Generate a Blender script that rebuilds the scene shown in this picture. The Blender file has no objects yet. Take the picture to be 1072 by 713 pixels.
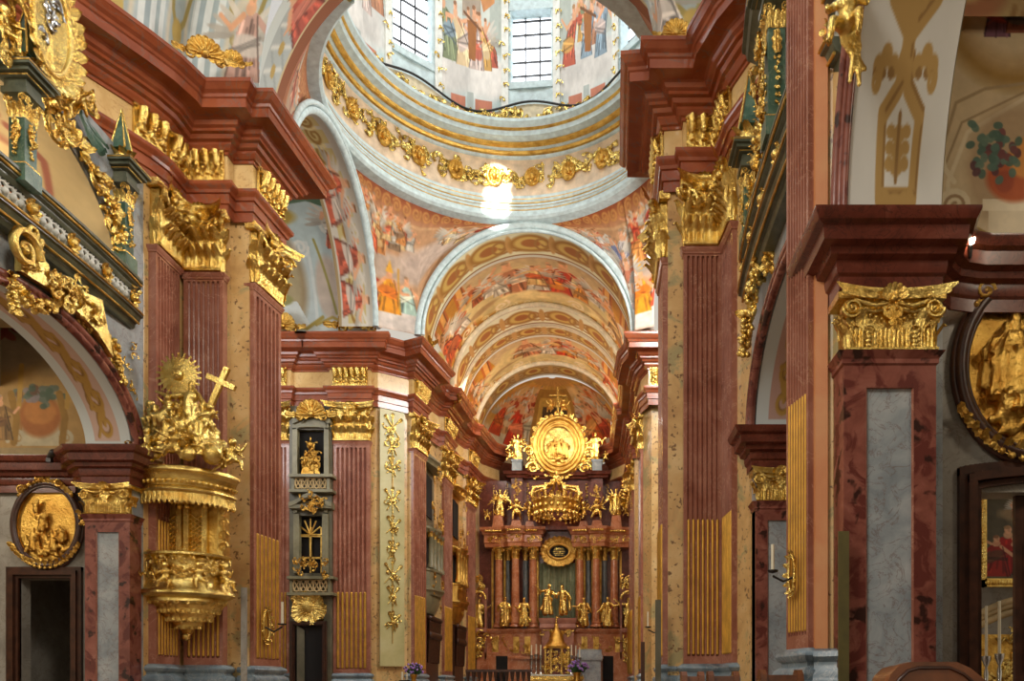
import bpy, math, random
import numpy as np
from mathutils import Vector, Matrix
PI = math.pi
E, F, CU, CV = 1.2, 820.0, 630.0, 717.0      # eye height, focal length in pixels, vanishing point of the nave in the 1072x713 frame
C = bpy.context.scene.collection
sin, cos = math.sin, math.cos

def X_(u, Y): return (u - CU) / F * Y
def Z_(v, Y): return E + (CV - v) / F * Y
def W(u, v, Y): return Vector((X_(u, Y), Y, Z_(v, Y)))
def lerp(a, b, t): return a + (b - a) * t
def sm(t): t = max(0., min(1., t)); return t * t * (3 - 2 * t)

# ------------------------------------------------------------------ mesh builder
class MB:
    def __init__(s): s.v = []; s.f = []
    def add(s, vs, fs):
        o = len(s.v); s.v += [tuple(p) for p in vs]; s.f += [tuple(i + o for i in q) for q in fs]; return s
    def merge(s, m, M=None):
        vs = m.v if M is None else [tuple(M @ Vector(p)) for p in m.v]
        return s.add(vs, m.f)
    def box(s, x0, x1, y0, y1, z0, z1):
        vs = [(x, y, z) for z in (z0, z1) for y in (y0, y1) for x in (x0, x1)]
        return s.add(vs, [(0, 2, 3, 1), (4, 5, 7, 6), (0, 1, 5, 4), (1, 3, 7, 5), (3, 2, 6, 7), (2, 0, 4, 6)])
    def pbox(s, u0, v0, u1, v1, Y, th):
        return s.box(X_(u0, Y), X_(u1, Y), Y, Y + th, Z_(v1, Y), Z_(v0, Y))
    def prism(s, poly, off):
        n = len(poly); off = Vector(off); P = [Vector(p) for p in poly]
        return s.add(P + [p + off for p in P], [tuple(range(n)), tuple(range(2 * n - 1, n - 1, -1))] +
                     [(i, i + n, (i + 1) % n + n, (i + 1) % n) for i in range(n)])
    def plan(s, poly, z0, z1): return s.prism([(x, y, z0) for x, y in poly], (0, 0, z1 - z0))
    def grid(s, f, nu, nv, cu=False):
        m = nu if cu else nu + 1
        vs = [f(i / nu, j / nv) for j in range(nv + 1) for i in range(m)]
        fs = [(j * m + i, j * m + (i + 1) % m, (j + 1) * m + (i + 1) % m, (j + 1) * m + i) for j in range(nv) for i in range(nu)]
        return s.add(vs, fs)
    def tube(s, pts, r, n=7, closed=False):
        P = [Vector(p) for p in pts]; k = len(P); R = r if isinstance(r, (list, tuple)) else [r] * k
        vs = []; up = None
        for i in range(k):
            a = P[(i - 1) % k] if closed or i > 0 else P[0]; b = P[(i + 1) % k] if closed or i < k - 1 else P[-1]
            t = (b - a); t = t.normalized() if t.length > 1e-9 else Vector((0, 0, 1))
            if up is None: up = t.orthogonal().normalized()
            up = (up - t * up.dot(t)); up = up.normalized() if up.length > 1e-6 else t.orthogonal().normalized()
            w = t.cross(up)
            vs += [P[i] + (up * cos(2 * PI * j / n) + w * sin(2 * PI * j / n)) * R[i] for j in range(n)]
        fs = []
        for i in range(k if closed else k - 1):
            q = (i + 1) % k
            fs += [(i * n + j, i * n + (j + 1) % n, q * n + (j + 1) % n, q * n + j) for j in range(n)]
        if not closed: fs += [tuple(range(n - 1, -1, -1)), tuple(range((k - 1) * n, k * n))]
        return s.add(vs, fs)
    def lathe(s, prof, c=(0, 0, 0), n=24, a0=0., a1=2 * PI, sx=1., sy=1.):
        full = abs(a1 - a0 - 2 * PI) < 1e-6; k = n if full else n + 1
        vs = [(c[0] + r * sx * cos(a0 + (a1 - a0) * i / n), c[1] + r * sy * sin(a0 + (a1 - a0) * i / n), c[2] + z) for r, z in prof for i in range(k)]
        fs = []
        for j in range(len(prof) - 1):
            for i in range(n):
                i2 = (i + 1) % k; fs.append((j * k + i, j * k + i2, (j + 1) * k + i2, (j + 1) * k + i))
        return s.add(vs, fs)
    def ball(s, c, r, n=8, m=6, M=None):
        if not isinstance(r, (tuple, list)): r = (r, r, r)
        c = Vector(c); vs = []; 
        for j in range(m + 1):
            th = PI * j / m
            for i in range(n):
                p = Vector((r[0] * sin(th) * cos(2 * PI * i / n), r[1] * sin(th) * sin(2 * PI * i / n), r[2] * cos(th)))
                vs.append(c + (M @ p if M is not None else p))
        return s.add(vs, [(j * n + i, (j + 1) * n + i, (j + 1) * n + (i + 1) % n, j * n + (i + 1) % n) for j in range(m) for i in range(n)])
    def limb(s, a, ra, b, rb, n=8):
        a = Vector(a); b = Vector(b)
        s.ball(a, ra, n, 6); s.ball(b, rb, n, 6); return s.tube([a, b], [ra, rb], n)
    def sweep(s, path, prof, closed=False):
        # path: plan points; profile: (out, z); out is to the right of travel
        P = [Vector((p[0], p[1])) for p in path]; k = len(P); vs = []
        for i in range(k):
            d0 = (P[i] - P[i - 1]).normalized() if (i > 0 or closed) else None
            d1 = (P[(i + 1) % k] - P[i]).normalized() if (i < k - 1 or closed) else None
            if d0 is None: d0 = d1
            if d1 is None: d1 = d0
            n0 = Vector((d0.y, -d0.x)); n1 = Vector((d1.y, -d1.x)); m = n0 + n1
            m = m / max(.15, m.length_squared) * 2 if m.length > .05 else n0
            vs += [(P[i].x + m.x * o, P[i].y + m.y * o, z) for o, z in prof]
        q = len(prof); fs = []
        for i in range(k if closed else k - 1):
            a = i * q; b = ((i + 1) % k) * q
            fs += [(a + j, a + j + 1, b + j + 1, b + j) for j in range(q - 1)]
        if not closed: fs += [tuple(range(q - 1, -1, -1)), tuple(range((k - 1) * q, k * q))]
        return s.add(vs, fs)
    # ---- ornament
    def leaf(s, base, up, out, h, w, d, n=7, lob=3):
        base = Vector(base); up = Vector(up).normalized(); out = Vector(out).normalized(); sd = up.cross(out).normalized()
        def f(t, k):
            t = t * 2 - 1
            ww = w * .5 * (.55 + .6 * sin(PI * min(1, k * .95 + .08))) * (1 + .22 * cos(lob * 2 * PI * k)) * (1 - .75 * sm((k - .82) / .18))
            z = h * (k if k < .72 else .72 + .28 * sin((k - .72) / .28 * PI * .62) - .12 * sm((k - .86) / .14))
            o = d * (.12 * k + .88 * sm((k - .42) / .58) ** 1.4)
            return base + up * z + out * (o + .16 * w * (1 - t * t) - .1 * w * abs(cos(t * PI * 1.5))) + sd * (t * ww)
        return s.grid(f, 6, n)
    def spiral(s, c, ex, ey, r, turns=1.6, th=.14, n=22, flip=False, tail=None):
        c = Vector(c); ex = Vector(ex); ey = Vector(ey); pts = []; rr = []
        for i in range(n + 1):
            t = i / n; a = turns * 2 * PI * t * (-1 if flip else 1); R = r * (1 - .82 * t)
            pts.append(c + ex * (R * cos(a)) + ey * (R * sin(a))); rr.append(r * th * (1 - .45 * t))
        if tail: pts = [Vector(tail)] + pts; rr = [r * th * .8] + rr
        s.tube(pts, rr, 6); return s.ball(c, r * .22, 6, 5)
    def garland(s, pts, r, rng, k=3, grow=None):
        P = [Vector(p) for p in pts]
        for i, p in enumerate(P):
            g = grow(i / max(1, len(P) - 1)) if grow else 1
            for _ in range(k):
                o = Vector((rng.uniform(-1, 1), rng.uniform(-1, 1), rng.uniform(-1, 1))) * r * .8 * g
                q = r * rng.uniform(.38, .62) * g; s.ball(p + o, (q, q, q * rng.uniform(.8, 1.3)), 6, 4)
        return s
    def acanthus(s, p, ang, n, L, ex, ey, nrm, rng, th=.12):
        # a curling branch in the (ex, ey) plane with leaves peeling off
        p = Vector(p); ex = Vector(ex); ey = Vector(ey); nrm = Vector(nrm); pts = []; a = ang; st = L / n; cv = rng.choice((-1, 1)) * rng.uniform(1.6, 3.4)
        for i in range(n + 1):
            pts.append(p.copy()); d = ex * cos(a) + ey * sin(a); p = p + d * st; a += cv / n * (1 + i / n * 1.3)
            if i % 2 == 1:
                sg = 1 if i % 4 == 1 else -1; dd = ex * cos(a + sg * .9) + ey * sin(a + sg * .9)
                s.leaf(pts[-1], dd, nrm, L * .28, L * .16, L * .1, 5)
        s.tube(pts, [L * th * (1 - .7 * i / n) for i in range(n + 1)], 6); s.ball(pts[-1], L * th * .8, 6, 5); return s

def srgb(c):
    if isinstance(c, str): c = tuple(int(c[i:i + 2], 16) / 255 for i in (0, 2, 4))
    elif max(c) > 1.01: c = tuple(x / 255 for x in c)
    return tuple(x / 12.92 if x <= .04045 else ((x + .055) / 1.055) ** 2.4 for x in c)

# ------------------------------------------------------------------ objects
def rootof(o):
    while o.parent: o = o.parent
    return o
def mesh_of(name, mb, mat, smooth=None, off=None):
    me = bpy.data.meshes.new(name)
    vs = mb.v if off is None else [(x - off[0], y - off[1], z - off[2]) for x, y, z in mb.v]
    me.from_pydata(vs, [], mb.f); me.materials.append(mat)
    if smooth is not None:
        me.polygons.foreach_set('use_smooth', [True] * len(me.polygons))
        if smooth < 170: me.set_sharp_from_angle(angle=math.radians(smooth))
    me.validate(); me.update(); return me
def tag(o, label=None, cat=None, group=None, kind=None):
    if label: o['label'] = label
    if cat: o['category'] = cat
    if group: o['group'] = group
    if kind: o['kind'] = kind
    return o
def thing(name, label, cat, loc=(0, 0, 0), rotz=0., group=None):
    o = bpy.data.objects.new(name, None); C.objects.link(o); o.location = loc; o.rotation_euler = (0, 0, rotz); o.empty_display_size = .2
    return tag(o, label, cat, group)
def part(name, mb, mat, parent, smooth=None, local=False, label=None):
    """a mesh under its thing; coordinates are the world's unless local"""
    me = mb if isinstance(mb, bpy.types.Mesh) else mesh_of(name, mb, mat, smooth, None if local else rootof(parent).location)
    o = bpy.data.objects.new(name, me); C.objects.link(o); o.parent = parent
    if label: o['label'] = label
    return o
def solo(name, mb, mat, label, cat, group=None, smooth=None, loc=(0, 0, 0)):
    me = mb if isinstance(mb, bpy.types.Mesh) else mesh_of(name, mb, mat, smooth, loc)
    o = bpy.data.objects.new(name, me); C.objects.link(o); o.location = loc
    return tag(o, label, cat, group)
def struct(name, mb, mat, smooth=None, parent=None):
    me = mb if isinstance(mb, bpy.types.Mesh) else mesh_of(name, mb, mat, smooth)
    o = bpy.data.objects.new(name, me); C.objects.link(o)
    if parent: o.parent = parent
    else: o['kind'] = 'structure'
    return o
def dup(root, loc, rotz=None, label=None, scale=None, group=None):
    r = root.copy(); C.objects.link(r); r.location = loc
    if rotz is not None: r.rotation_euler = (0, 0, rotz)
    if label: r['label'] = label
    if group: r['group'] = group
    if scale is not None: r.scale = scale if isinstance(scale, (tuple, list)) else (scale,) * 3
    for ch in list(root.children):
        c = ch.copy(); C.objects.link(c); c.parent = r
        for g in list(ch.children):
            d = g.copy(); C.objects.link(d); d.parent = c
    return r

# ------------------------------------------------------------------ materials
def newmat(name):
    m = bpy.data.materials.new(name); m.use_nodes = True; nt = m.node_tree
    return m, nt, nt.nodes['Principled BSDF']
def N(nt, t, **k):
    n = nt.nodes.new(t)
    for a, b in k.items(): setattr(n, a, b)
    return n
def ramp(nt, stops):
    r = N(nt, 'ShaderNodeValToRGB'); el = r.color_ramp.elements
    while len(el) < len(stops): el.new(.5)
    for e, (p, c) in zip(el, stops): e.position = p; e.color = (*srgb(c), 1)
    return r
def noise(nt, co, scale, detail=4, rough=.55, dist=0.):
    n = N(nt, 'ShaderNodeTexNoise'); n.inputs['Scale'].default_value = scale; n.inputs['Detail'].default_value = detail
    n.inputs['Roughness'].default_value = rough; n.inputs['Distortion'].default_value = dist; nt.links.new(co, n.inputs['Vector']); return n
def marble(name, stops, scale=1., vein=None, vs=1.6, vw=.035, rough=.3, spots=None, sps=9., spt=.62, blotch=None, stretch=(1, 1, 1), bs=.7, bt=.56):
    m, nt, b = newmat(name); L = nt.links
    tc = N(nt, 'ShaderNodeNewGeometry'); mp = N(nt, 'ShaderNodeMapping'); mp.inputs['Scale'].default_value = stretch
    L.new(tc.outputs['Position'], mp.inputs['Vector']); co = mp.outputs['Vector']
    n = noise(nt, co, scale, 6, .62, .6); r = ramp(nt, stops); L.new(n.outputs['Fac'], r.inputs['Fac']); col = r.outputs['Color']
    def mixin(fac, c):
        nonlocal col
        x = N(nt, 'ShaderNodeMix', data_type='RGBA'); L.new(fac, x.inputs['Factor']); L.new(col, x.inputs['A']); x.inputs['B'].default_value = (*srgb(c), 1); col = x.outputs['Result']
    if blotch:
        q = noise(nt, co, bs, 5, .6, 1.2); rr = ramp(nt, [(bt, (0, 0, 0)), (bt + .07, (1, 1, 1))]); L.new(q.outputs['Fac'], rr.inputs['Fac']); mixin(rr.outputs['Color'], blotch)
    if vein:
        q = noise(nt, co, vs, 7, .6, 1.4); a = N(nt, 'ShaderNodeMath', operation='SUBTRACT'); a.inputs[1].default_value = .5; L.new(q.outputs['Fac'], a.inputs[0])
        a2 = N(nt, 'ShaderNodeMath', operation='ABSOLUTE'); L.new(a.outputs[0], a2.inputs[0])
        rr = ramp(nt, [(0, (.85, .85, .85)), (vw, (0, 0, 0))]); L.new(a2.outputs[0], rr.inputs['Fac']); mixin(rr.outputs['Color'], vein)
    if spots:
        q = noise(nt, co, sps, 3, .5, .3); rr = ramp(nt, [(spt, (0, 0, 0)), (spt + .06, (1, 1, 1))]); L.new(q.outputs['Fac'], rr.inputs['Fac']); mixin(rr.outputs['Color'], spots)
    L.new(col, b.inputs['Base Color']); b.inputs['Roughness'].default_value = rough
    return m
def gold(name, c, rough=.28, bump=0., bsc=12., dark=None):
    m, nt, b = newmat(name); L = nt.links; b.inputs['Metallic'].default_value = 1.; b.inputs['Roughness'].default_value = rough
    tc = N(nt, 'ShaderNodeNewGeometry'); n = noise(nt, tc.outputs['Position'], 3., 4)
    r = ramp(nt, [(.3, dark or tuple(x * .72 for x in c)), (.65, c)]); L.new(n.outputs['Fac'], r.inputs['Fac']); L.new(r.outputs['Color'], b.inputs['Base Color'])
    if bump:
        q = noise(nt, tc.outputs['Position'], bsc, 4, .6); bp = N(nt, 'ShaderNodeBump'); bp.inputs['Strength'].default_value = bump; bp.inputs['Distance'].default_value = .05
        L.new(q.outputs['Fac'], bp.inputs['Height']); L.new(bp.outputs['Normal'], b.inputs['Normal'])
    return m
def flat(name, c, rough=.6, var=.12, sc=4., metal=0.):
    m, nt, b = newmat(name); tc = N(nt, 'ShaderNodeNewGeometry'); n = noise(nt, tc.outputs['Position'], sc, 5)
    c = tuple(x / 255 for x in c) if max(c) > 1.01 else c
    r = ramp(nt, [(.3, tuple(x * (1 - var) for x in c)), (.7, tuple(min(1, x * (1 + var)) for x in c))]); nt.links.new(n.outputs['Fac'], r.inputs['Fac'])
    nt.links.new(r.outputs['Color'], b.inputs['Base Color']); b.inputs['Roughness'].default_value = rough; b.inputs['Metallic'].default_value = metal; return m
def emit(name, c, s):
    m, nt, b = newmat(name); b.inputs['Emission Color'].default_value = (*srgb(c), 1); b.inputs['Emission Strength'].default_value = s; b.inputs['Base Color'].default_value = (*srgb(c), 1); return m

M = {}
M['red'] = marble('red_marble', [(.3, (132, 78, 60)), (.5, (154, 98, 78)), (.72, (176, 122, 100))], .9, vein=(196, 146, 120), vs=1.1, vw=.012, rough=.17)
M['red_cornice'] = marble('cornice_red_marble', [(.3, (124, 60, 36)), (.52, (148, 76, 46)), (.75, (166, 96, 64))], .7, vein=(112, 92, 80), vs=.8, vw=.018, rough=.2)
M['red_dark'] = marble('chapel_red_marble', [(.3, (116, 64, 52)), (.55, (142, 84, 70)), (.75, (158, 104, 88))], 2.2, spots=(58, 34, 28), sps=3.0, spt=.585, blotch=(104, 52, 44), bs=1.6, bt=.5, rough=.25)
M['brown_red'] = marble('dark_red_marble', [(.3, (84, 40, 30)), (.55, (108, 54, 40)), (.8, (128, 74, 58))], 2., vein=(60, 34, 28), vs=2.5, vw=.02, rough=.22)
M['yellow'] = marble('yellow_marble', [(.28, (180, 136, 82)), (.5, (208, 168, 108)), (.75, (224, 194, 140))], .8, spots=(122, 88, 52), sps=8., spt=.605, blotch=(168, 152, 104), rough=.3)
M['orange'] = marble('orange_marble', [(.28, (190, 112, 66)), (.5, (204, 134, 84)), (.75, (210, 152, 100))], .8, rough=.28)
M['altarcol'] = marble('orange_brown_marble', [(.3, (150, 84, 52)), (.5, (184, 112, 72)), (.75, (202, 138, 98))], 1.2, vein=(216, 170, 134), vs=1.4, vw=.015, rough=.2)
M['pinkbuff'] = flat('pink_buff_stucco', (214, 190, 160), .65, .12, 2.)
M['frieze'] = marble('frieze_yellow_marble', [(.3, (196, 156, 96)), (.5, (214, 178, 118)), (.75, (226, 198, 144))], .9, vein=(170, 120, 70), vs=1.2, vw=.012, rough=.22)
M['grey'] = marble('grey_marble', [(.3, (124, 132, 136)), (.5, (154, 160, 162)), (.72, (182, 184, 182))], 1.6, vein=(120, 96, 88), vs=2.6, vw=.02, rough=.3)
M['greywall'] = marble('grey_wall_marble', [(.3, (128, 122, 112)), (.55, (152, 146, 134)), (.75, (168, 162, 150))], 1.4, vein=(118, 106, 92), vs=2.2, vw=.02, rough=.4)
M['base'] = marble('blue_grey_base_marble', [(.3, (86, 100, 108)), (.5, (118, 134, 142)), (.75, (150, 160, 162))], 2., vein=(170, 172, 168), vs=2., vw=.02, rough=.35)
M['green'] = marble('green_marble', [(.3, (46, 76, 64)), (.55, (74, 104, 88)), (.75, (104, 130, 112))], 2.5, vein=(140, 150, 128), vs=3., vw=.015, rough=.3)
M['dgreen'] = marble('dark_green_marble', [(.3, (66, 72, 58)), (.55, (94, 98, 80)), (.75, (124, 124, 102))], 2.5, rough=.3)
M['olive'] = marble('grey_green_stone', [(.3, (104, 98, 72)), (.55, (130, 122, 92)), (.75, (150, 144, 112))], 1.2, rough=.45)
M['oliveD'] = marble('dark_grey_green_stone', [(.3, (84, 80, 62)), (.55, (104, 98, 78)), (.75, (122, 116, 94))], 1.2, rough=.45)
M['panel'] = marble('pale_green_panel', [(.3, (168, 160, 104)), (.5, (190, 180, 126)), (.75, (206, 198, 150))], .5, rough=.4)
M['gold'] = gold('gilding', (.95, .84, .50), .27, .6, 16., (.80, .62, .28))
M['goldD'] = gold('old_gilding', (.89, .74, .40), .33, .6, 16., (.72, .53, .22))
M['goldP'] = gold('pale_gilding', (.92, .82, .50), .27, .4, 16., (.74, .60, .29))
M['goldR'] = gold('relief_gilding', (.88, .71, .36), .32, .6, 16., (.70, .50, .2))
M['goldF'] = flat('flute_gilding', (206, 156, 62), .35, .1, 3., .55)
M['white'] = flat('white_stucco', (216, 216, 208), .7, .06)
M['bluewhite'] = flat('pale_blue_stucco', (190, 206, 207), .7, .08)
M['cream'] = flat('cream_stucco', (206, 192, 160), .7, .08)
M['buff'] = flat('buff_stucco', (176, 150, 104), .6, .15, 2.)
M['brownst'] = flat('brown_stucco', (150, 92, 56), .7, .15, 1.)
M['wood'] = flat('dark_walnut', (62, 36, 24), .35, .25, 5.)
M['pew'] = flat('pew_wood', (104, 60, 32), .3, .25, 5.)
M['black'] = flat('dark_void', (22, 18, 15), .9)  # black standing in for the shade of openings; also the plaque tablet
M['iron'] = flat('black_iron', (34, 30, 28), .5)
M['silver'] = flat('silver', (190, 190, 188), .25, .1, 6., 1.)
M['wax'] = flat('candle_wax', (232, 222, 192), .5, .04)
M['felt'] = flat('olive_board', (92, 82, 40), .7, .1)
M['floor'] = marble('floor_marble', [(.3, (120, 92, 76)), (.5, (150, 124, 104)), (.75, (176, 156, 136))], .8, rough=.2)
M['linen'] = flat('altar_linen', (214, 208, 192), .8, .05)
M['leafg'] = flat('flower_leaves', (54, 84, 46), .6, .3, 20.)
M['petal'] = flat('violet_petals', (140, 104, 172), .6, .3, 20.)
M['vault'] = flat('vault_stucco', (186, 168, 128), .75, .1, 1.5)
M['brocade'] = marble('green_curtain', [(.3, (92, 100, 72)), (.55, (128, 132, 100)), (.75, (160, 160, 126))], 1.2, rough=.7)
M['navy'] = marble('altar_blue_grey', [(.3, (72, 78, 80)), (.55, (106, 110, 108)), (.75, (140, 140, 134))], 1.5, rough=.35)
m_, nt_, b_ = newmat('fresco_paint'); a_ = N(nt_, 'ShaderNodeVertexColor'); a_.layer_name = 'Col'; nt_.links.new(a_.outputs['Color'], b_.inputs['Base Color']); b_.inputs['Roughness'].default_value = .75; M['fresco'] = m_

# ------------------------------------------------------------------ fresco painting (flat painted decoration held as colours of a fine mesh)
def vnoise(h, w, sc, seed, octs=4):
    rg = np.random.RandomState(seed); out = np.zeros((h, w)); amp = 1.; tot = 0.
    for o in range(octs):
        n = max(2, int(max(h, w) / sc) + 2); g = rg.rand(n + 2, n + 2)
        y = np.arange(h) / sc; x = np.arange(w) / sc; yi = y.astype(int); xi = x.astype(int); fy = (y - yi)[:, None]; fx = (x - xi)[None]
        fy = fy * fy * (3 - 2 * fy); fx = fx * fx * (3 - 2 * fx); yi = np.minimum(yi, n); xi = np.minimum(xi, n)
        a = g[yi][:, xi]; b = g[yi][:, xi + 1]; c = g[yi + 1][:, xi]; d = g[yi + 1][:, xi + 1]
        out += amp * (a * (1 - fx) * (1 - fy) + b * fx * (1 - fy) + c * (1 - fx) * fy + d * fx * fy); tot += amp; amp *= .55; sc = max(1.5, sc / 2)
    return out / tot
class Cv:
    def __init__(s, w, h, bg, seed=1, var=.1, sc=40):
        s.w, s.h = w, h; s.rg = random.Random(seed); n = vnoise(h, w, sc, seed) - .5
        s.a = np.clip(np.array(s.c(bg))[None, None] * (1 + var * 2 * n[..., None]), 0, 1); s.yy, s.xx = np.mgrid[0:h, 0:w].astype(float)
    def c(s, c): return tuple(x / 255 for x in c) if max(c) > 1.01 else c
    def put(s, m, col, sl=None):
        col = np.array(s.c(col)); A = s.a if sl is None else s.a[sl]; A += (col - A) * m[..., None]
    def win(s, x0, x1, y0, y1):
        x0 = max(0, int(x0)); y0 = max(0, int(y0)); x1 = min(s.w, int(x1) + 2); y1 = min(s.h, int(y1) + 2)
        return (slice(y0, y1), slice(x0, x1)) if x1 > x0 and y1 > y0 else None
    def ell(s, x, y, rx, ry, col, ang=0., a=1., soft=.25):
        r = max(rx, ry) * 1.2 + 1; sl = s.win(x - r, x + r, y - r, y + r)
        if not sl: return
        dx = s.xx[sl] - x; dy = s.yy[sl] - y; ca, sa = cos(ang), sin(ang)
        d = np.sqrt(((dx * ca + dy * sa) / max(.5, rx)) ** 2 + ((-dx * sa + dy * ca) / max(.5, ry)) ** 2)
        s.put(np.clip((1 + soft - d) / (soft + .02), 0, 1) * a, col, sl)
    def line(s, pts, w, col, a=1.):
        xs = [p[0] for p in pts]; ys = [p[1] for p in pts]; sl = s.win(min(xs) - w, max(xs) + w, min(ys) - w, max(ys) + w)
        if not sl: return
        X, Y = s.xx[sl], s.yy[sl]; d = np.full(X.shape, 1e9)
        for (x0, y0), (x1, y1) in zip(pts, pts[1:]):
            L = (x1 - x0) ** 2 + (y1 - y0) ** 2 + 1e-9; t = np.clip(((X - x0) * (x1 - x0) + (Y - y0) * (y1 - y0)) / L, 0, 1)
            d = np.minimum(d, np.hypot(X - x0 - t * (x1 - x0), Y - y0 - t * (y1 - y0)))
        s.put(np.clip(w / 2 - d + .6, 0, 1) * a, col, sl)
    def poly(s, pts, col, a=1.):
        xs = [p[0] for p in pts]; ys = [p[1] for p in pts]; sl = s.win(min(xs), max(xs), min(ys), max(ys))
        if not sl: return
        X, Y = s.xx[sl], s.yy[sl]; ins = np.zeros(X.shape, bool); n = len(pts)
        for i in range(n):
            x0, y0 = pts[i]; x1, y1 = pts[(i + 1) % n]
            if y0 == y1: continue
            ins ^= ((y0 > Y) != (y1 > Y)) & (X < (x1 - x0) * (Y - y0) / (y1 - y0) + x0)
        s.put(ins * a, col, sl)
    def rect(s, x0, y0, x1, y1, col, a=1.): s.poly([(x0, y0), (x1, y0), (x1, y1), (x0, y1)], col, a)
    def glaze(s, col, k):
        c = np.array(s.c(col)); s.a = s.a * (1 - k) + c * k
        for ax_ in (0, 1): s.a = .6 * s.a + .2 * np.roll(s.a, 1, ax_) + .2 * np.roll(s.a, -1, ax_)
    def mot(s, k=.14, sc=14, seed=7): s.a = np.clip(s.a * (1 + k * 2 * (vnoise(s.h, s.w, sc, seed) - .5))[..., None], 0, 1)
    def cloud(s, x, y, w, h, col=(216, 206, 194), n=14):
        for i in range(n):
            t = s.rg.uniform(-1, 1); q = s.rg.uniform(-.6, .6); k = s.rg.uniform(.82, 1.08)
            s.ell(x + t * w * .5, y + q * h * .5 * (1 - t * t), w * s.rg.uniform(.14, .26), h * s.rg.uniform(.2, .36), tuple(min(255, c * k) for c in col), 0, .55, .8)
    def fig(s, x, y, h, robe, rob2=None, skin=(214, 160, 122), lean=0., wings=False, seed=None):
        R = random.Random(seed if seed is not None else s.rg.random()); rob2 = rob2 or tuple(c * .8 for c in robe); top = (x + lean * h * .4, y - h)
        d = lambda c, k: tuple(max(0, min(255, v * k)) for v in c)
        if wings:
            for sg in (-1, 1):
                for k in range(5): s.ell(x + sg * h * (.22 + .05 * k), y - h * (.75 - .07 * k), h * .2, h * .035, d((206, 198, 184), 1 - .06 * k), sg * (-.7 + .2 * k), .9)
        w = h * .24
        s.poly([(top[0] - w * .45, y - h * .72), (top[0] + w * .5, y - h * .74), (x + w * 1.0, y - h * .3), (x + w * 1.25, y), (x - w * 1.1, y), (x - w * .8, y - h * .35)], robe)
        for _ in range(9):
            px = x + R.uniform(-1, 1) * w; s.line([(px * .55 + top[0] * .45, y - h * R.uniform(.45, .7)), (px + R.uniform(-.3, .3) * w, y - h * R.uniform(0, .25))], max(1., h * .035), d(robe, R.choice((.55, .7, 1.22, 1.35))), .8)
        s.ell(x + R.uniform(-.4, .4) * w, y - h * R.uniform(.3, .5), w * .95, h * .11, rob2, R.uniform(-.7, .7), .9)
        for _ in range(3): s.line([(x - w * .9, y - h * R.uniform(.25, .5)), (x + w * .9, y - h * R.uniform(.25, .55))], max(1., h * .03), d(rob2, R.choice((.6, 1.25))), .7)
        for sg in (-1, 1):
            e = (top[0] + sg * w * R.uniform(.8, 1.5), y - h * R.uniform(.48, .75)); q = (e[0] + sg * w * R.uniform(-.6, .9), e[1] - h * R.uniform(-.1, .22))
            s.line([(top[0] + sg * w * .4, y - h * .72), e], max(1.5, h * .075), robe if R.random() < .5 else skin); s.line([e, q], max(1.2, h * .05), skin)
        s.ell(top[0], y - h * .8, w * .3, h * .07, skin, 0, .9); s.ell(top[0], y - h * .91, h * .058, h * .075, d(skin, 1.05)); s.ell(top[0] - .015 * h, y - h * .955, h * .056, h * .034, R.choice([(122, 84, 54), (156, 120, 80), (150, 130, 106)]), 0, .85)
        s.ell(top[0] + h * .02, y - h * .9, h * .02, h * .04, d(skin, .8), 0, .5)
        s.line([(x + w * 1.15, y - h * .02), (x + w * .9, y - h * .32), (top[0] + w * .5, y - h * .72)], max(1., h * .02), d(robe, .42), .8); s.line([(x - w * 1.05, y - h * .02), (x - w * .75, y - h * .35)], max(1., h * .02), d(robe, .5), .8)
    def crowd(s, x0, x1, y0, y1, h, n, pal, wings=.3, skin=(212, 156, 118)):
        L = sorted((s.rg.uniform(y0, y1), s.rg.uniform(x0, x1)) for _ in range(n))
        for y, x in L: s.fig(x, y, h * s.rg.uniform(.8, 1.2), s.rg.choice(pal), s.rg.choice(pal), skin, s.rg.uniform(-.8, .8), s.rg.random() < wings)
    def curl(s, x, y, r, col, w, t=1.5, a0=0., fl=1):
        pts = [(x + r * (1 - .8 * i / 20) * cos(a0 + fl * t * 2 * PI * i / 20), y + r * (1 - .8 * i / 20) * sin(a0 + fl * t * 2 * PI * i / 20)) for i in range(21)]; s.line(pts, w, col)
    def vase(s, x, y, h, col=(176, 170, 110)):
        s.ell(x, y - h * .12, h * .26, h * .09, tuple(c * .8 for c in col)); s.poly([(x - h * .1, y - h * .1), (x + h * .1, y - h * .1), (x + h * .07, y - h * .3), (x - h * .07, y - h * .3)], col)
        s.ell(x, y - h * .42, h * .23, h * .17, col); s.ell(x + h * .07, y - h * .44, h * .08, h * .12, tuple(min(255, c * 1.25) for c in col), 0, .7); s.rect(x - h * .19, y - h * .62, x + h * .19, y - h * .54, tuple(c * 1.1 for c in col))
        for _ in range(26):
            q = h * s.rg.uniform(.03, .07); s.ell(x + s.rg.gauss(0, .17) * h, y - h * s.rg.uniform(.62, .95), q, q, s.rg.choice([(70, 96, 72), (92, 116, 90), (150, 84, 70), (176, 150, 120), (120, 110, 150)]), 0, .9)
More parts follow.
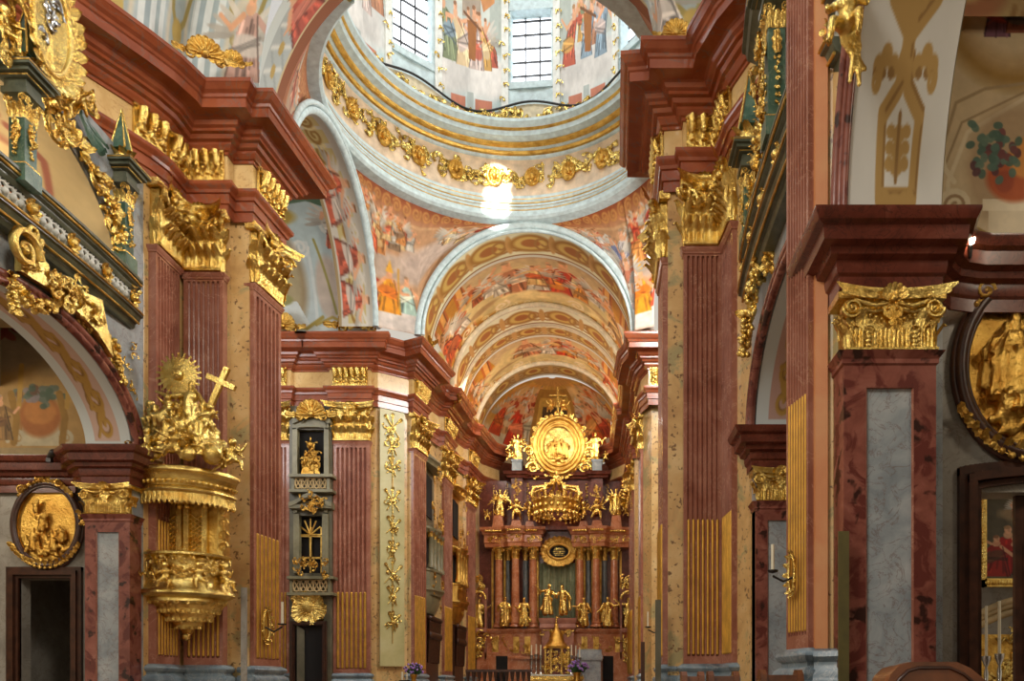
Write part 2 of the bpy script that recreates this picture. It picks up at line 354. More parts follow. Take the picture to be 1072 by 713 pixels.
def fresco(name, cv, f, nu=None, nv=None, parent=None, solid=None):
    nu = nu or cv.w - 1; nv = nv or cv.h - 1; mb = MB().grid(f, nu, nv); me = mesh_of(name, mb, M['fresco'], 180)
    iy = np.linspace(0, cv.h - 1, nv + 1).round().astype(int); ix = np.linspace(0, cv.w - 1, nu + 1).round().astype(int); a = cv.a[iy][:, ix].reshape(-1, 3)
    lin = np.where(a <= .04045, a / 12.92, ((a + .055) / 1.055) ** 2.4); col = np.ones((len(a), 4), np.float32); col[:, :3] = lin
    at = me.color_attributes.new('Col', 'FLOAT_COLOR', 'POINT'); at.data.foreach_set('color', col.ravel()); return struct(name, me, None, parent=parent)

# ------------------------------------------------------------------ carved figures: limbs and cloth fused into one skin
def fuse(name, mb, mat, voxel, smooth=2):
    me = bpy.data.meshes.new('t'); me.from_pydata(mb.v, [], mb.f); o = bpy.data.objects.new('t', me); C.objects.link(o)
    r = o.modifiers.new('r', 'REMESH'); r.mode = 'VOXEL'; r.voxel_size = voxel; r.use_smooth_shade = True
    if smooth: q = o.modifiers.new('s', 'SMOOTH'); q.iterations = smooth; q.factor = .5
    dg = bpy.context.evaluated_depsgraph_get(); out = bpy.data.meshes.new_from_object(o.evaluated_get(dg)); bpy.data.objects.remove(o); bpy.data.meshes.remove(me)
    out.name = name; out.materials.clear(); out.materials.append(mat); out.polygons.foreach_set('use_smooth', [True] * len(out.polygons)); return out
def V(*a): return Vector(a)
def robed(mb, H=1., seed=0, arms=None, wings=False, turn=0., staff=False, mitre=False, lean=0., org=(0, 0, 0)):
    """a robed standing figure facing -y, feet at org"""
    R = random.Random(seed); m = MB(); sw = R.uniform(-.04, .04); hip = V(sw, 0, .5); ch = V(sw * .3 + lean * .2, -.02, .73); hd = V(sw * .2 + lean * .32 + R.uniform(-.02, .02), -.045, .905)
    kn = V(sw + .07, -.06, .28); m.limb(kn, .085, hip, .11); m.limb((.085, -.03, .07), .085, kn, .085); m.limb((-.08, .01, .07), .1, (sw - .05, 0, .48), .105)
    m.limb(hip, .115, ch, .115); m.limb(ch + V(-.09, 0, .03), .06, ch + V(.09, 0, .03), .06); m.limb(ch + V(0, 0, .06), .045, hd, .04)
    m.ball(hd + V(0, 0, .02), (.055, .062, .075), 10, 8); m.ball(hd + V(0, -.06, .01), (.012, .018, .02)); m.ball(hd + V(0, -.03, -.045), (.035, .035, .05)); m.ball(hd + V(0, .02, .04), (.06, .06, .06))
    for sg in (-1, 1): m.ball((sg * .07, -.1, .025), (.032, .07, .025))
    if mitre: m.tube([hd + V(0, 0, .06), hd + V(0, 0, .13), hd + V(0, 0, .19)], [.055, .05, .008], 8)
    A = arms or [((-.22, -.06, .62), (-.2, -.18, .72)), ((.2, -.08, .6), (.1, -.18, .62))]
    for sg, (el, ha) in zip((-1, 1), A):
        s0 = ch + V(sg * .115, 0, .04); m.limb(s0, .05, el, .042); m.limb(el, .046, ha, .026); h = Vector(ha); d = (h - Vector(el)).normalized()
        for k in range(4): m.limb(h, .014, h + d * .045 + V((k - 1.5) * .014, -.004, (k - 1.5) * .006), .009, 6)
        m.limb(h, .012, h + V(-sg * .028, -.01, .02), .009, 6); m.limb(el, .05, Vector(el) + V(0, .01, -.11), .028)
    for k in range(12):
        a = R.uniform(-2.6, -.5); z0 = R.uniform(.35, .68); b = a + R.uniform(-.35, .35); r0 = .115; r1 = R.uniform(.14, .19)
        m.limb((sw + r0 * cos(a), r0 * sin(a), z0), .02, (r1 * cos(b), r1 * sin(b) * .8, R.uniform(.03, .2)), .028, 6)
    for k in range(3): z = .45 + .08 * k; m.limb((-.13, -.06, z + R.uniform(-.05, .05)), .03, (.13, -.08, z + R.uniform(-.08, .1)), .032, 6)
    m.limb((R.choice((-1, 1)) * .15, .02, .7), .045, (R.choice((-1, 1)) * .2, .05, .2), .06)
    if wings:
        for sg in (-1, 1):
            for k in range(5): m.limb((sg * .08, .09, .76), .03, (sg * (.18 + .07 * k), .14, 1.0 - .13 * k), .028, 6)
    if staff: m.tube([(-.22, -.18, .02), (-.21, -.18, 1.12)], .014, 6)
    Mx = Matrix.Translation(org) @ Matrix.Rotation(turn, 4, 'Z') @ Matrix.Scale(H, 4); mb.merge(m, Mx); return mb
def putto(mb, H=1., seed=0, org=(0, 0, 0), turn=0., wings=True, tilt=0.):
    """a chubby child figure, half seated, facing -y; H is the standing height"""
    R = random.Random(seed); m = MB(); m.ball((0, 0, .42), (.14, .12, .17)); m.ball((0, -.01, .6), (.14, .12, .12)); m.ball((0, -.04, .83), (.115, .12, .125), 10, 8); m.ball((0, .02, .88), (.12, .12, .1))
    m.ball((0, -.155, .82), (.022, .025, .022)); m.limb((0, 0, .66), .06, (0, -.02, .75), .06)
    for sg in (-1, 1):
        el = V(sg * R.uniform(.22, .3), -R.uniform(0, .12), R.uniform(.5, .78)); ha = el + V(sg * R.uniform(-.04, .16), -.1, R.uniform(-.05, .2)); m.limb((sg * .13, 0, .64), .055, el, .05); m.limb(el, .05, ha, .034)
        for k in range(3): m.limb(ha, .018, ha + V((k - 1) * .025, -.02, .045), .012, 6)
        kn = V(sg * R.uniform(.1, .2), -R.uniform(.1, .25), R.uniform(.2, .36)); ft = V(kn.x + sg * R.uniform(-.03, .08), kn.y + R.uniform(-.1, .15), R.uniform(.02, .1))
        m.limb((sg * .07, -.02, .36), .09, kn, .065); m.limb(kn, .065, ft, .04); m.ball(ft + V(0, -.05, -.01), (.035, .07, .03))
        if wings:
            for k in range(4): m.limb((sg * .05, .1, .6), .035, (sg * (.2 + .05 * k), .16, .85 - .12 * k), .028, 6)
    m.limb((-.16, -.08, .4), .04, (.17, -.09, .32), .045)
    mb.merge(m, Matrix.Translation(org) @ Matrix.Rotation(turn, 4, 'Z') @ Matrix.Rotation(tilt, 4, 'X') @ Matrix.Scale(H, 4)); return mb
EXPO, WORLD = 0.38, .62
# ================================================================== camera, light
cam_d = bpy.data.cameras.new('camera'); cam = bpy.data.objects.new('camera', cam_d); C.objects.link(cam)
cam.location = (0, 0, E); cam.rotation_euler = (PI / 2, 0, 0); cam_d.sensor_width = 36.; cam_d.lens = F * 36 / 1072
cam_d.shift_x = -(CU - 536) / 1072; cam_d.shift_y = (CV - 356.5) / 1072; cam_d.clip_end = 300
sc = bpy.context.scene; sc.camera = cam
sc.view_settings.view_transform = 'Standard'; sc.view_settings.look = 'None'; sc.view_settings.exposure = EXPO; sc.view_settings.gamma = 1; sc.view_settings.use_curve_mapping = False
wd = bpy.data.worlds.new('daylight'); sc.world = wd; wd.use_nodes = True; nt = wd.node_tree; bg = nt.nodes['Background']
tc = N(nt, 'ShaderNodeTexCoord'); sx = N(nt, 'ShaderNodeSeparateXYZ'); nt.links.new(tc.outputs['Generated'], sx.inputs[0])
r = ramp(nt, [(0., (90, 70, 50)), (.45, (206, 184, 152)), (.6, (236, 222, 200)), (1., (226, 230, 236))]); mr = N(nt, 'ShaderNodeMapRange'); mr.inputs[1].default_value = -1; mr.inputs[2].default_value = 1
nt.links.new(sx.outputs['Z'], mr.inputs[0]); nt.links.new(mr.outputs[0], r.inputs['Fac']); nt.links.new(r.outputs['Color'], bg.inputs['Color']); bg.inputs['Strength'].default_value = WORLD
def lamp(name, typ, loc, target, energy, col=(1, 1, 1), size=1., size_y=None, **k):
    d = bpy.data.lights.new(name, typ); d.energy = energy; d.color = col
    if typ == 'AREA':
        d.size = size
        if size_y: d.shape = 'RECTANGLE'; d.size_y = size_y
    elif typ in ('POINT', 'SPOT'): d.shadow_soft_size = size
    for a, b in k.items(): setattr(d, a, b)
    o = bpy.data.objects.new(name, d); C.objects.link(o); o.location = loc; o.rotation_euler = (Vector(target) - Vector(loc)).to_track_quat('-Z', 'Y').to_euler(); return o
# added area lamps for assumed daylight behind the viewer, in dome, transept and choir
lamp('added_nave_light', 'AREA', (9, -4, 21), (-8, 22, 8), 3400, (1, .93, .82), 5, 6)
lamp('added_nave_light', 'AREA', (-14, -4, 21), (4, 22, 9), 2000, (1, .95, .86), 5, 6)
lamp('added_dome_light', 'AREA', (-4, 28, 38), (-4, 31, 10), 1100, (.92, .96, 1), 8)
lamp('added_choir_light', 'AREA', (0.6, 45, 18.6), (-6, 50, 8), 380, (1, .95, .86), 2, 4)
lamp('added_choir_light', 'AREA', (-7.6, 45, 18.6), (-1, 52, 10), 380, (1, .95, .86), 2, 4)
lamp('added_transept_light', 'AREA', (3.5, 30, 19), (-13, 34, 8), 1500, (1, .96, .9), 4)
lamp('added_transept_light', 'AREA', (-17.5, 29, 15), (-6, 38, 10), 350, (.95, .97, 1), 4)
for v_, en in ((186, 36000), (206, 36000), (228, 36000)): lamp('assumed_sun_spot', 'SPOT', (-6.5, 23.6, 31.5), W(521, v_, 37.0), en, (1, .97, .9), .08, spot_size=math.radians(5.2), spot_blend=.25)  # assumed sun shaft: spot lamps added in the unbuilt near side of the dome

for x_, tx_, y_ in ((1.1, -7.4, 42), (-8.0, .6, 42), (1.1, -7.4, 50), (-8.0, .6, 50)): lamp('added_vault_light', 'AREA', (x_, y_, E + 17.4), (tx_, y_ + .6, E + 19.2), 75, (1, .98, .92), 1.4)  # added lamps that throw whiter light onto the choir vault
# ================================================================== wall lines and the mouldings that follow them
def zz(prof): return [(o, E + z) for o, z in prof]
ARCH = zz([(0, 13.34), (.05, 13.34), (.05, 13.6), (.1, 13.62), (.1, 13.88), (.15, 13.9), (.17, 13.98), (.24, 14.06), (.26, 14.1), (.26, 14.18), (0, 14.2)])
FRIEZ = zz([(0, 14.15), (.03, 14.15), (.03, 15.1), (0, 15.1)])
CORN = zz([(0, 15.0), (.08, 15.0), (.08, 15.08), (.14, 15.1), (.22, 15.2), (.22, 15.27), (.32, 15.3), (.36, 15.4), (.46, 15.42), (.46, 15.5), (.54, 15.54), (.58, 15.64), (.64, 15.67), (.98, 15.69), (.98, 15.92), (1.02, 15.95), (1.04, 16.02), (1.12, 16.08), (1.2, 16.2), (1.22, 16.22), (1.22, 16.32), (0, 16.4)])
LEFT = [(-14.3, 15.5), (-13.9, 16.8), (-13.35, 18.2), (-12.75, 19.3), (-12.3, 20.1), (-12.0, 20.7), (-11.85, 21.2), (-11.85, 22.25), (-10.65, 22.25), (-10.65, 22.62), (-10.1, 22.62), (-9.95, 24.35), (-13, 24.45)]
RIGHT = [(5, 23.3), (1.75, 23.25), (1.72, 21.25), (2.2, 21.2), (2.2, 20.9), (3.2, 20.9), (3.32, 19.7), (3.6, 18.9), (4.1, 18.), (4.55, 17), (4.75, 15.6), (4.75, 14.2)]
FAR = [(-18, 37.6), (-16.6, 37.6), (-16.6, 37.35), (-14.85, 37.35), (-14.85, 37.6), (-12.95, 37.6), (-12.95, 37.35), (-11.05, 37.35), (-11.05, 37.6), (-10.75, 37.62), (-9.5, 38.55), (-9.3, 38.45), (-9.02, 40.2), (-9.3, 40.3), (-9.5, 41.4), (-9.45, 42.6), (-9.15, 43.8), (-8.88, 43.9), (-8.76, 46.1), (-9.0, 46.2), (-9.1, 47.4), (-9.0, 48.8), (-8.75, 49.8), (-8.55, 49.9), (-8.35, 52.0), (-8.2, 53.2), (-7.2, 54.8)]
FARR = [(.6, 54.8), (1.7, 53), (1.85, 46.2), (2.1, 46.1), (2.1, 40.4), (1.85, 40.3), (1.95, 38.6), (2.25, 37.6), (2.25, 37.35), (4, 37.35), (4, 37.6), (7, 37.6)]

# ---------------------------------------------------------------- floor and the bodies of piers and walls
struct('floor', MB().box(-26, 16, -2, 64, -.3, 0), M['floor'])
H0, H1 = 0., E + 16.3
struct('wall_left_crossing_pier', MB().plan([(-12.9, 20.6), (-12.05, 20.6), (-11.95, 21.0), (-11.95, 22.35), (-10.75, 22.35), (-10.75, 22.7), (-10.22, 22.7), (-10.05, 24.3), (-12.9, 24.3)], H0, H1), M['yellow'])
struct('wall_right_crossing_pier', MB().plan([(1.82, 23.15), (1.8, 21.3), (2.28, 21.28), (2.28, 21.0), (3.3, 21.0), (3.4, 19.75), (3.6, 19.1), (3.62, 18.9), (6.5, 18.9), (6.5, 23.15)], H0, H1), M['yellow'])
struct('wall_far_left_pier', MB().plan([(-22, 37.7), (-10.85, 37.7), (-9.6, 38.63), (-9.4, 38.6), (-9.12, 40.3), (-9.4, 40.4), (-9.6, 41.4), (-9.55, 42.6), (-9.3, 43.9), (-9.0, 43.95), (-8.88, 46.1), (-9.1, 46.3), (-9.2, 47.4), (-9.1, 48.8), (-8.85, 49.9), (-8.66, 49.95), (-8.46, 52.0), (-8.35, 53.4), (-11, 56), (-22, 50)], H0, H1), M['yellow'])
struct('wall_far_right_pier', MB().plan([(1.85, 53), (1.95, 46.3), (2.2, 46.1), (2.2, 40.4), (1.95, 40.3), (2.05, 38.7), (2.4, 37.7), (8, 37.7), (8, 53)], H0, H1), M['yellow'])
struct('wall_transept_left', MB().box(-20.2, -19.8, 24.3, 37.7, 0, E + 23), M['greywall'])
struct('wall_transept_right', MB().box(7.6, 8, 23, 37.7, 0, E + 23), M['greywall'])
# apse wall behind the altar, half round
APC, APR = (-3.15, 54.2), 5.1
struct('wall_apse', MB().grid(lambda s, t: (APC[0] + APR * cos(PI - s * PI), APC[1] + APR * sin(s * PI), t * (E + 16.4)), 36, 2), M['brown_red'], 180)

# ================================================================== dome: ring mouldings, frieze, drum
RC = (-4.0, 30.2); RZ = 21.9
A0, A1 = math.radians(-60), math.radians(232)
def ring(prof, n=110): return MB().lathe([(r_, E + z) for r_, z in prof], (RC[0], RC[1], 0), n, A0, A1)
struct('trim_dome_ring_lower', ring([(7.3, 21.75), (6.5, 21.8), (6.4, 21.9), (6.4, 22.05), (6.52, 22.1), (6.52, 22.22), (6.62, 22.28), (6.58, 22.42), (6.66, 22.5), (6.66, 22.62), (6.76, 22.7), (6.72, 22.86), (6.8, 22.92), (6.84, 23.12), (6.95, 23.15)]), M['bluewhite'], 35)
struct('trim_dome_ring_bead', ring([(6.7, 22.2), (6.53, 22.24), (6.56, 22.3), (6.7, 22.32)]).merge(ring([(6.8, 22.62), (6.66, 22.65), (6.68, 22.7), (6.8, 22.72)])).merge(ring([(6.55, 22.0), (6.42, 22.04), (6.5, 22.1)])).merge(ring([(6.72, 22.42), (6.6, 22.46), (6.66, 22.52)])).merge(ring([(6.9, 22.84), (6.78, 22.88), (6.8, 22.96)])), M['goldD'], 40)
struct('wall_dome_frieze', ring([(6.9, 23.1), (6.92, 24.95)]), M['pinkbuff'])
struct('trim_dome_cornice', ring([(6.95, 24.85), (6.84, 24.9), (6.8, 25.0), (6.72, 25.04), (6.68, 25.14), (6.5, 25.2), (6.4, 25.32), (6.15, 25.4), (6.05, 25.42), (6.02, 25.6), (5.95, 25.68), (5.86, 25.86), (5.8, 25.92), (5.8, 26.05), (7.4, 26.1)]), M['bluewhite'], 35)
struct('trim_dome_cornice_gilding', ring([(6.8, 24.98), (6.7, 25.0), (6.64, 25.1), (6.7, 25.16)]).merge(ring([(6.5, 25.16), (6.36, 25.22), (6.3, 25.3), (6.4, 25.36)])).merge(ring([(6.1, 25.58), (5.99, 25.62), (5.92, 25.7), (6.0, 25.74)])), M['goldD'], 40)
DR = 7.25
def drum(a, z, r=DR): return Vector((RC[0] + r * sin(a), RC[1] + r * cos(a), E + z))      # a = 0 looks straight away from the viewer, positive to the right
WA = [math.radians(d) for d in (-85, -40, 5, 50, 95)]; WH = math.radians(8.3)
WZ0, WZ1 = 28.75, 32.3
mb = MB()
def drumrange(a0, a1, z0, z1, n): mb.grid(lambda s, t: drum(lerp(a0, a1, s), lerp(z0, z1, t)), n, 1)
for i in range(4): pass
seg = [math.radians(-110)] + [x for a in WA for x in (a - WH, a + WH)] + [math.radians(118)]
for i in range(0, len(seg), 2): drumrange(seg[i], seg[i + 1], 26, 34.5, 14)
for a in WA: drumrange(a - WH, a + WH, 26, WZ0, 4); drumrange(a - WH, a + WH, WZ1, 34.5, 4)
struct('wall_dome_drum', mb, M['bluewhite'], 180)
pane = emit('daylit_glass', (232, 238, 246), 2.6)
for i, a in enumerate(WA):
    Mx = Matrix.Translation(drum(a, 0, DR + .42)) @ Matrix.Rotation(-a, 4, 'Z'); hw = DR * sin(WH) + .02
    fr = MB()
    for sg in (-1, 1): fr.box(sg * hw - .1, sg * hw + .1, -.5, .1, WZ0 - .1, WZ1 + .1)
    fr.box(-hw, hw, -.55, .1, WZ0 - .3, WZ0 + .02); fr.box(-hw, hw, -.55, .1, WZ1 - .12, WZ1 + .2)
    m2 = MB().merge(fr, Mx); w = struct('window_%d' % (i + 1), m2, M['bluewhite'])
    g = MB().box(-hw, hw, .02, .05, WZ0, WZ1); struct('glass', MB().merge(g, Mx), pane, parent=w)
    k = MB()
    for j in range(1, 3): k.box(-hw + 2 * hw * j / 3 - .03, -hw + 2 * hw * j / 3 + .03, -.06, .02, WZ0, WZ1)
    for j in range(1, 6): k.box(-hw, hw, -.06, .02, WZ0 + (WZ1 - WZ0) * j / 5.4 - .03, WZ0 + (WZ1 - WZ0) * j / 5.4 + .03)
    struct('glazing_bars', MB().merge(k, Mx), M['iron'], parent=w)
# frieze ornament: rosettes as single things, scrolls between them
rng = random.Random(4)
ros = MB(); ros.tube([(.3 * cos(2 * PI * i / 16), -.02, .3 * sin(2 * PI * i / 16)) for i in range(16)], .05, 6, True); ros.ball((0, -.03, 0), (.12, .1, .12), 8, 6)
for i in range(8): ros.leaf((.06 * cos(i * PI / 4), 0, .06 * sin(i * PI / 4)), (cos(i * PI / 4), 0, sin(i * PI / 4)), (0, -1, 0), .26, .17, .1, 5)
ros_me = mesh_of('rosette', ros, M['goldR'], 50)
n = 0
for d in range(-84, 66, 15):
    a = math.radians(d); p = drum(a, 24.0, 6.84); o = bpy.data.objects.new('gilded_rosette', ros_me); C.objects.link(o); o.location = p; o.rotation_euler = (0, 0, -a); o.scale = (1.05, 1.3, 1.3)
    tag(o, 'round gilded rosette on the pale frieze ring under the dome windows', 'rosette', 'rosettes of the dome frieze')
def strip(name, label, a0, a1, z, r, hgt, mat, sd, cat, nper=1.5):
    rg = random.Random(sd); mb = MB(); n = int((a1 - a0) * r * nper)
    for i in range(n):
        a = lerp(a0, a1, (i + .5) / n); p = drum(a, z + rg.uniform(-.2, .2) * hgt, r); ex = Vector((cos(a), -sin(a), 0)); nr = Vector((-sin(a), -cos(a), 0))
        mb.acanthus(p, rg.uniform(0, 6.28), 7, hgt * 1.5, ex, Vector((0, 0, 1)), nr, rg, .07)
    return solo(name, mb, mat, label, cat, smooth=60)
strip('frieze_scrollwork', 'pale gold leaf scrollwork running between the rosettes on the dome ring frieze', math.radians(-88), math.radians(62), 24.0, 6.86, .62, M['goldP'], 5, 'ornament', 5.5)
# gilded lattice parapet standing on the dome cornice, with a wavy rail
mb = MB(); rl = MB()
def pz(a): return 27.3 + .32 * cos((a - math.radians(5)) * 8)
aa = [math.radians(-92 + i * 1.0) for i in range(165)]
rl.tube([drum(a, pz(a), 6.9) for a in aa], .05, 6); rl.tube([drum(a, 26.15, 6.9) for a in aa], .06, 6)
rg = random.Random(9)
for i, a in enumerate(aa):
    p = drum(a, 26.65, 6.92); ex = Vector((cos(a), -sin(a), 0)); mb.acanthus(p, rg.uniform(0, 6.28), 6, 1.0, ex, Vector((0, 0, 1)), Vector((-sin(a), -cos(a), 0)), rg, .05)
par = thing('dome_parapet', 'gilded openwork parapet with wavy rail below the dome windows', 'balustrade', (RC[0], RC[1], E + 26))
part('rail', rl, M['iron'], par, 60); part('openwork', mb, M['goldP'], par, 60)
struct('wall_parapet_back', MB().grid(lambda s, t: drum(lerp(aa[0], aa[-1], s), lerp(26.1, pz(lerp(aa[0], aa[-1], s)) - .05, t), 7.0), 80, 1), M['cream'], 180)

# frescoes of the drum between the windows
PAL = [(176, 86, 62), (196, 150, 80), (130, 148, 160), (170, 120, 90), (206, 180, 140), (120, 128, 96), (190, 170, 160)]
for i in range(4):
    a0, a1 = WA[i] + WH * 1.35, WA[i + 1] - WH * 1.35; cv = Cv(150, 160, (176, 192, 190), 20 + i, .06)
    cv.rect(0, 0, 150, 90, (170, 176, 166)); cv.rect(30, 0, 52, 130, (196, 200, 190)); cv.rect(98, 0, 120, 130, (196, 200, 190)); cv.rect(52, 0, 98, 55, (150, 120, 96), .6)
    cv.poly([(20, 0), (70, 0), (40, 40), (20, 30)], (176, 96, 66)); cv.poly([(80, 0), (130, 0), (132, 34), (104, 46)], (190, 130, 80)); cv.ell(75, 10, 40, 14, (150, 92, 60), .2, .8)
    cv.cloud(75, 116, 150, 46, (220, 214, 206), 24); cv.rect(24, 140, 60, 160, (186, 116, 90)); cv.rect(84, 140, 126, 160, (186, 116, 90)); cv.rect(64, 134, 80, 160, (170, 176, 170))
    cv.crowd(20, 130, 84, 112, 62, 7, PAL, .2); cv.poly([(64, 58), (88, 58), (84, 100), (68, 98)], (150, 94, 44)); cv.line([(56, 50), (98, 66)], 3, (110, 70, 40)); cv.mot(.08, 8, i)
    fresco('wall_drum_fresco', cv, lambda s, t: drum(lerp(a0, a1, s), lerp(34, 26.9, t), DR - .05))
# white and gold strips on the window jambs
for i, a in enumerate(WA[:4]):
    for sg in (-1, 1):
        mb = MB(); g = MB(); b0 = a + sg * WH * 1.2
        ex = Vector((cos(b0), -sin(b0), 0)); nr = Vector((-sin(b0), -cos(b0), 0)); p0 = drum(b0, 27.4, DR - .04)
        mb.prism([p0 + ex * -.17, p0 + ex * .17, p0 + ex * .17 + Vector((0, 0, 6.3)), p0 + ex * -.17 + Vector((0, 0, 6.3))], nr * .08)
        t = thing('window_jamb_strip', ['white strip with gold leaf scrolls on the %s jamb of the %s dome window' % ('left' if sg < 0 else 'right', w)  for w in ('hidden leftmost', 'left', 'middle', 'right')][i], 'ornament', p0)
        part('strip', mb, M['white'], t); rg = random.Random(i * 3 + sg)
        for k in range(9): g.acanthus(p0 + nr * .1 + Vector((0, 0, .4 + .66 * k)), rg.uniform(1, 2), 6, .5, ex, Vector((0, 0, 1)), nr, rg, .06)
        part('gilded_scrolls', g, M['goldP'], t, 60)

# ================================================================== vaults with their paintings
def arch_x(c, z0, R, a, y): return Vector((c - R * cos(a), y, E + z0 + R * sin(a)))          # arch spanning along x; a = 0 at the left spring
def arch_y(c, z0, R, a, x): return Vector((x, c + R * cos(a), E + z0 + R * sin(a)))          # arch spanning along y; a = 0 at the far spring
CX, CR, CZ = -3.5, 5.07, 16.5
TX, TC, TR, TZ = -10.4, 31.0, 5.05, 16.5
# far left and far right pendentives
def ringp(a): return Vector((RC[0] + 6.9 * cos(a), RC[1] + 6.9 * sin(a), E + 21.85))
def pend_far(side):
    def B(t):
        if t < .42: k = 1 - t / .42; a = k * PI / 2 * .98; p = arch_y(TC, TZ, TR, a, TX)
        elif t < .58: k = (t - .42) / .16; p = lerp(Vector((TX, 36.05, E + 16.5)), Vector((CX - CR, 37., E + 16.5)), k)
        else: k = (t - .58) / .42; p = arch_x(CX, CZ, CR, k * PI / 2 * .98, 37.0)
        if side > 0: p = Vector((2 * RC[0] - p.x, p.y, p.z)) if t < .5 else Vector((2 * CX - p.x, p.y, p.z))
        return p
    def f(s, t):
        a = PI - s * PI / 2; r = ringp(a)
        if side > 0: r = Vector((2 * RC[0] - r.x, r.y, r.z))
        b = B(s); p = lerp(r, b, t); out = Vector((p.x - RC[0], p.y - RC[1], 0)); k = sin(PI * t) * .35 * min(1, (r - b).length / 3); return p + out.normalized() * k
    return f
def paint_pend(sd, flip):
    cv = Cv(440, 190, (146, 92, 54), sd, .14); cv.rect(0, 0, 440, 30, (150, 88, 54)); cv.rect(0, 30, 440, 34, (196, 150, 100)); cv.ell(215, 84, 190, 54, (196, 164, 132), 0, .75, .5)
    for i in range(22): cv.curl(8 + i * 20, 14, 9, (188, 140, 88), 3, 1.4, i)
    P1 = [(176, 70, 50), (200, 140, 84), (190, 184, 172), (196, 106, 76), (140, 116, 92), (206, 176, 130)]
    cv.cloud(190, 96, 150, 34, (196, 176, 160), 30); cv.cloud(330, 80, 150, 44, (206, 186, 172), 20); cv.cloud(70, 80, 130, 44, (196, 170, 150), 16); cv.cloud(206, 172, 110, 34, (206, 196, 188), 26)
    cv.crowd(120, 250, 64, 92, 44, 14, P1, .5); cv.crowd(150, 240, 52, 66, 34, 8, P1, .6); cv.crowd(20, 110, 60, 100, 36, 7, P1, .5); cv.crowd(270, 420, 60, 100, 40, 9, P1, .6)
    cv.fig(176, 158, 56, (176, 76, 54), (196, 186, 170), seed=3); cv.fig(236, 160, 58, (160, 182, 170), (196, 196, 176), seed=4); cv.fig(206, 164, 70, (218, 150, 44), (206, 120, 40), seed=5)
    cv.poly([(199, 104), (213, 104), (206, 86)], (222, 170, 70)); cv.line([(222, 96), (224, 160)], 2.5, (196, 150, 60)); cv.mot(.12, 7, sd); cv.glaze((186, 140, 96), .04); cv.a = np.clip((cv.a - .5) * 1.2 + .45, 0, 1)
    if flip: cv.a = cv.a[:, ::-1]
    return cv
f = pend_far(-1); fresco('ceiling_pendentive_far_left', paint_pend(31, False), f, 219)
f2 = pend_far(1); cv = paint_pend(37, False); cv.crowd(230, 330, 70, 170, 56, 14, [(120, 126, 160), (196, 120, 90), (190, 180, 176), (206, 196, 186)], .7); fresco('ceiling_pendentive_far_right', cv, f2, 219)
# near pendentives
def NX(k, y=24.4):                                                                            # nave arch of the crossing, spanning along x at the near side
    a = k * PI / 2; return Vector((-3.6 - 6.6 * cos(a), y, E + 16.3 + 6.8 * sin(a)))
def pend_near(side):
    def f(s, t):
        a = PI + s * PI * .2; r = ringp(a)
        if s < .42: k = 1 - s / .42; b = arch_y(TC, TZ, TR, PI - k * PI / 2, TX)
        elif s < .58: b = lerp(Vector((TX, 25.95, E + 16.5)), NX(0), (s - .42) / .16)
        else: b = NX((s - .58) / .42 * .5)
        if side > 0: r = Vector((2 * RC[0] - r.x, r.y, r.z)); b = Vector(((2 * RC[0] if s < .5 else -7.2) - b.x, b.y, b.z))
        return lerp(r, b, t)
    return f
for sd, nm in ((-1, 'left'), (1, 'right')):
    cv = Cv(150, 120, (164, 104, 68), 40 + sd, .12)
    for i in range(14): cv.curl(6 + i * 11, 14 + 8 * (i % 2), 8, (188, 132, 84), 2, 1.4, i)
    cv.cloud(75, 70, 90, 40, (196, 166, 140)); cv.crowd(20, 130, 60, 100, 40, 10, [(186, 92, 70), (196, 150, 100), (170, 130, 110)], .4); cv.mot(.1, 7, 3)
    f = pend_near(sd); fresco('ceiling_pendentive_near_' + nm, cv, f)
# soffit of the crossing's near arch
cv = Cv(260, 60, (170, 178, 176), 44, .08); cv.rect(0, 0, 260, 12, (196, 204, 200)); cv.rect(0, 46, 260, 60, (134, 78, 46)); cv.rect(0, 43, 260, 46, (196, 180, 140))
for i in range(30): cv.line([(4 + i * 9, 14), (13 + i * 9, 42)], 1.6, (206, 208, 200)); cv.line([(13 + i * 9, 14), (4 + i * 9, 42)], 1.6, (150, 158, 156)); cv.ell(8 + i * 9, 28, 2.4, 3.4, (176, 150, 84))
for x in (50, 78, 108): cv.fig(x, 44, 40, (176, 84, 66), (196, 120, 100), seed=x)
fresco('ceiling_near_arch', cv, lambda s, t: NX(s * 2, lerp(22.7, 24.4, t)))
# transept: soffit of the arch, quarter vault behind it
cv = Cv(190, 46, (190, 184, 170), 45, .08)
for i in range(15):
    x = 7 + i * 13; cv.rect(x - 5, 12, x + 5, 34, (186, 168, 112)); cv.curl(x, 23, 7, (140, 104, 44), 2.4, 1.3, i); cv.ell(x + 6, 23, 2, 6, (206, 190, 140))
cv.rect(0, 0, 190, 4, (214, 216, 210)); cv.rect(0, 42, 190, 46, (150, 128, 90))
for x, q in ((14, 30), (34, 26), (58, 24), (70, 22)): cv.fig(x, 40, 34, (186, 92, 66), (200, 190, 176), wings=True, seed=x)
fresco('ceiling_transept_arch', cv, lambda s, t: arch_y(TC, TZ, TR, PI * s, lerp(TX, -12.1, t)))
struct('trim_transept_arch', MB().tube([arch_y(TC, TZ, TR, PI * i / 40, TX) for i in range(41)], .13, 8).tube([arch_y(TC, TZ, TR + .22, PI * i / 40, TX + .05) for i in range(41)], .1, 8), M['bluewhite'], 60)
cv = Cv(250, 170, (176, 192, 192), 46, .06)
cv.rect(0, 150, 250, 170, (196, 204, 200))
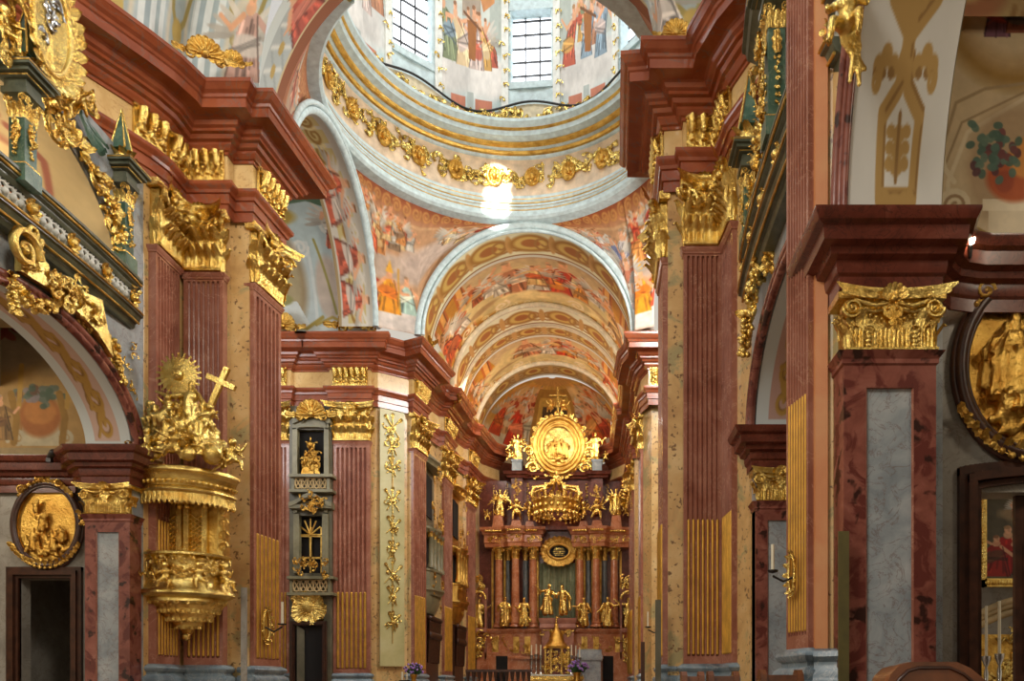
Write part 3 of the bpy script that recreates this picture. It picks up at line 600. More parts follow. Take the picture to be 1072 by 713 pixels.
for x in (30, 84, 166, 232): cv.rect(x - 11, 62, x + 11, 150, (200, 208, 206)); cv.rect(x - 7, 66, x + 7, 150, (184, 196, 196)); cv.curl(x, 68, 10, (214, 216, 210), 3, 1.6, 0)
cv.ell(125, 104, 36, 54, (150, 130, 96)); cv.ell(125, 104, 30, 48, (168, 154, 120)); cv.poly([(84, 150), (100, 124), (150, 124), (166, 150)], (206, 214, 212)); cv.vase(125, 130, 68, (178, 176, 110))
for x in (60, 195): cv.ell(x, 110, 16, 30, (190, 176, 162)); cv.line([(x - 22, 148), (x, 140), (x + 22, 148)], 3, (166, 146, 76)); cv.line([(x - 10, 60), (x, 110), (x + 6, 136)], 3, (150, 142, 76))
cv.line([(70, 140), (90, 152), (125, 146), (160, 152), (182, 140)], 4, (160, 142, 70))
for x in (50, 105, 145, 205): cv.curl(x, 44, 13, (214, 216, 208), 4, 1.5, x)
cv.line([(10, 30), (60, 12), (125, 22), (190, 12), (240, 30)], 9, (86, 112, 88)); cv.ell(125, 34, 40, 12, (176, 150, 70)); cv.ell(60, 24, 26, 9, (150, 130, 66)); cv.fig(216, 70, 58, (190, 96, 66), (206, 196, 180), wings=True, seed=8); cv.mot(.06, 8, 4)
fresco('wall_transept_fresco', cv, lambda s, t: Vector((lerp(-19.8, -10.9, s), 37.45 - 4.6 * (1 - cos((1 - t) * 1.35)), E + 16.3 + 5.3 * sin((1 - t) * 1.35))))
# upper nave walls above the main cornice
def upwall(path, zt, lean):
    P = [Vector(p) for p in path]; L = [0]
    for a, b in zip(P, P[1:]): L.append(L[-1] + (b - a).length)
    def at(s):
        d = s * L[-1]
        for i in range(len(P) - 1):
            if d <= L[i + 1] + 1e-6: return lerp(P[i], P[i + 1], (d - L[i]) / (L[i + 1] - L[i]))
        return P[-1]
    def f(s, t):
        p = at(s); h = 1 - t; k = lean * h ** 2; sg = 1 if p.x < -4 else -1; return Vector((p.x + sg * k, p.y - .4 * k, E + 16.3 + zt * h))
    return f
def upper_paint(w, sd, figs):
    h = 110; cv = Cv(w, h, (170, 182, 184), sd, .08); W2 = (206, 212, 210); G2 = (150, 134, 74)
    for x in range(20, w, 64):
        cv.rect(x - 14, 16, x + 14, h, W2); cv.rect(x - 8, 26, x - 3, h, (150, 164, 168)); cv.rect(x + 3, 26, x + 8, h, (156, 170, 172)); cv.rect(x - 18, 8, x + 18, 16, G2); cv.curl(x - 8, 22, 9, W2, 4, 1.6, 0); cv.curl(x + 8, 22, 9, W2, 4, 1.6, PI, -1); cv.rect(x - 20, 92, x + 20, 100, (216, 220, 216))
        c = x + 32; cv.ell(c, 66, 13, 40, (196, 188, 168)); cv.ell(c, 70, 9, 30, (156, 166, 164)); cv.line([(c - 16, 24), (c - 8, 56), (c, 66), (c + 8, 56), (c + 16, 24)], 4, G2); cv.ell(c, 66, 6, 7, (176, 150, 80)); cv.ell(c, 84, 5, 12, (186, 160, 90)); cv.line([(c - 14, 100), (c, 92), (c + 14, 100)], 5, (130, 120, 80))
    for x in figs: cv.fig(x, 82, 60, cv.rg.choice([(186, 150, 136), (186, 176, 170), (160, 130, 120)]), (196, 186, 176), seed=x, wings=True)
    cv.mot(.08, 9, sd); return cv
f = upwall([(-14.4, 15), (-13.6, 17.6), (-12.6, 19.6), (-12.0, 20.8), (-11.9, 22.4), (-10.6, 22.7), (-10.0, 22.75)], 4.6, .9); fresco('wall_left_upper', upper_paint(330, 51, (312,)), f)
f = upwall([(1.8, 22.9), (1.85, 21.6), (2.4, 21.5), (3.4, 21.2), (3.6, 19.8), (4.3, 18.3), (5, 16.5), (5.1, 14.)], 4.6, .9); fresco('wall_right_upper', upper_paint(260, 52, (30,)), f)

# choir: front arch, barrel with ribs and paintings, apse
AR = lambda s, y, r=CR: arch_x(CX, CZ, r, PI * s, y)
struct('trim_choir_arch', MB().sweep([(0, 0), (0, 0)], []) if False else MB().tube([AR(i / 60, 36.98, CR + .12) for i in range(61)], .17, 8).tube([AR(i / 60, 36.95, CR - .14) for i in range(61)], .08, 8), M['bluewhite'], 60)
def barrel(name, y0, y1, cv, r0=CR, r1=CR): fresco(name, cv, lambda s, t: AR(s, lerp(y0, y1, t), lerp(r0, r1, t)))
def rib(sd, h, n=15, bgc=(222, 216, 176)):
    cv = Cv(300, h, bgc, sd, .1); cv.rect(0, 0, 300, 3, (206, 200, 180)); cv.rect(0, h - 4, 300, h, (206, 200, 180)); cv.rect(0, 3, 300, 5, (140, 100, 50)); cv.rect(0, h - 6, 300, h - 4, (150, 110, 60))
    for i in range(n):
        x = (i + .5) * 300 / n; q = h * .26
        if i % 2: cv.ell(x, h / 2, q * 1.6, q, (160, 112, 44)); cv.ell(x, h / 2, q * 1.2, q * .72, (206, 172, 90)); cv.ell(x, h / 2, q * .7, q * .45, (164, 100, 44))
        else:
            cv.curl(x - q * .7, h / 2, q, (160, 112, 52), 2.2, 1.4, 0); cv.curl(x + q * .7, h / 2, q, (160, 112, 52), 2.2, 1.4, PI, -1); cv.ell(x, h / 2, 3, q, (196, 150, 84))
    return cv
WARM = [(190, 92, 54), (206, 140, 66), (214, 176, 120), (170, 96, 60), (150, 110, 70), (196, 186, 170)]
def paint_choir(sd, h, n):
    cv = Cv(480, h, (184, 132, 52), sd, .16, 50); cv.rect(0, 0, 480, 5, (150, 96, 50)); d = h * .01
    for x in (30, 66, 112, 368, 414, 450): cv.rect(x - 12, 0, x + 12, h, (184, 108, 54)); cv.rect(x - 6, 0, x + 5, h, (222, 168, 100)); cv.rect(x + 5, 0, x + 8, h, (130, 76, 40))
    cv.poly([(120, 0), (360, 0), (340, h * .75), (140, h * .75)], (196, 178, 150), .8)
    for x, w, y in ((240, 190, .72), (150, 90, .6), (330, 90, .62), (200, 80, .4), (290, 90, .42)): cv.cloud(x, h * y, w, h * .36, (222, 200, 146), 26); cv.ell(x, h * (y + .14), w * .35, h * .05, (150, 116, 86), 0, .6, .6)
    cv.fig(210, h * .74, h * .72, (176, 120, 90), (206, 180, 150), seed=sd, lean=-.3); cv.fig(268, h * .76, h * .76, (188, 66, 36), (206, 140, 60), seed=sd + 1, lean=.4); cv.fig(240, h * .7, h * .5, (196, 186, 170), (150, 110, 80), seed=sd + 2)
    cv.crowd(130, 350, h * .45, h * .7, h * .4, n, WARM, .5); cv.crowd(20, 110, h * .6, h * .98, h * .5, n // 2 + 2, WARM, .3); cv.crowd(370, 460, h * .6, h * .98, h * .5, n // 2 + 2, WARM, .3)
    for x, w, y in ((240, 150, .84), (205, 60, .8), (285, 60, .82)): cv.cloud(x, h * y, w, h * .22, (226, 206, 152), 24)
    for x in range(12, 480, 26): cv.curl(x, h - 7, 8, (214, 200, 160), 3, 1.3, x); cv.rect(x - 10, h - 3, x + 14, h, (150, 104, 60))
    for x in (100, 175, 305, 380): cv.curl(x, h * .88, h * .1, (226, 210, 176), 5, 1.4, x)
    for x in (0, 480): cv.rect(x - 34, 0, x + 34, h, (206, 212, 208)); cv.ell(x + (20 if x == 0 else -20), h * .5, 12, h * .2, (186, 166, 96)); cv.ell(x + (20 if x == 0 else -20), h * .5, 7, h * .12, (214, 206, 176))
    cv.mot(.1, 8, sd); cv.glaze((190, 140, 60), .12); cv.a = np.clip((cv.a - .5) * 1.2 + .45, 0, 1); return cv
barrel('ceiling_choir_front_rib', 36.95, 39.5, rib(61, 44))
barrel('ceiling_choir_painting', 39.5, 44.2, paint_choir(62, 150, 9))
struct('trim_choir_rib', MB().tube([AR(i / 60, 44.15, CR - .12) for i in range(61)], .14, 8), M['cream'], 60)
barrel('ceiling_choir_middle_rib', 44.1, 46.6, rib(63, 40, 13, (224, 220, 184)), CR - .16, CR - .16)
barrel('ceiling_choir_middle_band', 46.6, 48.4, rib(64, 30, 17, (214, 202, 150)), CR - .05, CR - .05)
struct('trim_choir_rib_back', MB().tube([AR(i / 60, 46.6, CR - .16) for i in range(61)], .12, 8), M['cream'], 60)
barrel('ceiling_choir_back_painting', 48.4, 52.2, paint_choir(65, 120, 8))
struct('trim_apse_arch', MB().tube([AR(i / 60, 52.2, CR - .1) for i in range(61)], .16, 8), M['cream'], 60)
barrel('ceiling_apse_rib', 52.1, 54.2, rib(66, 30, 13, (180, 150, 96)), CR - .14, CR - .14)
cv = Cv(400, 200, (200, 154, 84), 67, .14, 60); RD = [(180, 70, 46), (200, 106, 56), (206, 180, 150), (170, 66, 46), (196, 150, 110)]
for x in (95, 305): cv.cloud(x, 176, 170, 60, (206, 196, 176), 30); cv.ell(x, 80, 60, 36, (222, 140, 76), 0, .7, .5); cv.cloud(x, 60, 100, 40, (216, 180, 130), 14); cv.ell(x, 190, 70, 12, (150, 140, 120), 0, .5, .5)
cv.crowd(50, 150, 110, 160, 70, 11, RD, .4); cv.crowd(250, 350, 110, 160, 70, 11, RD, .4); cv.fig(112, 166, 86, (190, 56, 36), (206, 120, 90), seed=2); cv.fig(146, 160, 76, (206, 196, 176), (176, 170, 150), seed=3); cv.fig(286, 166, 84, (196, 90, 40), (206, 150, 90), seed=4)
cv.poly([(146, 200), (146, 96), (130, 40), (270, 40), (254, 96), (254, 200)], (160, 118, 60)); cv.poly([(156, 200), (156, 98), (150, 62), (250, 62), (244, 98), (244, 200)], (196, 158, 84)); cv.poly([(168, 200), (168, 110), (166, 82), (234, 82), (232, 110), (232, 200)], (70, 58, 44)); cv.rect(0, 0, 400, 30, (190, 140, 84))
cv.mot(.12, 9, 6); cv.glaze((196, 148, 74), .2); cv.a = np.clip((cv.a - .5) * 1.2 + .45, 0, 1)
fresco('ceiling_apse', cv, lambda s, t: Vector((APC[0] - .3 + APR * cos(PI - s * PI) * cos((1 - t) * PI / 2 * .97), APC[1] + APR * .9 * sin(s * PI) * cos((1 - t) * PI / 2 * .97), E + 16.3 + 5.0 * sin((1 - t) * PI / 2 * .97))))
# ================================================================== entablatures
def entab(path, label, where):
    t = thing('entablature', label, 'entablature', (path[len(path) // 2][0], path[len(path) // 2][1], E + 13.3))
    part('architrave', MB().sweep(path, ARCH), M['red_cornice'], t); part('frieze', MB().sweep(path, FRIEZ), M['frieze'], t, label='yellow marble frieze'); part('cornice', MB().sweep(path, CORN), M['red_cornice'], t); return t
EL = entab(LEFT, 'big stepped red marble entablature above the left pier with the pulpit', 'left')
ER = entab(RIGHT, 'stepped red marble entablature jutting over the large right crossing pier', 'right')
EF = entab(FAR, 'red marble entablature running from the far left pier round the left choir wall', 'far')
EFR = entab(FARR, 'red marble entablature on the far right pier beside the choir arch', 'far right')
# ================================================================== fluted pilasters with gilded capitals
def capital_mb(w, h, d, rng, nl=4):
    """faces -y, centred on x, z from 0; overhangs the shaft like the big composite capitals"""
    m = MB(); m.box(-w * .47, w * .47, -d * .8, .05, 0, h * .86)
    m.tube([(-w * .5, -d * .85, .03 * h), (w * .5, -d * .85, .03 * h)], .025 * h + .01, 6)
    for k in range(nl * 4):                                                              # upright ribs of the bell
        x = lerp(-w * .47, w * .47, (k + .5) / (nl * 4)); m.limb((x, -d * .85, h * .03), w * .016, (x * 1.05, -d * .95, h * .6), w * .02, 5)
    for row, (z0, hh, n, dd) in enumerate(((.02, .36, nl, .5), (.26, .38, nl - 1, .62))):
        for k in range(n):
            x = lerp(-w * .5, w * .5, (k + .5) / n); m.leaf((x, -d * .82, h * z0), (0, 0, 1), (0, -1, 0), h * hh, w / n * 1.0, d * dd + .12 * h, 8)
    for sg in (-1, 1):
        m.leaf((sg * w * .49, -d * .5, h * .02), (0, 0, 1), (sg, -.2, 0), h * .36, w * .22, .16 * h, 7); m.leaf((sg * w * .48, -d * .7, h * .24), (0, 0, 1), (sg, -.7, 0), h * .42, w * .24, .2 * h, 7)
        ex = Vector((sg * .8, -.6, 0)); c = Vector((sg * w * .5, -d * .95 - .06 * h, h * .76)); m.spiral(c, ex, (0, 0, 1), h * .135, 1.7, .26, 22, sg < 0)
        m.tube([(sg * w * .08, -d, h * .62), (sg * w * .25, -d * 1.05, h * .8), (sg * w * .42, -d * 1.02, h * .86)], [.03 * h, .035 * h, .03 * h], 6)
        m.spiral((sg * w * .13, -d * 1.05, h * .7), (sg, 0, 0), (0, 0, 1), h * .085, 1.4, .28, 16)
        m.limb((sg * w * .5, -d * .95, h * .6), .03 * h, (sg * w * .53, -d * 1.1, h * .36), .018 * h, 6)
    def ab(s, t):                                                                        # abacus with a hollowed front
        x = (s * 2 - 1); o = d * 1.02 + (.2 * h if abs(x) > .999 else .2 * h * abs(x) ** 2.2) ; p = [(.0, .86), (.03, .88), (.03, .92), (.06, .94), (.09, .97), (.09, 1.0)][int(round(t * 5))]; return (x * w * (.62 + p[0]), -o - p[0] * h * .8, p[1] * h)
    m.grid(ab, 14, 5); m.box(-w * .6, w * .6, -d * .95, .05, h * .87, h * .985)
    for k in range(9): a = PI * k / 8; m.leaf((0, -d * 1.1, h * .86), (cos(a), 0, sin(a)), (0, -1, 0), h * .2, h * .1, h * .1, 5)
    m.ball((0, -d * 1.2, h * .86), (h * .07, h * .08, h * .07)); m.leaf((0, -d * 1.0, h * .8), (0, 0, -1), (0, -1, 0), h * .3, w * .2, h * .12, 7)
    return m
CAPS = {}
def pil_meshes(w, h, d, nfl, reed_h, zc):
    """shaft with sunk flutes, list of gilded reeds"""
    m = MB(); ed = w * .07; fw = (w - 2 * ed) / nfl; zt, zb = h - .1 * w - .12, .22
    prof = [(-w / 2, .12), (-w / 2, -d)]
    for k in range(nfl):
        x0 = -w / 2 + ed + fw * k; g = fw * .17; prof.append((x0 + g * .5, -d))
        for q in range(5): a = PI * q / 4; prof.append((x0 + fw / 2 - (fw / 2 - g) * cos(a), -d + (fw / 2 - g) * 1.75 * sin(a) * (1 if 0 < q < 4 else 0) + .0))
    prof += [(w / 2 - ed * .3, -d), (w / 2, -d), (w / 2, .12)]
    n = len(prof); vs = [(x, y, zb) for x, y in prof] + [(x, y, zt) for x, y in prof]; m.add(vs, [(i, i + 1, n + i + 1, n + i) for i in range(n - 1)])
    m.box(-w / 2, w / 2, -d, .12, 0, zb); m.box(-w / 2, w / 2, -d, .12, zt, h - .1)
    for k in range(nfl):                                                                 # rounded flute heads
        x = -w / 2 + ed + fw * (k + .5); r = fw * .3; m.add([(x - r, -d - .001, zt), (x + r, -d - .001, zt), (x + r, -d - .001, zt - .01), (x - r, -d - .001, zt - .01)], [(0, 1, 2, 3)])
        for sg in (-1, 1): m.add([(x + sg * r, -d - .0008, zt), (x + sg * r, -d - .0008, zt - r * 1.3), (x + sg * r * .62, -d - .0008, zt - r * .45), (x, -d - .0008, zt)], [(0, 1, 2, 3)])
    m.sweep([(-w / 2, .12), (-w / 2, -d), (w / 2, -d), (w / 2, .12)], [(0, h - .2), (.03, h - .18), (.03, h - .14), (.07, h - .08), (.08, h - .02), (0, h)])
    reeds = []
    for k in range(nfl):
        x = -w / 2 + ed + fw * (k + .5); r = fw * .3; q = MB().tube([(x, -d + r * .3, zb + .08), (x, -d + r * .3, zb + reed_h)], [r, r], 8); q.ball((x, -d + r * .3, zb + reed_h), r, 8, 6); q.ball((x, -d + r * .3, zb + .08), r, 8, 6); reeds.append(q)
    return m, reeds
def pilaster(P0, P1, label, nfl=7, d=.14, reed=True, gilt_strip=False, cap=True, z0=.54, z1=11.66, zc=13.42, base=True, mat='red', group=None, full=False):
    P0, P1 = Vector(P0), Vector(P1); w = (P1 - P0).length; a = math.atan2(P1.y - P0.y, P1.x - P0.x); mid = (P0 + P1) / 2
    t = thing('fluted_pilaster', label, 'pilaster', (mid.x, mid.y, 0), a, group); h = z1 - z0; zb = E + z0
    sh, rd = pil_meshes(w, h, d, nfl, 3.62, zc)
    lift = lambda m: MB().merge(m, Matrix.Translation((0, 0, zb)))
    part('shaft', lift(sh), M[mat], t, 30, True)
    if reed:
        if full: part('gilded_flute_facing', MB().box(-w * .44, w * .44, -d + .004, -d + .03, zb + .28, zb + 3.75), M['goldF'], t, None, True)
        for q in rd: part('gilded_reed', lift(q), M['goldF'], t, 60, True)
    if cap:
        key = (round(w, 2), d)
        if key not in CAPS: CAPS[key] = mesh_of('capital', capital_mb(w, zc - z1, d + .12, random.Random(int(w * 100)), 5 if w > .9 else 4), M['gold'], 60)
        o = part('capital', CAPS[key], None, t, local=True, label='gilded capital of curling leaves and volutes'); o.location = (0, 0, E + z1)
    if base:
        pr = [(.0, zb + .02), (.02, zb), (.1, zb - .04), (.13, zb - .1), (.1, zb - .17), (.05, zb - .2), (.05, zb - .26), (.14, zb - .32), (.17, zb - .4), (.15, zb - .48), (.2, zb - .5), (.2, 0), (0, 0)]
        part('base', MB().sweep([(-w / 2 - .02, .3), (-w / 2 - .02, -d), (w / 2 + .02, -d), (w / 2 + .02, .3)], pr), M['base'], t, 40, True, label='blue-grey moulded base')
    return t
PA = pilaster((-11.95, 20.75), (-11.95, 21.92), 'red fluted pilaster facing the nave, left of the pulpit', 7)
PB = pilaster((-11.83, 22.3), (-10.72, 22.3), 'red fluted pilaster directly behind the gilded pulpit', 7, base=True)
PCc = pilaster((-10.24, 22.75), (-10.06, 24.25), 'red fluted pilaster to the right of the pulpit with gold lower flutes and a sconce', 6, full=True)
pilaster((1.8, 23.1), (1.8, 21.4), 'edge-on fluted pilaster on the choir side of the large right pier', 6, full=True)
pilaster((2.18, 21.0), (3.22, 21.0), 'broad red fluted pilaster facing the viewer on the large right pier', 7)
pilaster((3.32, 20.82), (3.42, 19.72), 'red fluted pilaster turned to the nave on the right pier, beside the right gallery', 6, full=True)
pilaster((2.99, 12.49), (3.15, 11.78), 'nearest tall fluted pilaster at right with a bright gold lower part and candle sconce', 7, full=True, cap=False, d=.05, z1=16., zc=17.)
pilaster((-16.5, 37.6), (-14.95, 37.6), 'far fluted pilaster left of the grey-green oratory tower', 8)
pilaster((-12.85, 37.6), (-11.1, 37.6), 'far fluted pilaster right of the grey-green oratory tower', 7)
pilaster((-9.4, 38.6), (-9.14, 40.2), 'narrow fluted pilaster between the trophy panel and the choir oratory', 6, full=True)
pilaster((-9.0, 44.0), (-8.9, 45.98), 'fluted pilaster in the choir, behind the left choir oratory', 6, full=True)
pilaster((-8.72, 50.), (-8.5, 51.9), 'rearmost fluted pilaster on the left choir wall beside the high altar', 6, full=True)
pilaster((2.02, 40.1), (2.06, 38.75), 'far right fluted pilaster edge-on beside the choir opening', 6)
pilaster((1.94, 51.9), (1.98, 47), 'rear fluted pilaster on the right choir wall by the high altar', 6)

# gilded bracket panels on the friezes
def brackets_mb(w, h):
    m = MB(); m.box(-w / 2, w / 2, -.06, .02, 0, h); n = max(3, int(w / .24))
    for k in range(n):
        x = lerp(-w / 2, w / 2, (k + .5) / n); q = w / n
        m.tube([(x, -.08, h * .95), (x, -.24, h * .86), (x, -.2, h * .62), (x, -.1, h * .42), (x, -.12, h * .2)], [q * .34, q * .4, q * .32, q * .22, q * .26], 6)
        m.leaf((x, -.06, h * .06), (0, 0, 1), (0, -1, 0), h * .4, q * .8, .16, 6); m.ball((x, -.22, h * .46), q * .22, 6, 5)
        for j in range(3): m.ball((x + q * .4, -.1, h * (.2 + .2 * j)), q * .16, 6, 4)
    m.box(-w / 2 - .03, w / 2 + .03, -.1, .02, h * .95, h * 1.02); m.box(-w / 2 - .03, w / 2 + .03, -.1, .02, -.02, h * .05); return m
BR = {}
def bracket(P0, P1, ent, off=.06, z=14.22, h=.84):
    P0, P1 = Vector(P0), Vector(P1); w = (P1 - P0).length; a = math.atan2(P1.y - P0.y, P1.x - P0.x); n = Vector((sin(a), -cos(a))); mid = (P0 + P1) / 2 + n * off; k = round(w, 2)
    if k not in BR: BR[k] = mesh_of('gilded_bracket_panel', brackets_mb(w, h), M['gold'], 60)
    o = part('gilded_bracket_panel', BR[k], None, ent, local=True, label='gilded frieze panel of upright consoles'); o.location = Vector((mid.x, mid.y, E + z)) - ent.location; o.rotation_euler = (0, 0, a)
bracket((-11.85, 21.25), (-11.85, 22.2), EL); bracket((-12.2, 20.3), (-11.87, 21.15), EL); bracket((-11.8, 22.25), (-10.7, 22.25), EL); bracket((-10.08, 22.8), (-9.97, 24.2), EL)
bracket((2.25, 20.9), (3.15, 20.9), ER); bracket((3.22, 20.75), (3.31, 19.75), ER); bracket((1.74, 22.9), (1.72, 21.35), ER)
for P in (((-16.5, 37.35), (-15, 37.35)), ((-12.8, 37.35), (-11.15, 37.35)), ((-9.26, 38.6), (-9.05, 40.1)), ((-8.87, 44), (-8.77, 46)), ((-8.53, 50), (-8.37, 51.9))): bracket(P[0], P[1], EF)
bracket((2.1, 46), (2.1, 40.5), EFR); bracket((2.3, 37.35), (3.9, 37.35), EFR)
# ================================================================== side bays: wall with a chapel arch below and a gallery arch above
def archwall(X0, X1, Y0, Y1, ztop, ops, n=90, Xf=None):
    """wall in a plane of constant x between X0 and X1; ops: (centre y, half width, rise, spring height, sill height)"""
    m = MB(); ys = [lerp(Y0, Y1, i / n) for i in range(n + 1)]
    for c, a, b, zs, zf in ops: ys += [c - a, c + a, c - a * .985, c + a * .985, c - a * .95, c + a * .95]
    ys = sorted(y for y in set(ys) if Y0 <= y <= Y1)
    def top(op, y):
        c, a, b, zs, zf = op; q = 1 - ((y - c) / a) ** 2; return zs + b * math.sqrt(max(0, q))
    for y0, y1 in zip(ys, ys[1:]):
        ym = (y0 + y1) / 2; act = sorted([o for o in ops if abs(ym - o[0]) < o[1]], key=lambda o: o[3]); za = zb = -E
        for o in act + [None]:
            ta, tb = (o[4], o[4]) if o else (ztop, ztop)
            if ta > za + 1e-4:
                q = [(X0, y0, E + za), (X0, y1, E + zb), (X0, y1, E + tb), (X0, y0, E + ta)]; r_ = [(X1, y, z) for _, y, z in q]
                m.add(q + r_, [(0, 1, 2, 3), (7, 6, 5, 4), (0, 4, 5, 1), (3, 2, 6, 7), (0, 3, 7, 4), (1, 5, 6, 2)])
            if o: za, zb = top(o, y0), top(o, y1)
    return m
def ell_arc(c, a, b, zs, x, n=40, k=1., t0=0., t1=PI): return [Vector((x, c + a * k * cos(lerp(t0, t1, i / n)), E + zs + b * k * sin(lerp(t0, t1, i / n)))) for i in range(n + 1)]
def soffit_paint(sd, pink=(196, 166, 150), n=9, w=200, h=60):
    cv = Cv(w, h, (200, 206, 204), sd, .04); cv.rect(8, h * .22, w - 8, h * .78, pink); m = h / 2; g, g2 = (176, 136, 62), (128, 92, 40)
    for i in range(n):
        x = 16 + (w - 32) * (i + .5) / n; q = h * .17
        for col, dx in ((g2, 1.), (g, 0)): cv.curl(x - q * .7 + dx, m - q * .3 + dx, q, col, 3, 1.2, 0); cv.curl(x + q * .7 + dx, m + q * .3 + dx, q, col, 3, 1.2, PI); cv.line([(x - q * 1.4, m + q * .9 + dx), (x, m + dx), (x + q * 1.4, m - q * .9 + dx)], 2.4, col)
    return cv
LOP = [(16.6, 3.55, 2.15, 6.0, -E), (16.4, 3.2, 2.6, 9.9, 9.6)]
struct('wall_left_bay', archwall(-12.06, -12.5, 11.5, 20.65, 13.4, LOP), M['grey'])
struct('wall_left_chapel_front', archwall(-12.5, -13.25, 11.5, 20.9, 10., LOP[:1]), M['greywall'])
ROP = [(15.0, 3.5, 2.15, 6.0, -E), (15.0, 3.45, 2.7, 9.95, 9.6)]
struct('wall_right_bay', archwall(3.62, 4.0, 12.7, 19.0, 13.4, ROP), M['grey'])
struct('wall_right_chapel_front', archwall(4.0, 4.9, 12.7, 19.0, 10., ROP[:1]), M['greywall'])
# arch soffits and mouldings
def soffit(name, cv, c, a, b, zs, x0, x1, off=.04): fresco(name, cv, lambda s, t: Vector((lerp(x0, x1, t), c + (a - off) * cos(s * PI), E + zs + (b - off) * sin(s * PI))))
soffit('ceiling_left_chapel_arch', soffit_paint(71), *LOP[0][:4], -12.08, -13.24)
soffit('ceiling_right_chapel_arch', soffit_paint(72, (186, 150, 136)), *ROP[0][:4], 3.63, 4.89)
def archivolt(name, label, op, x, dx, mat, parts=True):
    c, a, b, zs = op[:4]; m = MB()
    for k, r_ in ((1.0, .09), (1.035, .06), (1.07, .1)): m.tube(ell_arc(c, a, b, zs, x + dx * (1 if k != 1.035 else .6), k=k), r_, 8)
    return solo(name, m, mat, label, 'moulding', smooth=60, loc=(x, c, E + zs))
archivolt('archivolt', 'curved red marble moulding round the left chapel arch', LOP[0], -12.05, .07, M['red_dark'])
archivolt('archivolt', 'red marble moulding round the right chapel arch glimpsed behind the nearest pilaster', ROP[0], 3.6, -.07, M['red_dark'])

# ---------------------------------------------------------------- galleries above the chapel arches
def rail_mb(x, side, y0, y1, z0, prof, bow=.16, n=24):
    pts = [(x + side * bow * sin(PI * i / n) ** .7, lerp(y0, y1, i / n)) for i in range(n + 1)]
    if side < 0: pts = pts[::-1]
    return MB().sweep(pts, [(o, E + z0 + z) for o, z in prof]), pts
def gallery(side, x, op, lab):
    c, a = op[0], op[1]; y0, y1 = c - a - .1, c + a + .45; t = thing('gallery_balcony', 'grey-green and gold openwork balcony of the %s gallery above the chapel arch' % lab, 'balcony', (x, c, E + 9.1))
    m, pts = rail_mb(x, side, y0, y1, 9.1, [(-.3, 0), (.05, 0), (.1, .06), (.1, .12), (.2, .18), (.24, .28), (.3, .3), (.3, .36), (-.3, .4)]); part('lower_moulding', m, M['dgreen'], t, 40)
    g = MB()
    for zo, o in ((9.24, .2), (9.46, .31), (10.2, .27)): g.tube([Vector((p[0] + side * o, p[1], E + zo)) for p in pts], .028, 6)
    m, _ = rail_mb(x, side, y0, y1, 10.0, [(-.1, 0), (.12, 0), (.16, .06), (.16, .1), (.24, .14), (.26, .24), (.3, .26), (.3, .32), (-.1, .34)]); part('hand_rail', m, M['dgreen'], t, 40); part('gilded_fillets', g, M['goldD'], t, 60)
    m, _ = rail_mb(x, side, y0, y1, 9.5, [(-.02, 0), (.0, 0), (.0, .5), (-.02, .5)]); 
    lat = MB(); n = 34; fl = MB()
    for i in range(n):                                                                    # openwork of strapwork rings
        k = (i + .5) / n * (len(pts) - 1); j = int(k); p = Vector(pts[j]).lerp(Vector(pts[min(j + 1, len(pts) - 1)]), k - j); d = (Vector(pts[min(j + 1, len(pts) - 1)]) - Vector(pts[j])).normalized(); ex = Vector((d.x, d.y, 0)); cz = E + 9.75; ctr = Vector((p.x + side * .08, p.y, cz))
        lat.tube([ctr + ex * (.13 * cos(q * PI / 6)) + Vector((0, 0, .2 * sin(q * PI / 6))) for q in range(12)], .026, 5, True)
        lat.tube([ctr + ex * -.15 + Vector((0, 0, -.25)), ctr + ex * .15 + Vector((0, 0, .25))], .02, 5); lat.tube([ctr + ex * .15 + Vector((0, 0, -.25)), ctr + ex * -.15 + Vector((0, 0, .25))], .02, 5); lat.ball(ctr + Vector((side * .05, 0, 0)), .07, 6, 5)
        if i % 6 == 2:
            nn = Vector((side, 0, 0)); fl = MB()
            for q in range(8): fl.leaf(ctr + nn * .1, ex * cos(q * PI / 4) + Vector((0, 0, sin(q * PI / 4))), nn, .24, .15, .1, 5)
            fl.ball(ctr + nn * .16, .1, 8, 6); part('gilded_flower', fl, M['gold'], t, 60)
    part('openwork', lat, M['white'], t, 60, label='white pierced strapwork'); return t
gallery(1, -12.05, LOP[1], 'left'); gallery(-1, 3.6, ROP[1], 'right')
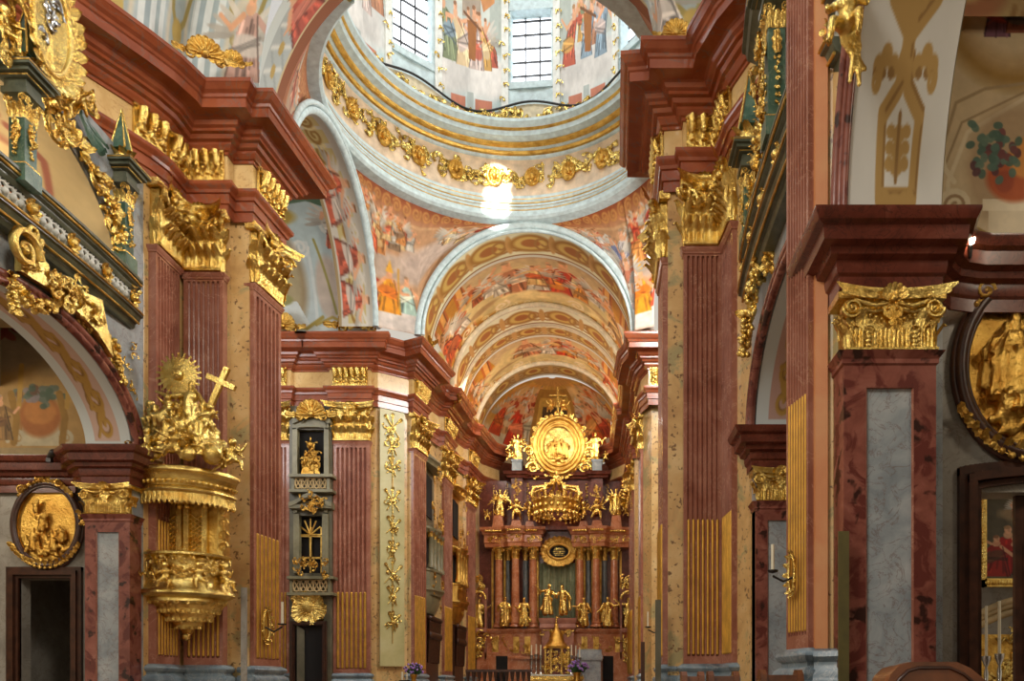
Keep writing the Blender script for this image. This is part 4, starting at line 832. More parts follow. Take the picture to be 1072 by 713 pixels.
def green_column(name, label, y, x, side, z0, z1):
    t = thing(name, label, 'column', (x, y, E + z0)); s = side
    part('base', MB().box(x - .22, x + .22, y - .24, y + .24, E + z0, E + z0 + .35), M['green'], t); part('shaft', MB().box(x - .16, x + .16, y - .17, y + .17, E + z0 + .35, E + z1 - .95), M['green'], t)
    g = MB(); g.box(x - .2, x + .2, y - .2, y + .2, E + z0 + .3, E + z0 + .4); rg = random.Random(int(y * 10)); zc = E + z1 - .95
    for fx, fy, up in ((s * .17, 0, 1), (0, -.18, 1)):
        nn = Vector((fx, fy, 0)).normalized(); ex = Vector((-nn.y, nn.x, 0)); b = Vector((x + fx, y + fy, 0))
        for k in range(3): g.leaf(b + ex * (.12 * (k - 1)) + Vector((0, 0, zc)), (0, 0, 1), nn, .3, .13, .1, 6)
        for q in (-1, 1): g.spiral(b + ex * (.15 * q) + nn * .05 + Vector((0, 0, zc + .36)), ex, (0, 0, 1), .09, 1.5, .25, 14, q < 0)
        g.garland([b + nn * .03 + Vector((0, 0, lerp(E + z0 + .6, zc - .1, k / 9))) for k in range(10)], .06, rg, 3); g.leaf(b + Vector((0, 0, zc - .05)), (0, 0, -1), nn, .5, .16, .06, 6)
    part('gilding', g, M['gold'], t, 60)
    m = MB(); zt = E + z1 - .5
    for o, za, zb in ((.26, 0, .12), (.22, .12, .3), (.3, .3, .36), (.38, .36, .44), (.45, .44, .54)): m.box(x - o, x + o, y - o, y + o, zt + za, zt + zb)
    part('cornice_block', m, M['dgreen'], t); gg = MB()
    for o, za in ((.31, .31), (.46, .49)): gg.box(x - o, x + o, y - o, y + o, zt + za, zt + za + .025)
    part('gilded_fillets', gg, M['goldD'], t); return t
def obelisk(label, x, y, z, h):
    t = thing('obelisk_finial', label, 'finial', (x, y, E + z)); m = MB(); w = h * .13; zb = E + z + h * .25
    m.add([(x - w, y - w, zb), (x + w, y - w, zb), (x + w, y + w, zb), (x - w, y + w, zb), (x, y, E + z + h)], [(0, 1, 4), (1, 2, 4), (2, 3, 4), (3, 0, 4), (3, 2, 1, 0)]); part('spire', m, M['green'], t)
    g = MB(); 
    for a, b in ((-1, -1), (1, -1), (1, 1), (-1, 1)): g.tube([(x + a * w, y + b * w, zb), (x, y, E + z + h * 1.03)], [.028, .015], 5)
    for k in range(8): g.leaf((x + w * .6 * cos(k), y + w * .6 * sin(k), E + z), (cos(k * .8) * .5, sin(k * .8) * .5, 1), (cos(k * .8), sin(k * .8), 0), h * .28, h * .12, h * .08, 5)
    g.ball((x, y, E + z + h * .1), w * 1.2, 8, 6); part('gilding', g, M['gold'], t, 60); return t
green_column('gallery_column', 'green and gold gallery column at the upper left edge of the view', 15.9, -11.75, 1, 10.1, 12.35)
green_column('gallery_column', 'green and gold gallery column beside the left pier capitals', 19.55, -11.95, 1, 10.35, 12.9)
green_column('gallery_column', 'blue-green gallery column beside the nearest right pilaster', 14.95, 3.3, -1, 10.35, 13.35)
green_column('gallery_column', 'green and gold gallery column next to the right pier capital', 18.5, 3.5, -1, 10.35, 12.6)
obelisk('green and gold obelisk finial over the left gallery column next to the pier', -11.95, 19.5, 12.95, 1.35); obelisk('green and gold obelisk finial below the oval cartouche at upper left', -11.75, 15.95, 12.4, 1.35); obelisk('green and gold obelisk finial in front of the right frieze panel', 3.46, 18.45, 12.65, 1.75)
# inner vaults of the galleries
cv = Cv(170, 110, (190, 166, 118), 73, .1)
for i in range(5): x = 20 + i * 34; cv.ell(x, 50, 13, 16, (170, 116, 84)); cv.ell(x, 46, 8, 9, (206, 178, 124)); cv.curl(x + 16, 74, 8, (140, 104, 60), 2.4, 1.5, i); cv.line([(x - 14, 30), (x, 22), (x + 14, 30)], 4, (154, 92, 70))
cv.ell(60, 96, 46, 30, (150, 124, 88), 0, .7, .5); cv.ell(140, 96, 40, 30, (150, 124, 88), 0, .7, .5); cv.mot(.08, 8, 3)
fresco('ceiling_left_gallery', cv, lambda s, t: Vector((-12.08 - 4.0 * t, 16.4 + 3.15 * cos(s * PI), E + 9.9 + (2.55 + .2 * t) * sin(s * PI))))
fresco('ceiling_right_gallery', cv, lambda s, t: Vector((4.0 + 3.4 * t, 15.0 + 3.4 * cos(s * PI), E + 9.9 + (2.66 + .5 * t) * sin(s * PI))))
struct('wall_left_gallery_back', MB().box(-16.3, -16.1, 11.5, 21, E + 8, E + 14), M['vault']); struct('wall_right_gallery_back', MB().box(7.4, 7.6, 12.7, 18.9, E + 8, E + 14), M['vault'])
struct('wall_left_gallery_end', MB().box(-16.3, -12.5, 20.3, 20.6, E + 9.4, E + 13.2), M['vault']); struct('wall_right_gallery_end', MB().box(4.0, 7.4, 18.6, 18.9, E + 9.4, E + 13.2), M['vault'])
struct('floor_left_gallery', MB().box(-16.3, -12.5, 11.5, 20.4, E + 9.3, E + 9.55), M['vault']); struct('floor_right_gallery', MB().box(4.0, 7.4, 12.7, 18.6, E + 9.3, E + 9.55), M['vault'])
lamp('gallery_fill_light', 'AREA', (-15.8, 16.2, E + 11.6), (-12, 17.4, E + 12), 160, (1, .94, .82), 1.6); lamp('gallery_fill_light', 'AREA', (7.1, 15.5, E + 11.6), (4, 17, E + 12), 110, (1, .94, .82), 1.6); lamp('chapel_fill_light', 'AREA', (-18.6, 16.5, E + 7.5), (-14.5, 20.9, E + 7), 170, (1, .9, .74), 1.6)  # added lamps that brighten the enclosed galleries and the left chapel
lamp('chapel_fill_light', 'AREA', (9.1, 6.5, E + 8.5), (6, 12, E + 5), 110, (1, .86, .66), 1.6)  # added lamp that lifts the dim right chapel
# gilded carving over the gallery arches
def arch_gilding(label, op, x, side, t0, t1, sd):
    rg = random.Random(sd); m = MB(); c, a, b, zs = op[:4]; nn = Vector((side, 0, 0)); n = 26
    for i in range(n):
        k = lerp(t0, t1, i / (n - 1)); p = Vector((x + side * .12, c + a * 1.04 * cos(k), E + zs + b * 1.06 * sin(k))); tg = Vector((0, -sin(k), cos(k)))
        m.garland([p + tg * rg.uniform(-.1, .1)], .15, rg, 5); m.leaf(p, tg * rg.choice((-1, 1)) + Vector((0, rg.uniform(-1, 1), rg.uniform(-.6, 1))), nn, .4, .2, .18, 6)
        if i % 4 == 0: m.acanthus(p, rg.uniform(0, 6.3), 7, .8, Vector((0, 1, 0)), Vector((0, 0, 1)), nn, rg, .09)
    return solo('arch_carving', m, M['gold'], label, 'carving', smooth=60, loc=(x, c, E + zs))
arch_gilding('gilded leaf and flower carving along the left gallery arch', LOP[1], -12.05, 1, .12, 1.5, 3); arch_gilding('gilded leaf carving along the right gallery arch behind its columns', ROP[1], 3.62, -1, .15, 1.4, 5)
# cartouche with putti above the left gallery arch
ct = thing('gallery_cartouche', 'pale gilded oval cartouche framed by carved figures at the upper left', 'cartouche', (-11.9, 16.2, E + 12.6))
cc = Vector((-11.5, 16.35, E + 13.7)); o = MB(); o.lathe([(0, .04), (.5, .04), (.52, 0), (.5, -.1)], (0, 0, 0), 30, sy=1.75); Mx = Matrix.Translation(cc) @ Matrix.Rotation(-.12, 4, 'X') @ Matrix.Rotation(PI / 2, 4, 'Y') @ Matrix.Rotation(PI / 2, 4, 'Z'); part('oval_shield', MB().merge(o, Mx), M['goldP'], ct, 50)
fr = MB(); fr.tube([Mx @ Vector((.55 * cos(q * PI / 20), .97 * sin(q * PI / 20), .03)) for q in range(40)], .07, 7, True); rg = random.Random(8)
for q in range(26): k = q * 2 * PI / 26; fr.leaf(Mx @ Vector((.56 * cos(k), .98 * sin(k), .03)), Mx.to_3x3() @ Vector((cos(k + .5), sin(k + .5), 0)), Mx.to_3x3() @ Vector((0, 0, 1)), .38, .2, .18, 6)
part('carved_frame', fr, M['gold'], ct, 60); em = MB()
for q in range(7): em.acanthus(Mx @ Vector((rg.uniform(-.2, .2), rg.uniform(-.5, .55), .05)), rg.uniform(0, 6.3), 6, .5, Mx.to_3x3() @ Vector((1, 0, 0)), Mx.to_3x3() @ Vector((0, 1, 0)), Mx.to_3x3() @ Vector((0, 0, 1)), rg, .07)
part('emblem', em, M['silver'], ct, 60, label='silvery relief on the oval'); pm = MB()
for q, (y, z, hh, tu) in enumerate(((17.4, 12.5, 1.0, .6), (16.9, 12.2, .9, 1.3), (15.5, 13.4, 1.0, 1.9), (15.4, 12.5, .9, 1.2))): pm = MB(); putto(pm, hh, q, (-11.75, y, E + z), tu); part('putto', fuse('putto', pm, M['gold'], .035), None, ct, local=True).location = -ct.location
sc_ = MB()
for q in range(60):
    yy, zz_ = rg.uniform(15.0, 17.7), rg.uniform(12.2, 14.8)
    if ((yy - 16.35) / .62) ** 2 + ((zz_ - 13.7) / 1.0) ** 2 < 1: continue
    sc_.acanthus((-11.75 + rg.uniform(-.1, .15), yy, E + zz_), rg.uniform(0, 6.3), 7, rg.uniform(.5, .9), Vector((0, 1, 0)), Vector((0, 0, 1)), Vector((1, -.3, 0)), rg, .1)
part('scrollwork', sc_, M['gold'], ct, 60); pl = MB()
for q in range(7): pl.leaf((-11.85, 17.6 + .05 * q, E + 13.1 - .04 * q), (0, .8 + .08 * q, -.25 - .16 * q), (1, 0, 0), 1.15 - .08 * q, .14, .12, 8, 5)
part('palm_branch', pl, M['green'], ct, 60, label='dark green palm branch')
# right gallery crest
rg = random.Random(18); ct = thing('gallery_crest', 'gilded scroll crest with dark cornice above the right gallery, by the nearest pilaster', 'carving', (3.4, 15.6, E + 13)); sc_ = MB()
for q in range(22): sc_.acanthus((3.35 + rg.uniform(-.1, .1), rg.uniform(14.9, 17.2), E + rg.uniform(12.6, 14.6)), rg.uniform(0, 6.3), 7, rg.uniform(.5, .9), Vector((0, 1, 0)), Vector((0, 0, 1)), Vector((-1, -.3, 0)), rg, .1)
part('scrollwork', sc_, M['gold'], ct, 60); cr = MB().sweep([(3.5, 17.2), (3.4, 16.3), (3.3, 15.2), (3.3, 14.4)], [(0, E + 13.55), (.1, E + 13.55), (.16, E + 13.65), (.3, E + 13.72), (.34, E + 13.86), (.42, E + 13.9), (.42, E + 13.98), (0, E + 14.02)]); part('cornice', cr, M['dgreen'], ct, 40)

# big gilded shield panel, scroll and garlands under the left balcony
sh = thing('balcony_apron', 'gilded shield panel with big scroll under the left balcony', 'carving', (-11.9, 17, E + 8.4)); m = MB(); pts = []
for i in range(25):
    y = lerp(15.9, 18.6, i / 24); pts.append((y, 9.1 - .18 * sin(i / 24 * PI) - (.35 if i % 8 == 0 else 0)))
bot = [(18.9, 7.9), (18.3, 8.25), (17.6, 8.4), (16.8, 8.45), (15.9, 8.4)]
m.prism([(-11.78, y, E + z) for y, z in pts] + [(-11.78, y, E + z) for y, z in bot], (-.14, 0, 0)); part('plate', m, M['goldP'], sh); m = MB(); rg = random.Random(12)
for q in range(16): m.acanthus((-11.72, rg.uniform(16.1, 18.3), E + rg.uniform(8.5, 9.0)), rg.uniform(0, 6.3), 7, .6, Vector((0, 1, 0)), Vector((0, 0, 1)), Vector((1, 0, 0)), rg, .08)
m.spiral((-11.6, 15.75, E + 8.75), (0, 1, 0), (0, 0, 1), .42, 1.5, .24, 26); m.spiral((-11.6, 16.0, E + 9.2), (0, 1, 0), (0, 0, 1), .22, 1.5, .3, 20, True); part('scrollwork', m, M['gold'], sh, 60)
def garl(label, pts, sd, r=.15, n=30, mat='gold'):
    rg = random.Random(sd); P = [Vector(p) for p in pts]; L = [0]
    for a, b in zip(P, P[1:]): L.append(L[-1] + (b - a).length)
    out = []
    for i in range(n):
        d = L[-1] * i / (n - 1); j = max(k for k in range(len(L)) if L[k] <= d + 1e-9); j = min(j, len(P) - 2); out.append(P[j].lerp(P[j + 1], (d - L[j]) / max(1e-9, L[j + 1] - L[j])))
    m = MB().garland(out, r, rg, 6)
    for p in out[::3]: m.leaf(p, (rg.uniform(-1, 1), rg.uniform(-1, 1), rg.uniform(-1, .4)), (rg.choice((-1, 1)), -.6, 0), r * 2.2, r * 1.2, r * .8, 5)
    return solo('garland', m, M[mat], label, 'garland', smooth=60, loc=P[0])
garl('gilded flower garland swagged over the left chapel arch from the big scroll', [W(10, 292, 15.9), W(22, 312, 16.1), W(45, 322, 16.7), W(62, 316, 17.2), W(73, 322, 17.6)], 21, .13, 26); garl('gilded flower garland climbing down the right shoulder of the left chapel arch', [W(84, 328, 17.9), W(94, 342, 18.3), W(108, 352, 18.8), W(117, 358, 19.1), W(122, 378, 19.3), W(126, 402, 19.5)], 22, .13, 30); garl('short gilded drop hanging below the big scroll at far left', [W(12, 290, 15.8), W(14, 322, 15.8)], 23, .1, 10)
garl('long gilded flower drop beside the right gallery scroll, left of the nearest pilaster', [W(800, 232, 17.), W(797, 262, 17.), W(788, 300, 17.2), W(781, 345, 17.6), W(778, 368, 17.8)], 24, .14, 30); garl('thick gilded bunch hanging from the white-and-gold scroll of the right gallery', [W(806, 245, 16.6), W(806, 280, 16.6)], 25, .15, 14)
m = MB(); m.spiral(W(809, 232, 16.5), (.35, -.75, 0), (0, 0, 1), .46, 1.5, .26, 26); solo('gilded_scroll', m, M['gold'], 'big gilded volute under the right balcony rail', 'carving', smooth=60, loc=W(809, 232, 16.5))
m = MB()
for i in range(12):                                                                       # loose tendrils on the grey strip left of pier
    p = W(133 + 2 * sin(i), 365 + 11 * i, 20.0); m.acanthus(p + Vector((.1, 0, 0)), i * 1.7, 6, .42, Vector((.2, .98, 0)), Vector((0, 0, 1)), Vector((1, 0, 0)), random.Random(i), .05)
solo('tendril_carving', m, M['goldP'], 'thin gilded tendrils on the grey wall strip left of the pulpit pier', 'carving', smooth=60, loc=W(134, 430, 20))

def chapel_capital_mb(w, h, d):
    m = MB(); m.box(-w * .47, w * .47, -d * .7, .3, 0, h * .86); m.tube([(-w * .5, -d * .8, .03 * h), (w * .5, -d * .8, .03 * h)], .03 * h, 6)
    for k in range(20):
        x = lerp(-w * .46, w * .46, (k + .5) / 20)
        if .19 * w < abs(x) < .31 * w: continue
        m.limb((x, -d * .78, h * .05), w * .014, (x, -d * .84, h * .34), w * .017, 5)
    for sg in (-1, 1):
        c = sg * w * .25; m.tube([(c - w * .07, -d * .8, h * .04), (c - w * .07, -d * .86, h * .3)] + [(c - w * .07 * cos(k * PI / 8), -d * .88, h * .3 + h * .1 * sin(k * PI / 8)) for k in range(9)] + [(c + w * .07, -d * .86, h * .3), (c + w * .07, -d * .8, h * .04)], .02 * h, 6)
        for q in range(4): m.ball((c, -d * .86, h * (.08 + .07 * q)), (w * .035 * (1 - .12 * q), .02, h * .04), 6, 5); m.leaf((c, -d * .82, h * (.06 + .08 * q)), (sg * .8, 0, .5), (0, -1, 0), h * .1, h * .05, h * .03, 4)
        v = V(sg * w * .44, -d * 1.0 - .03 * h, h * .66); m.spiral(v, (sg, 0, 0), (0, 0, 1), h * .16, 1.9, .2, 30, True); m.lathe([(0, 0), (h * .15, 0), (h * .15, -.04), (0, -.04)], (0, 0, 0), 4) if False else None
        m.merge(MB().lathe([(0, .0), (h * .15, .0), (h * .16, -d * .5), (0, -d * .5)], (0, 0, 0), 18), Matrix.Translation(v + V(0, .02, 0)) @ Matrix.Rotation(PI / 2, 4, 'X'))
        m.tube([(sg * w * .06, -d * 1.0, h * .74), (sg * w * .2, -d * 1.08, h * .69), (sg * w * .32, -d * 1.08, h * .74), (sg * w * .42, -d * 1.05, h * .82)], [.03 * h, .045 * h, .045 * h, .03 * h], 7); m.tube([(sg * w * .1, -d * .95, h * .64), (sg * w * .22, -d, h * .6), (sg * w * .33, -d, h * .66)], .03 * h, 6)
        m.leaf((sg * w * .3, -d * .85, h * .36), (sg * .3, 0, 1), (0, -1, 0), h * .3, w * .13, h * .12, 7); m.leaf((sg * w * .47, -d * .6, h * .05), (0, 0, 1), (sg, -.3, 0), h * .4, w * .16, h * .16, 7); m.leaf((sg * w * .4, -d * .85, h * .4), (sg * .8, 0, .7), (0, -1, 0), h * .2, w * .08, h * .08, 6)
        for q in range(3): m.ball((sg * w * (.12 + .06 * q), -d * .95, h * (.5 + .03 * q)), .03 * h, 6, 5)
        for q in range(3): m.leaf((sg * w * .5, -d * .3 + .1 * q, h * .3), (0, 0, 1), (sg, 0, 0), h * .35, .12, h * .12, 6)
    def ab(s, t): x = s * 2 - 1; o = d * 1.0 + .16 * h * abs(x) ** 2; p = [(.0, .84), (.02, .86), (.02, .9), (.05, .93), (.08, .97), (.08, 1.0)][int(round(t * 5))]; return (x * w * (.56 + p[0]), -o - p[0] * h * .6, (p[1] - .03 * (1 - x * x)) * h)
    m.grid(ab, 16, 5); m.box(-w * .58, w * .58, -d * .9, .3, h * .84, h * .955)
    m.prism([(-w * .12, -d * 1.02, h * .78), (w * .12, -d * 1.02, h * .78), (w * .1, -d * 1.02, h * .55), (0, -d * 1.02, h * .46), (-w * .1, -d * 1.02, h * .55)], (0, .1, 0)); m.leaf((0, -d * 1.0, h * .5), (0, 0, -1), (0, -1, 0), h * .14, w * .08, .03, 5)
    for k in range(7): a = PI * (k + .5) / 7; m.leaf((0, -d * 1.1, h * .82), (cos(a), 0, sin(a)), (0, -1, 0), h * .24, h * .1, h * .1, 6)
    m.ball((0, -d * 1.2, h * .8), (h * .07, h * .07, h * .06), 8, 6)
    for sg in (-1, 1): m.ball((sg * w * .05, -d * 1.06, h * .66), .03 * h, 6, 5)
    return m
# ================================================================== chapel piers facing the viewer: pilaster with marble panel, capital, entablature
def chapel_pier(x0, x1, y, zc0, zc1, zt, lab, capm='gold', dp=.12):
    t = thing('chapel_pilaster', lab, 'pilaster', ((x0 + x1) / 2, y, 0)); w = x1 - x0; xc = (x0 + x1) / 2; m = MB(); b = w * .24
    m.box(x0, x0 + b, y, y + .5, 0, E + zc0 - .12); m.box(x1 - b, x1, y, y + .5, 0, E + zc0 - .12); m.box(x0 + b, x1 - b, y, y + .5, E + zc0 - w * .38, E + zc0 - .12); m.box(x0 + b, x1 - b, y, y + .5, 0, .5)
    m.sweep([(x0, y + .5), (x0, y), (x1, y), (x1, y + .5)], zz([(0, zc0 - .18), (.03, zc0 - .16), (.03, zc0 - .1), (.08, zc0 - .03), (.1, zc0), (0, zc0 + .02)])); part('shaft', m, M['red_dark'], t)
    part('inset_panel', MB().box(x0 + b, x1 - b, y + .05, y + .45, .5, E + zc0 - w * .38), M['grey'], t, label='grey-blue veined marble panel')
    q = MB(); q.tube([(x0 + b, y + .03, .5), (x0 + b, y + .03, E + zc0 - w * .38), (x1 - b, y + .03, E + zc0 - w * .38), (x1 - b, y + .03, .5)], .025, 6); part('panel_moulding', q, M['red'], t, 40)
    o = part('capital', mesh_of('capital', chapel_capital_mb(w, zc1 - zc0, dp + .1), M[capm], 60), None, t, local=True, label='gilded capital'); o.location = (0, .1, E + zc0)
    return t
def chapel_entab(path, z0, z1, label):
    h = z1 - z0; pr = zz([(0, z0), (.04, z0), (.04, z0 + h * .2), (.08, z0 + h * .24), (.1, z0 + h * .34), (.1, z0 + h * .42), (.2, z0 + h * .46), (.22, z0 + h * .56), (.34, z0 + h * .6), (.36, z0 + h * .8), (.44, z0 + h * .84), (.5, z0 + h * .96), (.5, z0 + h), (-.3, z0 + h)])
    return solo('chapel_entablature', MB().sweep(path, pr), M['brown_red'], label, 'entablature', smooth=30, loc=(path[0][0], path[0][1], E + z0))
chapel_pier(-13.2, -12.05, 20.0, 4.34, 5.12, 6.0, 'red-framed chapel pilaster with grey panel left of the pulpit', 'gold')
chapel_entab([(-18.5, 20.9), (-14.0, 20.9), (-13.6, 20.3), (-13.24, 19.98), (-12.06, 19.98), (-12.0, 20.7)], 5.12, 6.0, 'dark red cornice above the left chapel pilaster and oval relief')
chapel_pier(3.46, 4.78, 11.2, 4.75, 5.62, 6.6, 'nearest chapel pilaster at right, red border round a tall blue-grey panel', 'gold')
chapel_entab([(3.42, 12.4), (3.42, 11.18), (4.82, 11.18), (4.9, 11.45), (5.2, 11.75), (5.6, 11.85), (9, 11.85)], 5.62, 6.55, 'heavy dark red cornice above the nearest right chapel pilaster')
chapel_pier(3.62, 4.75, 18.4, 4.3, 5.08, 6.0, 'chapel pilaster with grey panel behind the nearest tall pilaster', 'gold')
chapel_entab([(3.55, 19), (3.55, 18.38), (4.8, 18.38), (4.9, 18.8)], 5.08, 5.95, 'dark red cornice above the grey-panelled pilaster behind the nearest tall pilaster')
# ---------------------------------------------------------------- left chapel: far wall, painted vault, relief medallion, doorway
def holewall(x0, x1, y0, y1, z1, dx0, dx1, dz): return MB().box(x0, dx0, y0, y1, 0, z1).box(dx1, x1, y0, y1, 0, z1).box(dx0, dx1, y0, y1, dz, z1)
def door_frame(x0, x1, y, zt, w, bow=0.):
    m = MB()
    for k, (o, dpt) in enumerate(((0, .1), (w * .35, .16), (w * .75, .08))):
        a, b = (o, o + w * .38) if k < 2 else (o, w)
        m.box(x0 - w + a, x0 - w + b, y - dpt, y + .05, 0, zt + w - a); m.box(x1 + w - b, x1 + w - a, y - dpt, y + .05, 0, zt + w - a)
        n = 30
        for i in range(n):
            q0, q1 = i / n, (i + 1) / n; xa, xb = lerp(x0 - w + a, x1 + w - a, q0), lerp(x0 - w + a, x1 + w - a, q1); za = bow * (1 - abs(2 * (q0 + q1) / 2 - 1)) ** .5
            m.box(xa, xb, y - dpt - .004, y + .05, zt + w - b + za, zt + w - a + za)
    return m
struct('wall_left_chapel', holewall(-19, -13.5, 21.0, 21.4, E + 6.1, -15.6, -14.2, E + 2.85), M['greywall'])
struct('door_1', door_frame(-15.6, -14.2, 21.0, E + 2.85, .3), M['wood'])
struct('wall_left_passage', MB().box(-17, -16.8, 21.4, 26, 0, 5).box(-13.2, -13, 21.4, 26, 0, 5).box(-17, -13, 25.8, 26, 0, 5).box(-17, -13, 21.4, 26, 4.9, 5), M['greywall'])
cv = Cv(120, 200, (166, 132, 78), 74, .1); cv.cloud(50, 70, 100, 50, (150, 132, 104)); cv.ell(26, 40, 40, 16, (96, 84, 60), .5, .7, .5); cv.rect(0, 178, 120, 200, (150, 130, 92))
cv.rect(34, 146, 72, 176, (178, 166, 136)); cv.ell(52, 144, 20, 20, (156, 96, 46)); cv.ell(52, 139, 15, 12, (184, 124, 62), 0, .8)
for k in range(60): cv.ell(52 + cv.rg.gauss(0, 13), 122 + cv.rg.gauss(0, 5), 3.5, 3, cv.rg.choice([(76, 92, 74), (96, 104, 90), (130, 120, 120), (110, 80, 60)]), 0, .9)
for x in (28, 78): cv.curl(x, 168, 10, (178, 166, 138), 4, 1.5, x); cv.line([(x - 6, 120), (x, 146), (x - 3, 172)], 7, (140, 106, 46)); cv.line([(x + 5, 90), (x + 2, 134)], 5, (168, 132, 62))
for k in range(9): cv.ell(cv.rg.uniform(0, 70), cv.rg.uniform(10, 60), 8, 3.5, cv.rg.choice([(120, 50, 36), (70, 80, 56)]), cv.rg.uniform(0, 3), .9)
cv.fig(10, 170, 50, (130, 100, 60), (110, 80, 50)); cv.mot(.1, 8, 3)
fresco('wall_left_chapel_lunette', cv, lambda s, t: Vector((lerp(X_(-10, 21), X_(110, 21), s), 20.98, lerp(Z_(295, 21), Z_(490, 21), t))))
struct('ceiling_left_chapel', MB().box(-19, -13.7, 12, 21, E + 10.5, E + 10.7).box(-19, X_(-10, 21), 20.95, 21.2, E + 6, E + 10.6).box(-19.2, -19, 12, 21, 0, E + 10.6), M['vault'])
def relief_oval(label, cx, y, cz, rx, ry, sd, figs, frame='wood'):
    t = thing('oval_relief', label, 'relief', (cx, y, cz)); Mx = Matrix.Translation((cx, y, cz)) @ Matrix.Rotation(PI / 2, 4, 'X'); k = ry / rx
    d = MB().lathe([(0, -.05), (rx * .9, -.05), (rx * .9, .05)], (0, 0, 0), 40, sy=k); part('background', MB().merge(d, Matrix.Translation((cx, y - .1, cz)) @ Matrix.Rotation(PI / 2, 4, 'X')), M['goldR'], t, 40)
    f = MB()
    for s_, zo, r_ in ((.98, .1, .09), (.91, .12, .04), (1.05, .05, .06)): f.tube([(cx + rx * s_ * cos(q * PI / 24), y - zo, cz + ry * s_ * sin(q * PI / 24)) for q in range(48)], r_ * rx, 8, True)
    part('frame', f, M[frame], t, 60); g = MB(); rg = random.Random(sd)
    for q in range(44):
        a = q * 2 * PI / 44
        if -.5 < sin(a) < .55 and q % 44 > 1: continue
        p = Vector((cx + rx * 1.04 * cos(a), y - .16, cz + ry * 1.04 * sin(a))); g.leaf(p, (-sin(a) * (1 if cos(a) > 0 else -1), 0, cos(a) * (1 if cos(a) > 0 else -1)) if sin(a) > 0 else (cos(a) * .9, 0, .6), (0, -1, 0), rx * .26, rx * .14, rx * .1, 6); g.ball(p, rx * .05, 6, 5)
        if sin(a) > .6 and q % 4 == 0: g.spiral(p + Vector((0, -.05, .04)), (1, 0, 0), (0, 0, 1), rx * .13, 1.5, .28, 16, cos(a) > 0)
    part('gilded_carving', g, M['goldD'], t, 60); b = MB()
    for (fx, fz, h, seed, ln) in figs: robed(b, h, seed, lean=ln, org=(cx + fx, y - .14, cz + fz))
    for q in range(9): x = rg.uniform(-.55, .55) * rx; b.limb((cx + x, y - .1, cz - ry * rg.uniform(.45, .72)), .07 * rx, (cx + x + rg.uniform(-.3, .3) * rx, y - .1, cz - ry * rg.uniform(.5, .75)), .06 * rx)
    part('figures', fuse('figures', b, M['goldR'], .022), None, t, local=True).location = -t.location; return t
relief_oval('oval gilded relief of small figures above the dark doorway at left', -14.8, 20.98, E + 4.27, .9, 1.12, 5, [(-.32, -.72, .62, 1, .1), (-.1, -.2, .6, 2, .4), (.22, -.72, .58, 3, -.2), (.42, -.5, .5, 6, -.3), (-.25, .3, .42, 4, .5)], 'wood')
# ---------------------------------------------------------------- right near pier and chapel
struct('wall_right_near_pier', MB().plan([(3.06, 12.6), (3.2, 11.86), (3.46, 11.72), (3.62, 11.5), (4.7, 11.5), (4.7, 12.6)], 0, 26), M['yellow'])
struct('trim_near_pier_strip', MB().plan([(3.18, 11.82), (3.2, 11.74), (3.37, 11.68), (3.4, 11.76)], E + .5, 26), M['orange'])
m = MB().sweep([(2.95, 12.5), (3.13, 11.6), (3.5, 11.5), (3.72, 11.45)][::-1][::-1], [(0, 0), (.12, 0), (.12, E + .12), (.06, E + .16), (.06, E + .26), (.14, E + .3), (.16, E + .42), (.08, E + .5), (0, E + .52)])
struct('baseboard_near_pier', MB().sweep([(3.18, 11.72), (3.42, 11.62), (3.62, 11.48)], [(-.1, 0), (.2, 0), (.2, E + .04), (.17, E + .12), (.05, E + .28), (.05, E + .34), (.13, E + .42), (.1, E + .5), (.02, E + .54), (-.1, E + .54)]), M['base'], 40)
RN = (7.4, 3.82, 4.4, 6.5)                                                                # near right arch: centre y, half width, rise, spring
cv = Cv(260, 100, (206, 204, 196), 75, .04); g, gd = (172, 138, 78), (140, 106, 56)
class _S:
    def __init__(s, c): s.c = c
    def __getattr__(s, n): return getattr(s.c, n)
    def line(s, pts, w, col, a=1.): s.c.line([(9 + .62 * x, y) for x, y in pts], w, col, a)
    def ell(s, x, y, rx, ry, col, *k): s.c.ell(9 + .62 * x, y, rx * .66, ry, col, *k)
    def curl(s, x, y, r, *k, **q): s.c.curl(9 + .62 * x, y, r * .8, *k, **q)
cv0 = cv; cv = _S(cv0)
def gb(pts, w=9): cv.line(pts, w, g); cv.line([(x + w * .35, y + w * .35) for x, y in pts], 2, gd)
gb([(8, 34), (60, 32), (60, 32)]); gb([(8, 68), (60, 70)]); gb([(8, 34), (8, 68)]); gb([(60, 32), (76, 46), (92, 47)]); gb([(60, 70), (76, 55), (92, 54)]); gb([(90, 50), (112, 50)], 12); gb([(110, 48), (128, 30), (168, 22)], 11); gb([(110, 53), (128, 72), (168, 80)], 11); gb([(168, 22), (196, 50), (168, 80)], 10)
for y in (38, 64): cv.curl(3, y, 7, g, 4, 1.4, 0)
for x, y in ((28, 50), (38, 50), (48, 50)): cv.ell(x, y, 5, 6, g); cv.ell(x + 2, y - 8, 4, 4, g); cv.ell(x + 2, y + 8, 4, 4, g); cv.line([(20, 50), (60, 50)], 3, gd)
for sg in (-1, 1):
    for q in (12, 20, 27): cv.ell(88 + (q % 3) * 3, 50 + sg * q, 6, 5, g); cv.ell(84, 50 + sg * (q + 2), 3, 3, gd)
    cv.curl(80, 50 + sg * 28, 6, g, 3, 1.4, 0)
for x in (122, 134, 146, 158): cv.ell(x, 50, 7, 8, g); cv.ell(x, 42, 4, 4, g); cv.ell(x, 58, 4, 4, g)
